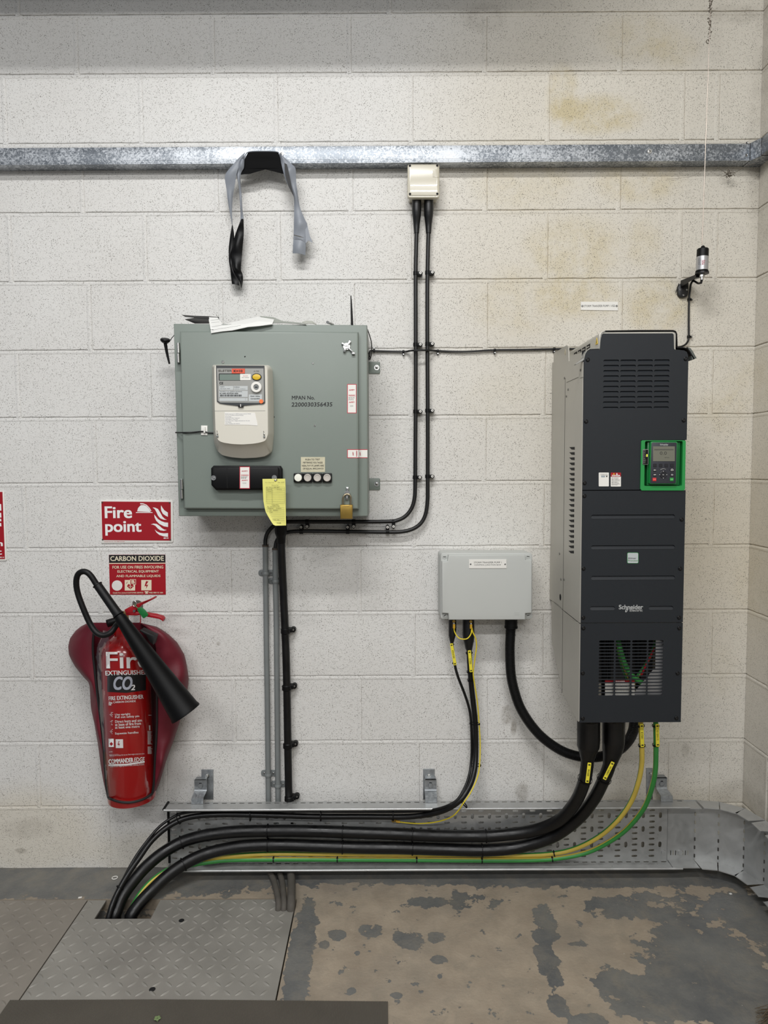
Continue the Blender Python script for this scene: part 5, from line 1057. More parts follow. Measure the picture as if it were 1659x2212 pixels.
p = [at(*c5(a, b), Yt_) for a, b in ((540, 1612), (740, 1606), (946, 1578), (946, 1594), (740, 1624), (540, 1632))]; mb.add(p, [[0, 5, 4, 1], [1, 4, 3, 2]], WHT)
for a in (548, 620): r5(mb, a if a > 600 else 540, 1332 if a > 600 else 1326, a+86 if a > 600 else 602, 1430 if a > 600 else 1418, Yt_, WHT)
rr = random.Random(8)
for k in range(34):
    y = 1240+k*7.6
    if 1390 < y < 1410: continue
    a = 978+(y-1240)*.01; r5(mb, a, y, a+rr.uniform(34, 52), y+3.2, Yt_, WHT)
for k, (a, b) in enumerate(((552, 1030), (552, 1120), (552, 1220))):
    for j in range(5): r5(mb, a+rr.uniform(0, 26), b+j*12, a+rr.uniform(26, 42), b+j*12+4, Yt_, WHT)
r5(mb, 988, 1060, 1024, 1066, Yt_, WHT); r5(mb, 994, 1176, 1010, 1230, Yt_, WHT)
wrap(mb, RE+.0018, .004)
n0 = len(mb.v); b = MB(); poly(b, c5, [(655, 1352), (664, 1354), (650, 1382), (668, 1380), (656, 1414), (655, 1392), (642, 1394)][::-1], Yt_, RED); poly(b, c5, [(572, 1406), (592, 1384), (572, 1362), (552, 1384)], Yt_, RED); wrap(b, RE+.0024); mb.add(b.v, b.f, RED)
mb.ob('lettering', t, 0)
# valve and levers
mb = MB(); YV = -.13; a = at(290, 1372, YV); mb.lathe((xe(zE1+.06), YE, zE1+.06), [(0, .022), (.03, .022), (.034, .017), (.06, .016), (.064, .012)], (0, 0, 1), mat('valve_brass', (150, 128, 84), .35, .8), 20)
mb.cyl((XE-.055, YE-.03, zE1+.09), (XE-.012, YE, zE1+.1), .013, PLBLK, 16); mb.ob('valve', t)
mb = MB(); mb.pxprism([c4(*p) for p in ((715, 1335), (735, 1380), (800, 1372), (860, 1330), (905, 1285), (1052, 1212), (1056, 1200), (1046, 1192), (960, 1235), (830, 1282), (760, 1310))], YV-.016, .026, RED, .003); mb.ob('upper_lever', t, 40)
mb = MB(); mb.pxprism([c4(*p) for p in ((728, 1378), (742, 1398), (850, 1400), (905, 1392), (960, 1412), (1100, 1438), (1128, 1450), (1148, 1468), (1156, 1440), (1135, 1414), (1060, 1392), (960, 1378), (870, 1362), (830, 1352))], YV-.014, .024, RED, .003); mb.ob('lower_lever', t, 40)
mb = MB(); mb.pxprism([c4(*p) for p in ((893, 1490), (903, 1490), (901, 1385), (894, 1385))], YV-.005, .003, RED); mb.ob('lever_strut', t, 0)
mb = MB(); c = at(*c4(832, 1265), YV-.02); mb.tube([c+V((cos(k*.55)*.006, 0, sin(k*.55)*.009)) for k in range(13)], .0014, STEEL, 6); c2_ = at(*c4(830, 1345), YV-.018); mb.cyl(c2_, c2_+V((0, -.003, 0)), .004, STEEL, 12); mb.ob('safety_pin', t)
mb = MB(); GT = mat('tag_green', (22, 108, 52), .45); mb.pxprism([c4(*p) for p in ((866, 1318), (880, 1308), (915, 1308), (952, 1340), (985, 1386), (980, 1400), (938, 1430), (926, 1426), (900, 1392), (870, 1352))], YV-.030, .003, GT, .0008); mb.tube([at(*c4(832, 1268), YV-.024), at(*c4(850, 1300), YV-.026), at(*c4(882, 1324), YV-.031)], .0013, GT, 6); mb.ob('green_seal_tag', t)
YH = -.215
HORN = mat('horn_black', (6, 6, 7), .5, spec=.2)
HOSE = mat('hose_black', (11, 11, 12), .5, spec=.3, bump=.2, bs=300)
mb = MB(); Q = [(652, 1485, -.17), (625, 1512, -.185), (570, 1585, -.2), (490, 1618, -.205), (410, 1592, -.205), (335, 1490, -.2), (255, 1310, -.2), (198, 1150, -.2), (180, 1030, -.205), (196, 945, -.21), (240, 908, -.213), (295, 912, YH), (345, 955, YH), (395, 1030, YH), (430, 1085, YH)]
mb.tube(path([(*c4(a, b), y) for a, b, y in Q], 6), 6.3*mpp(-.2), HOSE, 16); mb.ob('hose', t)
mb = MB(); k = mpp(-.23); A_, B_ = at(*c4(415, 1052), YH), at(*c4(655, 1395), -.235); d = B_-A_
mb.tube([A_, A_+d*.02, A_+d*.03, A_+d*.75, A_+d*.93, B_], [10.6*k, 10.6*k, 9.3*k, 9.8*k, 10.4*k, 12.5*k], HOSE, 24); mb.ob('grip', t, 45)
mb = MB(); C_ = at(401.7, 1541.5, -.245); d = C_-B_; L = [0, .03, .08, .5, .97, .985, 1.0, .99, .3]; R_ = [10.5, 12.8, 13.2, 22, 33, 34.6, 34.6, 32.5, 12]
mb.tube([B_+d*l for l in L], [r_*k for r_ in R_], HORN, 40, cap=False); mb.ob('horn', t, 45)
# wall hook
t = thing('extinguisher_hook', 'round metal wall bracket behind the extinguisher levers', 'bracket', at(298, 1318, 0))
mb = MB(); c = at(*c4(868, 1285), -.002); mb.cyl(c, c+V((0, -.004, 0)), .0185, mat('hook_grey', (112, 104, 98), .5, .6), 28); mb.tube([c+V((0, -.004, 0)), c+V((0, -.05, -.004)), c+V((-.002, -.07, .004))], .006, mat('hook_grey', (112, 104, 98), .5, .6), 12); mb.ob('hook', t)
# cover bag
def interp(T, y):
    if y <= T[0][0]: return T[0][1]
    for (a, b), (c, d) in zip(T, T[1:]):
        if y <= c: f_ = (y-a)/(c-a); return b+(d-b)*f_
    return T[-1][1]
TL = [(1345, 190), (1352, 176), (1362, 164), (1378, 152), (1395, 148), (1415, 149.5), (1437, 160), (1460, 178), (1476, 193), (1500, 195), (1530, 197.5), (1570, 205), (1610, 212), (1650, 218), (1690, 224), (1722, 231)]
TP = [(1345, 205), (1375, 202), (1400, 200), (1430, 203), (1470, 207), (1520, 213), (1560, 218), (1615, 224), (1650, 226), (1700, 230), (1722, 234)]
TQ = [(1345, 300), (1352, 312), (1362, 324), (1380, 333), (1400, 337), (1440, 338), (1500, 339), (1560, 339), (1610, 337), (1660, 334), (1705, 332), (1722, 326)]
TR = [(1345, 303), (1349, 330), (1357, 345), (1368, 362), (1388, 383), (1415, 399), (1445, 405), (1468, 408), (1490, 405), (1520, 400), (1560, 388), (1600, 375), (1640, 360), (1690, 345), (1722, 332)]
BAG = mat('burgundy_cloth', (98, 10, 30), .6, var=.08, vs=12, bump=.25, bs=350)
t = thing('extinguisher_cover', 'burgundy fabric cover with clear front window around the extinguisher', 'cover', (XE, -.02, zE0))
def wy(X, z=None): return YE-sqrt(max((RE+.007)**2-(X-xe(zE0+.2 if z is None else z))**2, .03**2))
ys = [1345+i*(1722-1345)/44 for i in range(45)]
mb = MB(); rL = []; rR = []
for y in ys:
    pl, l, pr, r_ = interp(TP, y), interp(TL, y), interp(TQ, y), interp(TR, y)
    a = at(pl, y, -.13); b = at(l, y, -.07); row = []
    for k in range(13):
        u_ = k/12; Yk_ = -.135+.125*u_**1.6; Yk_ -= .024*sin(pi*u_)*abs(sin(y*.021-u_*1.2))**.6; xx = pl+(l-pl)*sin(min(1, u_*1.25)*pi/2); row.append(at(xx+1.5*sin(y*.05+u_*5)*sin(pi*u_), y, Yk_-.006*sin(y*.06+3*u_)*sin(pi*u_)))
    rL.append(row); row = []
    for k in range(17):
        u_ = k/16; xx = pr+(r_-pr)*sin(min(1, u_*1.2)*pi/2); cr_ = (abs(sin(y*.018-xx*.022))**.6-.5)*.030*sin(pi*u_)+(abs(sin(y*.05+xx*.03))-.5)*.008*sin(pi*u_); Yk_ = cr_ + -.135+.125*u_**1.8-.035*sin(pi*u_)*(1 if y < 1640 else (1722-y)/82)-.010*sin(y*.045+xx*.06)*sin(pi*u_); row.append(at(xx, y, Yk_))
    rR.append(row)
for rws, fl_ in ((rL, 0), (rR, 1)):
    n = len(rws[0]); vs = [p for r in rws for p in r]; fs = [[i*n+j, i*n+j+1, (i+1)*n+j+1, (i+1)*n+j] for i in range(len(rws)-1) for j in range(n-1)]; mb.add(vs, fs, BAG)
bk = [];
for a, b in zip(rL, rR): bk.append([a[-1], b[-1]])
mb.add([p for r in bk for p in r], [[2*i, 2*i+1, 2*i+3, 2*i+2] for i in range(len(bk)-1)], BAG)
mb.ob('fabric_body', t, 70)
PIPE = mat('black_piping', (14, 14, 15), .5)
mb = MB(); k = mpp(-.14)
P = [at(interp(TP, y), y, wy(at(interp(TP, y), y, -.13).x)-.002) for y in ys[2::3]]+[cylhit(at(x, y, -.18), RE+.010) for x, y in ((240, 1726), (250, 1730), (265, 1733), (285, 1733), (305, 1728), (318, 1722), (326, 1716))]+[at(interp(TQ, y), y, wy(at(interp(TQ, y), y, -.13).x)-.002) for y in ys[-2:8:-3]]
mb.tube(smooth(P, 3), 2.7*k, PIPE, 10); mb.ob('edge_piping', t)
# clear window
g = bpy.data.materials.new('clear_plastic'); g.use_nodes = True; nt = g.node_tree; nt.nodes.remove(nt.nodes['Principled BSDF']); out = nt.nodes['Material Output']
tr = N(nt, 'ShaderNodeBsdfTransparent'); tr.inputs[0].default_value = (.90, .88, .88, 1); gl = N(nt, 'ShaderNodeBsdfGlossy'); gl.inputs['Roughness'].default_value = .05; fr_ = N(nt, 'ShaderNodeFresnel'); fr_.inputs[0].default_value = 1.28
no = N(nt, 'ShaderNodeTexNoise'); no.inputs['Scale'].default_value = 9; no.inputs['Detail'].default_value = 1.5; no.inputs['Distortion'].default_value = .8; tc = N(nt, 'ShaderNodeTexCoord'); nt.links.new(tc.outputs['Object'], no.inputs['Vector'])
bp = N(nt, 'ShaderNodeBump'); bp.inputs['Strength'].default_value = .7; bp.inputs['Distance'].default_value = .008; nt.links.new(no.outputs[0], bp.inputs['Height']); nt.links.new(bp.outputs[0], gl.inputs['Normal']); nt.links.new(bp.outputs[0], fr_.inputs['Normal'])
mf = N(nt, 'ShaderNodeMath', operation='MULTIPLY'); mf.inputs[1].default_value = .55; nt.links.new(fr_.outputs[0], mf.inputs[0]); mf2 = N(nt, 'ShaderNodeMath', operation='MINIMUM'); mf2.inputs[1].default_value = .24; nt.links.new(mf.outputs[0], mf2.inputs[0])
ms = N(nt, 'ShaderNodeMixShader'); nt.links.new(mf2.outputs[0], ms.inputs[0]); nt.links.new(tr.outputs[0], ms.inputs[1]); nt.links.new(gl.outputs[0], ms.inputs[2]); nt.links.new(ms.outputs[0], out.inputs[0])
mb = MB(); vs = []; n = 21
for y in [1362+i*(1726-1362)/50 for i in range(51)]:
    a, b = interp(TP, y), interp(TQ, y)
    for k in range(n):
        x = a+(b-a)*k/(n-1); p = at(x, y, -.15); Yw = wy(p.x, p.z); sh_ = max(0, (1420-y)/60); vs.append(at(x, y, Yw+.03*sh_*(.5+.5*sin(k*.9))-.004*sin(k*1.3+y*.09)*(.25+1.8*sh_)))
mb.add(vs, [[i*n+j, i*n+j+1, (i+1)*n+j+1, (i+1)*n+j] for i in range(50) for j in range(n-1)], g); mb.ob('clear_window', t, 70)
mb = MB(); mb.pxprism([c5(*p) for p in ((1000, 245), (1040, 275), (1066, 175), (905, 102), (880, 120), (960, 170))], -.205, .03, PIPE, .004); mb.ob('strap', t)

# ------------------------------------------------------------------ variable speed drive
YF = -.39; XS = 1.8095
root = thing('variable_speed_drive', 'tall dark anthracite pump drive unit with green keypad panel', 'drive unit', at(1360, 1560, -.2))
k = mpp(YF)
def zx(x, y, Y=YF): p = at(x, y, Y); return p.x, p.z
xL = at(1262, 780, YF).x; xRt = at(1487, 790, YF).x; zTop = zx(1380, 717.5)[1]; zSh = zx(1280, 754)[1]; zB = zx(1360, 1560.4)[1]; zM = zx(1360, 1345.4)[1]; zU = zx(1300, 1059)[1]
xn0, xn1 = zx(1297.5, 730)[0], zx(1457.5, 730)[0]
# sheet-metal side
def yz(x, y, X=XS): p = atX(x, y, X); return (max(YF+.004, min(-.0015, p.y)), p.z)
prof = [yz(1196, 763), (yz(1211, 754)), yz(1224, 745.5), yz(1228, 750), yz(1228.5, 780), (YF+.004, zx(1262, 781)[1]), (YF+.004, zM), (yz(1235, 1338)), yz(1206, 1306), (-.0015, yz(1188, 1295)[1])]
def xprism(mb, P, x0, x1, m, bev=0):
    bm = bmesh.new(); f = bm.faces.new([bm.verts.new((x0, y, z)) for y, z in P]); r = bmesh.ops.extrude_face_region(bm, geom=[f])
    for v in [g_ for g_ in r['geom'] if isinstance(g_, bmesh.types.BMVert)]: v.co.x = x1
    bmesh.ops.recalc_face_normals(bm, faces=bm.faces); bmesh.ops.triangulate(bm, faces=[f for f in bm.faces if len(f.verts) > 4]); mb.bm(bm, m)
mb = MB(); body = [p for p in prof if True]
xprism(mb, prof, XS, XS+.002, ALU)
bodyp = [(-.0015, yz(1196, 781)[1]), (YF+.030, zSh-.004), (YF+.030, zM), (-.0015, zM)]
xprism(mb, bodyp, XS+.002, xRt-.001, ALU)
mb.ob('side_housing', root, 30)
lo = [(p_[0], p_[1]-.0007) for p_ in (yz(1191, 1297.2), yz(1206, 1306), yz(1235, 1338), (YF+.004, zM))]+[ (YF+.004, zB+.001), yz(1247, 1557, XS), yz(1217, 1499), yz(1208, 1458), yz(1192, 1386)]
# open-bottomed wiring box so that the grille shows its inside
mb = MB(); xprism(mb, lo, XS, XS+.002, ALU); xprism(mb, lo, xRt-.003, xRt-.001, ALU)
dep = -.17; Z0_ = at(1300, 1525, YF).z; mb.box((XS+.002, dep, Z0_), (xRt-.003, dep+.003, zM), mat('box_inside', (60, 60, 62), .6, .3)); mb.box((XS, YF+.004, zM-.003), (xRt-.002, dep, zM-.001), ALU); mb.box((XS+.001, -.387, zB+.0005), (xRt-.002, -.365, zB+.003), PLBLK)
mb.ob('wiring_box', root, 30)
mb = MB()
p, q = yz(1221.5, 775), yz(1217, 1500)
mb.box((XS-.0006, p[0]-.0012, q[1]), (XS+.0005, p[0]+.0006, p[1]-.06), mat('seam_dark', (70, 68, 64), .6))
for (x0, y0), (x1, y1) in (((1224, 826), (1249, 815)), ((1253, 817), (1261, 814)), ((1197, 1301.5), (1212, 1313))):
    a, b = atX(x0, y0, XS-.0005), atX(x1, y1, XS-.0005); mb.tube([a, b], .0005, mat('seam_dark', (70, 68, 64), .6), 4)
mb.ob('panel_seam', root, 0)
mb = MB()
for i in range(21):
    y = 967+i*11.2
    xs_ = 1232-.1*i*.9; P = [atX(xs_-2, y-1, XS), atX(xs_+9.5, y-1.6, XS), atX(xs_+9.5, y+4.6, XS), atX(xs_+3, y+4, XS)]
    P = [(p.y, p.z) for p in P]; xprism(mb, P, XS-.0004, XS+.001, PITBLK)
mb.ob('side_vent', root, 0)
for x, y in ((1254.3, 799.6), (1219.7, 816.5), (1227.5, 841.5), (1223.8, 856), (1212, 1251.5), (1209, 1196), (1219, 1252)):
    mb = MB(); a = atX(x, y, XS); mb.cyl(a, a-V((.0016, 0, 0)), .0035, mat('bolt_grey', (110, 108, 104), .5, .6), 10); mb.ob('rivet', root)
mb = MB(); a = atX(1210.5, 1290, XS); mb.cyl(a+V((.001, 0, 0)), a-V((.0006, 0, 0)), .0105, PITBLK, 20); a = atX(1221, 760.5, XS); mb.cyl(a+V((.001, 0, 0)), a-V((.0006, 0, 0)), .0095, mat('hole_light', (190, 182, 160), .7), 20); mb.ob('mounting_hole', root)
# hood
mb = MB(); yb0 = -.06
hp = rounded([(xn0-.004, zSh-.02), (xn1+.004, zSh-.02), (xn1+.004, zTop+.001), (xn0-.004, zTop+.001)], .010, 4)
mb.prism(hp, YF+.002, yb0, ALU, .0006)
for r_ in range(2):
    for c in range(5):
        y0 = -.12-.048*c if c < 4 else 0
        if c < 4:
            zc_ = zTop-.016-.018*r_; xprism(mb, [(y0, zc_-.012), (y0-.036, zc_-.012), (y0-.036, zc_), (y0, zc_)], xn0-.0046, xn0-.003, PITBLK)
            xprism(mb, [(y0-.004, zc_-.009), (y0-.032, zc_-.009), (y0-.024, zc_-.005), (y0-.004, zc_-.005)], xn0-.0052, xn0-.004, ALU)
mb.ob('top_hood', root, 30)
mb = MB(); a = xn0-.0052
tri = [(-.358, zTop-.030), (-.378, zTop-.030), (-.368, zTop-.011)]; xprism(mb, tri, a-.0002, a+.001, mat('warn_yellow', (220, 186, 50), .5)); xprism(mb, [(-.366, zTop-.026), (-.370, zTop-.026), (-.368, zTop-.016)], a-.0004, a, INK); mb.ob('warning_triangle', root, 0)
# shoulder cap, bent edges
mb = MB()
def strip(P, w_=.004, y0=YF-.001, y1=YF+.03, m=DRVE):
    vs = []
    for x, z in P: vs += [(x, y0, z), (x, y1, z)]
    n = len(P); vs2 = []
    for i in range(n):
        a = V(P[max(0, i-1)]); b = V(P[min(n-1, i+1)]); t_ = (b-a).normalized(); nn = V((-t_.y, t_.x)); p = V(P[i])+nn*w_; vs2 += [(p.x, y0, p.y), (p.x, y1, p.y)]
    m0 = len(vs); mb.add(vs+vs2, [f for i in range(n-1) for f in ([2*i, 2*i+2, 2*i+3, 2*i+1], [m0+2*i, m0+2*i+1, m0+2*i+3, m0+2*i+2], [2*i, m0+2*i, m0+2*i+2, 2*i+2], [2*i+1, 2*i+3, m0+2*i+3, m0+2*i+1])], m)
Lc = [zx(*c6(*p)) for p in ((408, 392), (414, 360), (425, 320), (445, 290), (475, 272), (580, 267), (590, 150), (598, 108), (615, 90), (640, 82))]; strip(Lc, .0016)
Rc = [zx(*c6(*p)) for p in ((640, 82), (1000, 76), (1375, 76), (1400, 85), (1410, 110), (1415, 252), (1425, 262), (1490, 262), (1530, 272), (1555, 305), (1580, 350), (1600, 385))]; strip(Rc, .0030, m=PLBLK)
mb.ob('front_rim', root, 40)
mb = MB(); Rl = [zx(*c6(*p), YF+.02) for p in ((1500, 262), (1535, 275), (1560, 310), (1600, 382), (1548, 402), (1543, 340), (1520, 300))]; mb.prism(Rl[::-1], YF-.001, YF+.06, mat('lug_grey', (92, 96, 92), .45, .3), .001)
Ll = [zx(*c6(*p)) for p in ((320, 434), (330, 438), (412, 395), (412, 368), (405, 372))]; mb.prism(Ll, YF+.002, YF+.02, DRVE, .0005); mb.ob('edge_flap', root, 30)
# front covers; plates with louvres built from tiles
def tiled(mb, X0, X1, Z0, Z1, cols, rows, Y, m, holes=True, slope=None, fm=None, q=2, depth=.002):
    """rectangle X0..X1, Z0..Z1 with slots in columns [(x0, x1)] and rows [(z0, z1)] (top row first)"""
    xe = [X0]+[(cols[i][1]+cols[i+1][0])/2 for i in range(len(cols)-1)]+[X1]; ze = [Z1]+[(rows[i][0]+rows[i+1][1])/2 for i in range(len(rows)-1)]+[Z0]
    for i, (a, b) in enumerate(cols):
        for j, (c, d) in enumerate(rows): mb.cell(xe[i], xe[i+1], ze[j+1], ze[j], a, b, c, d, Y, m, q=q, slope=slope, fm=fm, depth=depth)
Z = lambda y, x=1370: zx(x, y)[1]
X_ = lambda x, y=1000: zx(x, y)[0]
# upper cover
mb = MB(); g0x, g1x = zx(1301, 830)[0], zx(1449, 830)[0]; g1z, g0z = Z(775.5), Z(885.5)
cols = [(X_(a, 830), X_(b, 830)) for a, b in ((1303, 1336.5), (1339.5, 1373), (1376.5, 1409.5), (1412.5, 1445.5))]; rows = [(Z(779.6+11.3*i+2.9), Z(779.6+11.3*i-2.9)) for i in range(10)]
LOUV = DRV
tiled(mb, g0x, g1x, g0z, g1z, cols, rows, YF, DRV, slope=(.0045, .0003), q=4)
def fp(mb, P, m=DRV):   # flat front polygon, with a skirt going back
    P = [V((x, 0, z)) for x, z in P]; bm = bmesh.new(); f = bm.faces.new([bm.verts.new((p.x, YF, p.z)) for p in P]); f.normal_update(); bmesh.ops.triangulate(bm, faces=[f]); mb.bm(bm, m)
out_ = [zx(*c6(*p)) for p in ((409, 376), (413, 352), (428, 318), (448, 292), (480, 278), (583, 272), (594, 160), (604, 112), (622, 102), (1370, 100), (1384, 112), (1388, 268), (1400, 278), (1498, 286), (1525, 302), (1539, 335), (1542, 376))]
xl1, xr1 = zx(1261.6, 780)[0], zx(1487, 780)[0]
# shoulder region above the louvres
up = out_+[(xr1, g1z), (g1x, g1z), (g0x, g1z), (xl1, g1z)]
fp(mb, up)
xg, zg = zx(1384, 1000)[0], Z(950.6, 1430)
fp(mb, [(xl1, g1z), (g0x, g1z), (g0x, g0z), (xl1, g0z)]); fp(mb, [(g1x, g1z), (xr1, g1z), (xr1, g0z), (g1x, g0z)]); fp(mb, [(xl1, g0z), (xr1, g0z), (xr1, zg), (xl1, zg)]); fp(mb, [(xl1, zg), (xg-.001, zg), (xg-.001, zU+.0012), (xl1, zU+.0012)])
bnd = out_+[(xr1, zg), (xg-.001, zg), (xg-.001, zU+.0012), (xl1, zU+.0012)]
vs = []
for x, z in bnd: vs += [(x, YF, z), (x, YF+.006, z)]
n = len(bnd); mb.add(vs, [[2*i, 2*i+1, 2*((i+1) % n)+1, 2*((i+1) % n)] for i in range(n)], DRV)
mb.ob('upper_cover', root, 30)
# middle cover
mb = MB(); z1, z0 = zU-.0012, zM+.001
zs_ = [z1, Z(1104), Z(1128), Z(1170), Z(1194), Z(1236), Z(1260), Z(1301.5), Z(1325.5), z0]
for i, zc_ in ((1, 1116), (3, 1182), (5, 1248)): mb.cell(xl1, xr1, zs_[i+1], zs_[i], X_(1276.5, zc_), X_(1458, zc_), Z(zc_+4.3), Z(zc_-4.3), YF, DRV, q=4, slope=(.005, -.001))
xm = X_(1364, 1313); mb.cell(xl1, xm, zs_[8], zs_[7], X_(1274.5, 1313), X_(1328.5, 1313), Z(1317.8), Z(1309.2), YF, DRV, q=4, slope=(.005, -.001)); mb.cell(xm, xr1, zs_[8], zs_[7], X_(1401, 1313), X_(1454.5, 1313), Z(1317.8), Z(1309.2), YF, DRV, q=4, slope=(.005, -.001))
for i in (0, 2, 4, 6, 8): fp(mb, [(xl1, zs_[i]), (xr1, zs_[i]), (xr1, zs_[i+1]), (xl1, zs_[i+1])])
for a, b in (((xl1, z1), (xr1, z1)), ((xr1, z1), (xr1, z0)), ((xr1, z0), (xl1, z0)), ((xl1, z0), (xl1, z1))): mb.add([(a[0], YF, a[1]), (a[0], YF+.006, a[1]), (b[0], YF+.006, b[1]), (b[0], YF, b[1])], [[0, 1, 2, 3]], DRV)
mb.ob('middle_cover', root, 30)
# lower cover with open grille
mb = MB(); z1, z0 = zM-.0012, zB; GD = .0016
cols = [(X_(a, 1440), X_(b, 1440)) for a, b in ((1293.4, 1326.4), (1329.2, 1361.6), (1364.6, 1397), (1399.4, 1432.4))]; rows = [(Z(1385.5+7.12*i+2.35), Z(1385.5+7.12*i-2.35)) for i in range(17)]
gx0, gx1, gz1, gz0 = X_(1290, 1440), X_(1436, 1440), Z(1381), Z(1504); tiled(mb, gx0, gx1, gz0, gz1, cols, rows, YF, DRV, depth=GD, q=2)
fp(mb, [(xl1, z1), (xr1, z1), (xr1, gz1), (xl1, gz1)]); fp(mb, [(xl1, gz1), (gx0, gz1), (gx0, gz0), (xl1, gz0)]); fp(mb, [(gx1, gz1), (xr1, gz1), (xr1, gz0), (gx1, gz0)]); fp(mb, [(xl1, gz0), (xr1, gz0), (xr1, z0), (xl1, z0)])
for a, b in (((xl1, z1), (xr1, z1)), ((xr1, z1), (xr1, z0)), ((xr1, z0), (xl1, z0)), ((xl1, z0), (xl1, z1))): mb.add([(a[0], YF, a[1]), (a[0], YF+.008, a[1]), (b[0], YF+.008, b[1]), (b[0], YF, b[1])], [[0, 1, 2, 3]], DRV)
mb.ob('lower_cover', root, 30)
# dark backing behind the joints
mb = MB(); mb.box((xl1+.001, YF+.0265, zM-.004), (xr1-.001, YF+.0285, zSh), PLBLK); mb.box((xl1+.001, YF+.006, zM-.003), (xr1-.001, YF+.026, zM+.003), PLBLK); mb.box((xl1+.001, YF+.006, zM), (xl1+.003, YF+.028, zSh-.02), PLBLK); mb.box((xr1-.004, YF+.0062, zM), (xr1-.002, YF+.028, zSh-.02), PLBLK); mb.ob('inner_frame', root, 0)
# inside the wiring box
mb = MB(); mb.box((X_(1417, 1440)+.004, -.375, Z(1512)), (xRt-.004, -.372, Z(1382)), mat('inner_sheet', (170, 170, 172), .4, .5))
P = [(X_(1375, 1470), Z(1498)), (X_(1375, 1470), Z(1512)), (X_(1436, 1470), Z(1512)), (X_(1436, 1470), Z(1448)), (X_(1416, 1470), Z(1448))]; mb.prism(P, -.376, -.3745, mat('inner_sheet', (170, 170, 172), .4, .5)); mb.ob('gland_plate', root, 0)
mb = MB(); prect(mb, 1307, 1469.5, 1371, 1473.5, -.3785, RED); prect(mb, 1307, 1473.5, 1371, 1503.5, -.3785, LBL); mb.text('DANGER', 1330, 1470.5, 1350, 1472.8, -.379, WHT, .02)
lines(mb, 5, 1322, 1478, 1366, 1501, -.379, INK, .7, seed=9); mb.ob('inner_label', root, 0)
for nm, pts, r_, ms_ in (('inner_earth_cable', [(1334, 1378, -.33), (1340, 1405, -.34), (1352, 1440, -.35), (1368, 1462, -.355), (1392, 1480, -.36), (1400, 1500, -.36)], .008, [GREEND]*7+[YEL]*3), ('inner_earth_cable', [(1420, 1378, -.33), (1408, 1410, -.33), (1392, 1440, -.33), (1372, 1470, -.33), (1366, 1500, -.33)], .005, [YEL]*5+[GREEND]*5), ('inner_earth_cable', [(1334, 1400, -.32), (1344, 1440, -.32), (1356, 1470, -.32), (1362, 1500, -.32)], .005, [YEL]*5+[GREEND]*5), ('inner_control_wire', [(1414, 1400, -.34), (1404, 1420, -.34), (1395, 1438, -.34), (1385, 1460, -.34)], .003, [RED]*10)):
    mb = MB(); mb.tube(path(pts), r_, GREEND, 10, ms=ms_); mb.ob(nm, root)
for x, w_ in ((1305, 10), (1316, 5), (1352, 6), (1378, 10)):
    mb = MB(); a, b = at(x, 1372, -.30), at(x, 1520, -.30); mb.tube([a, b], w_*.0009, PLBLK, 12); mb.ob('inner_power_cable', root)
# screws
for C, L in ((c6, ((450, 388), (1513, 378), (432, 1057), (1492, 1045), (415, 1725), (413, 1865))), (c7, ((1470, 312), (403, 845), (1453, 845), (400, 1377), (1440, 1377))), (c8, ((402, 285), (1443, 285), (395, 773), (1425, 775), (395, 1265), (1412, 1262)))):
    for x, y in L: part_at(SC_BLK, 'screw', root, at(*C(x, y), YF), (0, x*.1, 0))
# stickers and badge
mb = MB(); mb.pxprism(rp(1293.4, 1020.8, 1315.3, 1050.6, 1.5), YF-.0004, .0004, LBL); mb.text('ATV630C11N4', 1297, 1023.6, 1312, 1025, YF-.0007, INK)
prect(mb, 1297.5, 1026.4, 1314, 1026.8, YF-.0006, INK); prect(mb, 1298.5, 1027.6, 1307, 1031, YF-.0006, mat('tint_grey', (150, 160, 166), .5)); prect(mb, 1309.5, 1027.5, 1312, 1030.5, YF-.0006, INK); mb.ob('rating_sticker', root, 0)
mb = MB(); mb.pxprism(rp(1319.2, 1020.8, 1341.3, 1051, 1.5), YF-.0004, .0004, LBL); mb.pxprism(rp(1319.2, 1020.8, 1341.3, 1030, 1.4), YF-.0006, .0002, RED)
mb.text('DANGER', 1322, 1026.2, 1339.6, 1029, YF-.0009, WHT, .04)
for x, m_ in ((1326, mat('warn_yellow', (220, 186, 50), .5)), (1332.6, WHT)): mb.pxprism([(x-2.2, 1025.4), (x+2.2, 1025.4), (x, 1021.6)], YF-.0008, .0002, m_)
lines(mb, 8, 1321, 1032, 1340, 1049.5, YF-.0007, INK, .7, seed=12); mb.ob('danger_sticker', root, 0)
mb = MB(); mb.pxprism(rp(1354.9, 1193.6, 1379.2, 1217, 3), YF-.0006, .0006, GREEN); mb.pxprism(rp(1355.6, 1194.3, 1378.5, 1216.3, 2.6), YF-.0010, .0004, mat('badge_silver', (190, 196, 198), .35, .2)); mb.text('Altivar', 1356.5, 1204, 1374.6, 1207.6, YF-.0014, INK); mb.text('Process', 1356.5, 1209, 1378, 1212.6, YF-.0014, GREEND); mb.ob('badge', root, 0)
SIL = mat('logo_silver', (170, 172, 172), .4, .2)
mb = MB(); mb.text('Schneider', 1336.8, 1306.5, 1389, 1316, YF-.0005, SIL, .03); mb.text('Electric', 1360.2, 1315.6, 1388, 1321, YF-.0005, SIL, .02)
poly(mb, c8, [(856, 105), (862, 88), (878, 76), (892, 78), (886, 96), (872, 112), (860, 114)][::-1], YF-.0005, SIL); poly(mb, c8, [(868, 102), (872, 90), (882, 86), (876, 100)][::-1], YF-.0009, DRV); mb.ob('maker_logo', root, 0)
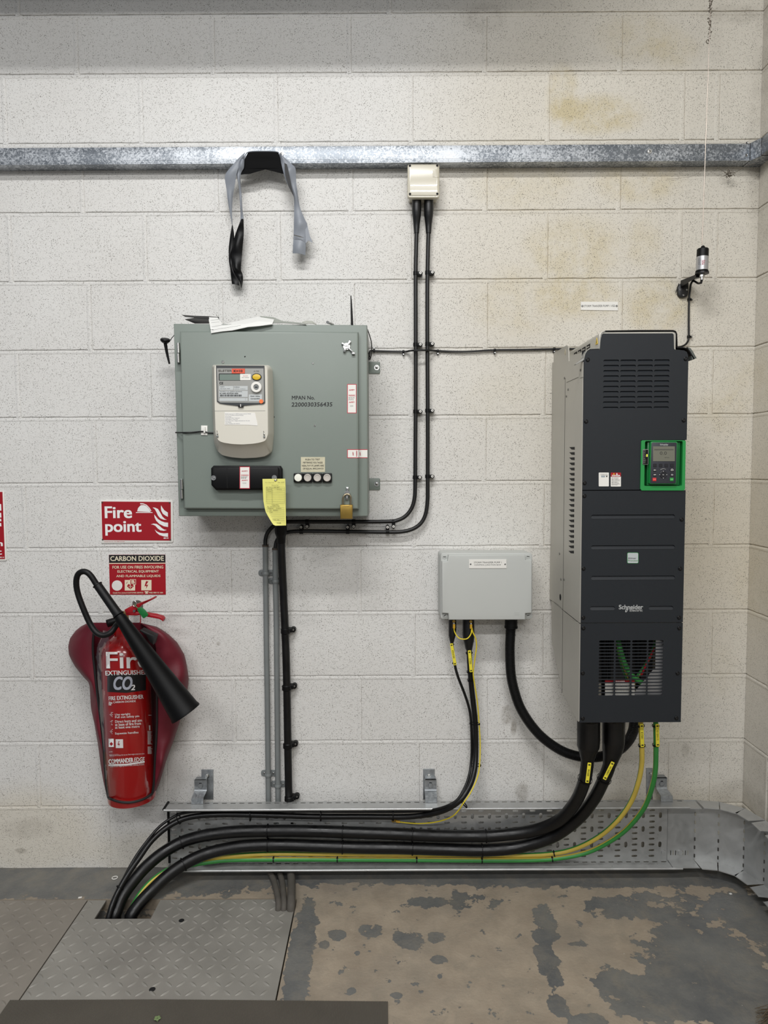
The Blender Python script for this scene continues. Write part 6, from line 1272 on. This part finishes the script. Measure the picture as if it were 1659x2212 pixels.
# keypad
kp = MB(); YG = YF-.004
go = [d2(*p) for p in ((300, 275), (330, 250), (1400, 250), (1440, 275), (1418, 1500), (1385, 1535), (310, 1535), (275, 1490))]; gi = [d2(*p) for p in ((395, 300), (415, 270), (1350, 270), (1362, 300), (1342, 1395), (1325, 1418), (390, 1418), (372, 1395))]
A = [at(x, y, YG) for x, y in go]; B = [at(x, y, YG) for x, y in gi]; C = [V((p.x, YF+.022, p.z)) for p in B]; D = [V((p.x, YF+.006, p.z)) for p in A]; n = 8
kp.add(A+B+C+D, [f for i in range(n) for f in ([i, (i+1) % n, n+(i+1) % n, n+i], [n+i, n+(i+1) % n, 2*n+(i+1) % n, 2*n+i], [i, 3*n+i, 3*n+(i+1) % n, (i+1) % n])]+[[2*n+i for i in range(n)]], GREEN)
a, b = at(*d2(440, 300), YF+.010), at(*d2(1262, 1400), YF+.010); kp.box((a.x, YF+.004, b.z), (b.x, YF+.020, a.z), mat('panel_green_deep', (18, 100, 50), .4), .002)
gp = kp.ob('keypad_surround', root, 30)
mb = MB(); kb = [d2(*p) for p in ((548, 305), (580, 282), (1205, 284), (1232, 305), (1200, 1350), (1180, 1374), (545, 1372), (518, 1345))]; mb.pxprism(kb, YF-.012, .022, GREEN, .002); kb2 = [d2(*p) for p in ((565, 325), (590, 302), (1195, 304), (1214, 325), (1186, 1340), (1165, 1358), (555, 1356), (532, 1335))]; mb.pxprism(kb2, YF-.0135, .003, mat('keypad_dark', (44, 46, 54), .45), .0008); kd = mb.ob('keypad', root, 30)
mb = MB(); (x0, y0), (x1, y1) = d2(600, 405), d2(1158, 785); YK = YF-.0137; mb.pxprism(rp(x0, y0, x1, y1, .8), YK-.0003, .0004, mat('lcd_grey', (112, 112, 100), .25)); (x0, y0), (x1, y1) = d2(630, 474), d2(1125, 504); prect(mb, x0, y0, x1, y1, YK-.0005, mat('lcd_bar', (84, 84, 78), .3)); LC = mat('lcd_ink', (58, 58, 54), .4)
(x0, y0), (x1, y1) = d2(775, 535), d2(952, 620); mb.text('0.0', x0, y0, x1, y1, YK-.0006, LC, .0); (x0, y0), (x1, y1) = d2(900, 684), d2(1016, 702); mb.text('RPM/Hz', x0, y0, x1, y1, YK-.0006, LC); mb.ob('screen', kd, 0)
mb = MB(); (x0, y0), (x1, y1) = d2(780, 338), d2(990, 378); mb.text('Schneider', x0, y0, x1, y1, YK-.0003, SIL, .03); (x0, y0), (x1, y1) = d2(870, 380), d2(985, 394); mb.text('Electric', x0, y0, x1, y1, YK-.0003, SIL); mb.ob('maker_logo', kd, 0)
KEY = mat('key_black', (24, 25, 32), .4)
def key(a, b, w_, h_, m, s_=None, tm=LBL, lab=None):
    mb = MB(); x0, y0 = d2(a-w_/2, b-h_/2); x1, y1 = d2(a+w_/2, b+h_/2); mb.pxprism(rp(x0, y0, x1, y1, .8), YK-.0012, .0014, m, .0003)
    if s_: x0, y0 = d2(a-w_*.36, b-h_*.17); x1, y1 = d2(a+w_*.36, b+h_*.17); mb.text(s_, x0, y0, x1, y1, YK-.0016, tm, .02)
    mb.ob('key', kd, 0, label=lab)
for a in (652, 800, 944, 1090): key(a, 892, 84, 84, KEY)
key(648, 1012, 80, 74, KEY, 'ESC'); key(646, 1132, 80, 74, KEY, 'BMP'); key(1088, 1012, 80, 74, KEY); key(1086, 1134, 80, 74, KEY); key(638, 1252, 92, 82, mat('key_red', (214, 44, 50), .4), 'STOP', mat('key_pink', (240, 150, 140), .5), 'red stop key'); key(1080, 1250, 90, 82, mat('key_green', (40, 148, 62), .4), 'RUN', mat('key_pale', (150, 220, 150), .5), 'green run key')
mb = MB(); c = at(*d2(862, 1130), YK); mb.lathe(c, [(0, .0102), (.0012, .0102), (.0018, .0094), (.0016, .0055), (.0022, .005), (.0022, 0)], (0, -1, 0), KEY, 32); (x0, y0), (x1, y1) = d2(842, 1122), d2(884, 1142); mb.text('OK', x0, y0, x1, y1, YK-.0026, WHT)
for a, b in ((864, 1042), (864, 1218), (770, 1130), (952, 1130)): x, y = d2(a, b); prect(mb, x-.6, y-.6, x+.6, y+.6, YK-.0022, WHT)
mb.ob('navigation_wheel', kd)
mb = MB(); c = at(*d2(1086, 1134), YK-.0014); mb.cyl(c, c-V((0, .0004, 0)), .0026, WHT, 16); x, y = d2(1086, 1134); mb.text('i', x-.5, y-1.6, x+.5, y+1.6, YK-.0020, INK, .05); poly(mb, d2, [(1060, 1030), (1114, 1030), (1122, 1006), (1104, 984), (1078, 980), (1058, 1000)], YK-.0015, LBL); poly(mb, d2, [(1070, 1022), (1106, 1022), (1110, 1006), (1100, 993), (1080, 992), (1069, 1004)], YK-.0018, KEY)
A = [at(*d2(790+i*20, 1000-22*sin(pi*i/7.6)), YK-.0003) for i in range(8)]; mb.tube(A, .0003, LBL, 4); mb.ob('key_symbols', kd, 0)
mb = MB(); lp_ = [d2(*p) for p in ((340, 500), (355, 480), (480, 480), (490, 495), (480, 860), (465, 874), (348, 872), (338, 855))]; mb.pxprism(lp_, YF-.0065, .012, DRVE, .0004); mb.pxprism([d2(*p) for p in ((350, 492), (476, 492), (470, 862), (348, 862))][::-1], YF-.007, .001, PLBLK)
lines(mb, 14, *d2(358, 500), *d2(420, 850), YF-.0073, DRVE, .6, seed=6); ls = mb.ob('status_strip', root, 0)
for b_ in (622, 656):
    m_ = bpy.data.materials.new('lit_led'); m_.use_nodes = True; bs = m_.node_tree.nodes['Principled BSDF']; bs.inputs['Base Color'].default_value = lin((220, 230, 60)); bs.inputs['Emission Color'].default_value = lin((214, 240, 60)); bs.inputs['Emission Strength'].default_value = 1.6
    mb = MB(); c = at(*d2(444, b_), YF-.0071); mb.cyl(c, c-V((0, .0008, 0)), .0016, m_, 14); mb.ob('status_light', ls)

# ------------------------------------------------------------------ cable tray
zT, zBt = .2585, .0415; YR, YLp = -.043, -.098
root = thing('cable_tray', 'perforated galvanised cable tray along wall bottom holding cables', 'cable tray', (1.3, YR, zBt))
x0t, x1t = at(366, 1800, YR).x, at(1449, 1800, YR).x
mb = MB(); U = .0595; nU = int((x1t-x0t)/U); off = x0t; rowp = (zT-zBt-.012)/10
for i in range(nU+1):
    a = off+i*U; b = min(a+U, x1t)
    if b-a < U*.6:
        mb.rect(a, b, zBt, zT, YR, TRAYM); continue
    mid_ = a+U*.56
    mb.rect(a, mid_, zT-.006, zT, YR, TRAYM); mb.rect(a, mid_, zBt, zBt+.006, YR, TRAYM)
    for j in range(10):
        z1_ = zT-.006-j*rowp; z0_ = z1_-rowp; zc_ = (z0_+z1_)/2; mb.cell(a, mid_, z0_, z1_, a+.006, a+.026, zc_-.0036, zc_+.0036, YR, TRAYM, q=2, depth=.0015)
    nz = [(zT, zT-.036), (zT-.036, zT-.074), (zT-.074, zT-.134), (zT-.134, zT-.176), (zT-.176, zBt)]
    for k_, (za, zb_) in enumerate(nz):
        if k_ in (1, 2, 3) : 
            zc_ = (zT-.055, zT-.104, zT-.160)[k_-1]; mb.cell(mid_, b, zb_, za, mid_+.006, mid_+.017, zc_-.0105, zc_+.0105, YR, TRAYM, q=2, depth=.0015, vert=True)
        else: mb.rect(mid_, b, zb_, za, YR, TRAYM)
mb.ob('perforated_base', root, 0)
for zf, nm, xa_ in ((zT, 'top_flange', x0t), (zBt, 'bottom_flange', x0t)):
    mb = MB(); xe = at(1490, 1745, YLp).x if zf == zT else x1t+.02
    n = int((xe-xa_)/.03); w_ = (xe-xa_)/n; fl3 = lambda x, y, c: V((x, c, zf+(0 if y < 1 else -.001)))
    for i in range(n):
        a = xa_+i*w_; mb.cell(a, a+w_, YR-.018, YR, a+.005, a+w_-.007, YR-.012, YR-.007, 0, TRAYM, q=2, depth=.0, map3=lambda x, y, c: V((x, c, zf)))
    mb.box((xa_-(.0 if zf == zT else 0), YLp, zf-.0006), (xe, YR-.018, zf+.0006), TRAYM)
    s_ = -1 if zf == zT else 1
    mb.tube([V((xa_, YLp, zf+s_*.0015)), V((xe, YLp, zf+s_*.0015))], .0042, TRAYM, 12); mb.ob(nm, root, 40)
mb = MB(); a = x0t; mb.tube([V((a-.002, YR, zT-.002)), V((a-.002, YR, zBt))], .0045, PLBLK, 10); mb.tube([V((a-.001, YR, zT)), V((a-.001, YLp+.002, zT))], .0045, PLBLK, 10); mb.ob('edge_trim', root)
mb = MB(); c = V((x1t-.02, YR-.001, zBt+.022))
for (dx, z_) in ((-.024, zBt+.028), (.028, zBt+.03), (-.018, zT-.014), (.034, zT-.014)):
    mb.cyl((x1t+dx, YR-.0005, z_), (x1t+dx, YR-.004, z_), .0085, TRAYM, 18)
mb.ob('bolt_head', root)
# bend round the corner
root = thing('tray_bend', 'segmented galvanised tray bend folding around the room corner', 'cable tray', (2.4, -.1, zBt))
pl_ = [V((x1t-.012, YR-.002)), V((at(1500, 1800, YR).x, YR-.003)), V((2.388, -.060)), V((2.452, -.108)), V((2.478, -.19)), V((2.480, -.27)), V((2.480, -.9))]
for nm_, (i0, i1) in (('splice_panel', (0, 1)), ('bend_panel', (1, 2)), ('bend_panel', (2, 3)), ('bend_panel', (3, 4)), ('bend_panel', (4, 5)), ('side_run_panel', (5, 6))):
    p, q = pl_[i0], pl_[i1]; d = (q-p).normalized(); nn = V((d.y, -d.x))*-1
    if nn.y > 0 or (abs(nn.y) < .2 and nn.x > 0): nn = -nn
    mb = MB()
    if nm_ == 'splice_panel' or True:
        mb.add([(p.x, p.y, zBt), (q.x, q.y, zBt), (q.x, q.y, zT), (p.x, p.y, zT), (p.x-nn.x*.0012, p.y-nn.y*.0012, zBt), (q.x-nn.x*.0012, q.y-nn.y*.0012, zBt), (q.x-nn.x*.0012, q.y-nn.y*.0012, zT), (p.x-nn.x*.0012, p.y-nn.y*.0012, zT)], [[0, 1, 2, 3], [4, 7, 6, 5], [3, 2, 6, 7], [0, 4, 5, 1]], TRAYM)
    w_ = .054; sh_ = .012 if i0 else .0
    for zf in ((zT, zBt) if i0 else (zT-.003, zBt+.003)):
        a, b = p+d*.002, q-d*.002; c, e_ = q-d*(sh_+.002)+nn*w_, p+d*(sh_+.002)+nn*w_; s_ = 1 if zf < .15 else -1
        mb.add([(a.x, a.y, zf), (b.x, b.y, zf), (c.x, c.y, zf), (e_.x, e_.y, zf), (c.x, c.y, zf+s_*.003), (e_.x, e_.y, zf+s_*.003)], [[0, 1, 2, 3], [3, 2, 4, 5]], TRAYM)
    pan = mb.ob(nm_, root, 0)
    if i0:
        b = MB()
        for k_ in range(7):
            z_ = zBt+.018+k_*.03; c = V((p.x, p.y, z_)); b.box(c+V((-.0022, -.0025, -.006)), c+V((.0022, .001, .006)), mat('slot_dark', (60, 58, 54), .7) if k_ < 3 else mat('slot_light', (150, 146, 134), .7), .0008)
        b.ob('fold_slot', pan, 0)
    else:
        b = MB()
        for k_ in range(8):
            for z_ in (zBt+.028, zT-.012):
                x = p.x+.012+k_*.0085; b.box((x-.0013, p.y-.0016, z_-.008), (x+.0013, p.y+.001, z_+.008), mat('slot_light', (150, 146, 134), .7) if k_ % 2 else mat('slot_dark', (60, 58, 54), .7), .0006)
        b.cyl((p.x+.045, p.y-.001, zBt+.03), (p.x+.045, p.y-.005, zBt+.03), .008, TRAYM, 18); b.ob('splice_slot', pan, 0)
# brackets
BRG = galv_material('bracket_zinc', (142, 146, 149), (162, 166, 168), .42, 60)
for i, (wx0, wx1, wy0, fx0, fx1, fy0, fl0, fl1, lab) in enumerate(((435, 460.5, 1663, 419.6, 446.3, 1684.6, 415.5, 441, 'zinc tray bracket on wall just right of fire extinguisher'),
        (914.2, 939, 1661.8, 917.3, 942.8, 1683.4, 918, 943.6, 'zinc tray bracket on wall between thick cable and corrugated conduit'), (1396.6, 1410, 1659.8, 1418, 1441.3, 1680, 1424.5, 1450, 'zinc tray bracket behind the green earth cable by corner'))):
    t = thing('tray_bracket', lab, 'bracket', at((wx0+wx1)/2, 1728, 0), 'zinc brackets holding the cable tray')
    mb = MB(); mb.pxprism([(wx0, 1727), (wx1, 1727), (wx1, wy0), (wx0, wy0)], -.0045, .004, BRG, .0006); mb.ob('wall_plate', t)
    ya = -.030; a0, a1 = at(fx0, fy0, ya), at(fx1, fy0, ya); zm = at(fx0, fy0+20, ya).z; zl = zT+.001
    rg = []
    for (xa_, xb_, y_, z_) in ((a0.x, a1.x, ya, a0.z), (a0.x, a1.x, ya, zm), (a0.x-.0, a1.x-.0, ya-.003, zm-.006), (at(fl0, 1722, YR).x, at(fl1, 1722, YR).x, YR-.012, zl+.018), (at(fl0, 1728, YR).x, at(fl1, 1728, YR).x, YR-.016, zl)):
        rg.append([V((xa_, y_, z_)), V((xb_, y_, z_)), V((xb_, y_+.004, z_)), V((xa_, y_+.004, z_))])
    mb = MB(); mb.loft(rg, BRG); mb.box((a0.x+.002, ya, a0.z-.003), (a1.x-.002, -.004, a0.z), BRG); mb.ob('angled_arm', t, 30)
    part_at(BOLT, 'bolt', t, at((wx0+wx1)/2 if i < 2 else 1406, 1676 if i < 2 else 1671, -.005), sc=.8)
    b = MB(); c = at((fx0+fx1)/2, fy0+13, ya-.001); b.lathe(c, [(0, .0085), (.004, .0078), (.005, .0)], (0, -1, 0), BRG, 18); b.box(c+V((-.004, -.0005, .004)), c+V((.004, .0, .0105)), PITBLK, .0002); b.ob('bolt_head', t)

# ------------------------------------------------------------------ main power cables
PATHS = {}
def run(name, label, cat, pts, r, m, ms=None, sh=None, mk=None, ties=(), tail=True, tw=0, grp=None, n=20):
    t = thing(name, label, cat, at(pts[0][0], pts[0][1], pts[0][2]), grp); mb = MB(); P = path(pts, 6)
    if tail: P += [P[-1]+V((0, -.004, -.05)), P[-1]+V((0, 0, -.13))]
    mb.tube(P, r, m, n, ms=ms, tw=tw); mb.ob('cable_sheath', t, 40)
    if sh: shroud(t, sh[0], sh[1], BIGBLK, 24, 4)
    for (x, y, Y_, d, rr_, wd) in ties: tie_on(t, P, x, y, Y_, rr_, .0036)
    t['_p'] = 0; PATHS[t.name] = P; del t['_p']
    return t
RB = .0198
PW1 = [(1267, 1615, -.285), (1269, 1640, -.28), (1267, 1662, -.27), (1262, 1688, -.245), (1245, 1729, -.20), (1215, 1766, -.155), (1180, 1786, -.12), (1135, 1798, -.095), (1080, 1804, -.082), (1041, 1806, -.078), (951, 1805.5, -.072), (860, 1801.5, -.072), (770, 1798.5, -.072), (680, 1795.5, -.072), (591, 1794.7, -.072), (520, 1796, -.074), (470, 1800.5, -.078), (430, 1807.5, -.084), (392, 1819.5, -.094), (350.7, 1842.9, -.125), (314.5, 1873, -.16), (285, 1907, -.195), (264, 1938, -.225), (248, 1978, -.262)]
t = run('power_cable', 'thick black power cable tagged M1500, upper one in tray', 'cable', PW1, RB, BIGBLK, sh=([(1271.3, 1556, -.29), (1271.3, 1580, -.29), (1271.3, 1598, -.29), (1270.5, 1612, -.288), (1269.5, 1626, -.285), (1269, 1640, -.28)], [.0345, .0345, .0345, .034, .026, .0205]), grp='thick power cables leaving the drive',
    ties=((1050, 1806, -.078, (1, 0, 0), .021, None), (893.5, 1803, -.072, (1, 0, 0), .021, None), (737.5, 1797.5, -.072, (1, 0, 0), .021, None), (583.5, 1794.8, -.072, (1, 0, 0), .021, None), (390, 1820.5, -.095, (.9, .1, .4), .021, None), (1262.5, 1680, -.25, (.25, 0, 1), .021, None)))
marker(t, 1271, 1669.5, 46, 8, .105, -.306, 'M1500')
PW2 = [(1322, 1615, -.275), (1320, 1636, -.27), (1316, 1654, -.265), (1307.6, 1676, -.25), (1285, 1722, -.21), (1252, 1765, -.165), (1212, 1797, -.128), (1180, 1813, -.108), (1140, 1825.5, -.094), (1102, 1833, -.088), (1041.7, 1837, -.084), (951, 1835, -.078), (860.8, 1832, -.078), (770, 1830.8, -.078), (680, 1827.8, -.078), (591.8, 1825.5, -.078), (516.5, 1829, -.082), (456.2, 1841, -.094), (411, 1859, -.125), (368.8, 1886, -.16), (335.6, 1916, -.195), (305.5, 1947, -.23), (283, 1977, -.262)]
t = run('power_cable', 'thick black power cable tagged M1500/1, lower one in tray', 'cable', PW2, RB, BIGBLK, sh=([(1326, 1556, -.28), (1325.4, 1585, -.28), (1325, 1604, -.28), (1323, 1620, -.277), (1320, 1636, -.272), (1316.5, 1652, -.266)], [.0345, .0345, .0340, .031, .025, .0205]), grp='thick power cables leaving the drive',
    ties=((1045, 1837, -.084, (1, 0, 0), .021, None), (888, 1834, -.078, (1, 0, 0), .021, None), (740, 1830.4, -.078, (1, 0, 0), .021, None), (583, 1825.6, -.078, (1, 0, 0), .021, None), (396, 1868, -.14, (.8, .1, .5), .021, None), (1303, 1686, -.25, (.5, 0, 1), .021, None)))
marker(t, 1315, 1665, 44, 8, .44, -.302, 'M1500/1')
# coiled tie over both big cables near the left
E1 = [(1383.5, 1556, -.31), (1385.5, 1590, -.305), (1386.5, 1620, -.30), (1386, 1651, -.285), (1379.5, 1687, -.26), (1365.5, 1727, -.22), (1342, 1763, -.18), (1310, 1795, -.14), (1275.3, 1818, -.115), (1237.8, 1834.4, -.095), (1197, 1843.5, -.082), (1140, 1847.5, -.07), (1041, 1847.5, -.062), (900, 1846.5, -.060), (700, 1845, -.060), (591, 1844.5, -.060), (501.4, 1849, -.066), (450, 1856, -.08), (410, 1864, -.10), (370, 1876, -.13), (350, 1886, -.15), (325, 1905, -.18), (300, 1934, -.215), (276, 1977, -.258)]
SE = [YEL]*5+[GREEND]*3+[YEL]*1+[GREEND]*3
t = run('earth_cable', 'yellow-faced earth cable tagged E1501 hanging from drive', 'cable', E1, .0078, YEL, ms=[GREEND]*4+[YEL]*7+[GREEND]*4, grp='green and yellow earth cables', n=15, ties=((1197, 1844, -.082, (1, 0, .1), .0085, None),))
marker(t, 1387, 1589, 52, 8, -.05, -.324, 'E1501')
for x, y in ((1384.5, 1566.5), (1386.5, 1613)): tie_on(t, PATHS[t.name], x, y, -.305, .0092, .003)
E2 = [(1416.3, 1556, -.31), (1416.8, 1590, -.305), (1417, 1620, -.30), (1415.5, 1665, -.28), (1408.5, 1700, -.255), (1394, 1740, -.215), (1370.6, 1773, -.175), (1341.7, 1801, -.14), (1304, 1825, -.11), (1266.6, 1841.7, -.095), (1217.5, 1852.5, -.088), (1160, 1857.5, -.08), (1041, 1858.5, -.074), (900, 1857.5, -.072), (700, 1856.5, -.072), (591, 1856.5, -.072), (501, 1857.5, -.074), (456, 1861.5, -.086), (410, 1869, -.11), (375, 1878.5, -.135), (350, 1893, -.165), (320, 1918, -.2), (296, 1948, -.235), (280, 1978, -.264)]
t = run('earth_cable', 'green-faced earth cable tagged E1501/1, right of the other', 'cable', E2, .0078, GREEND, ms=[YEL]*3+[GREEND]*8+[YEL]*4, grp='green and yellow earth cables', n=15, ties=((1196, 1855.5, -.086, (1, 0, .1), .0085, None), (1047, 1858.5, -.074, (1, 0, 0), .0085, None), (893, 1857.5, -.072, (1, 0, 0), .0085, None), (736, 1856.8, -.072, (1, 0, 0), .0085, None), (583.5, 1856.5, -.072, (1, 0, 0), .0085, None)))
marker(t, 1420.5, 1588.5, 51, 8, -.04, -.324, 'E1501/1')
for x, y in ((1417, 1566), (1417.5, 1612)): tie_on(t, PATHS[t.name], x, y, -.305, .0092, .003)
# hidden end of the two conduits is masked by dust on the floor: dusty sleeve
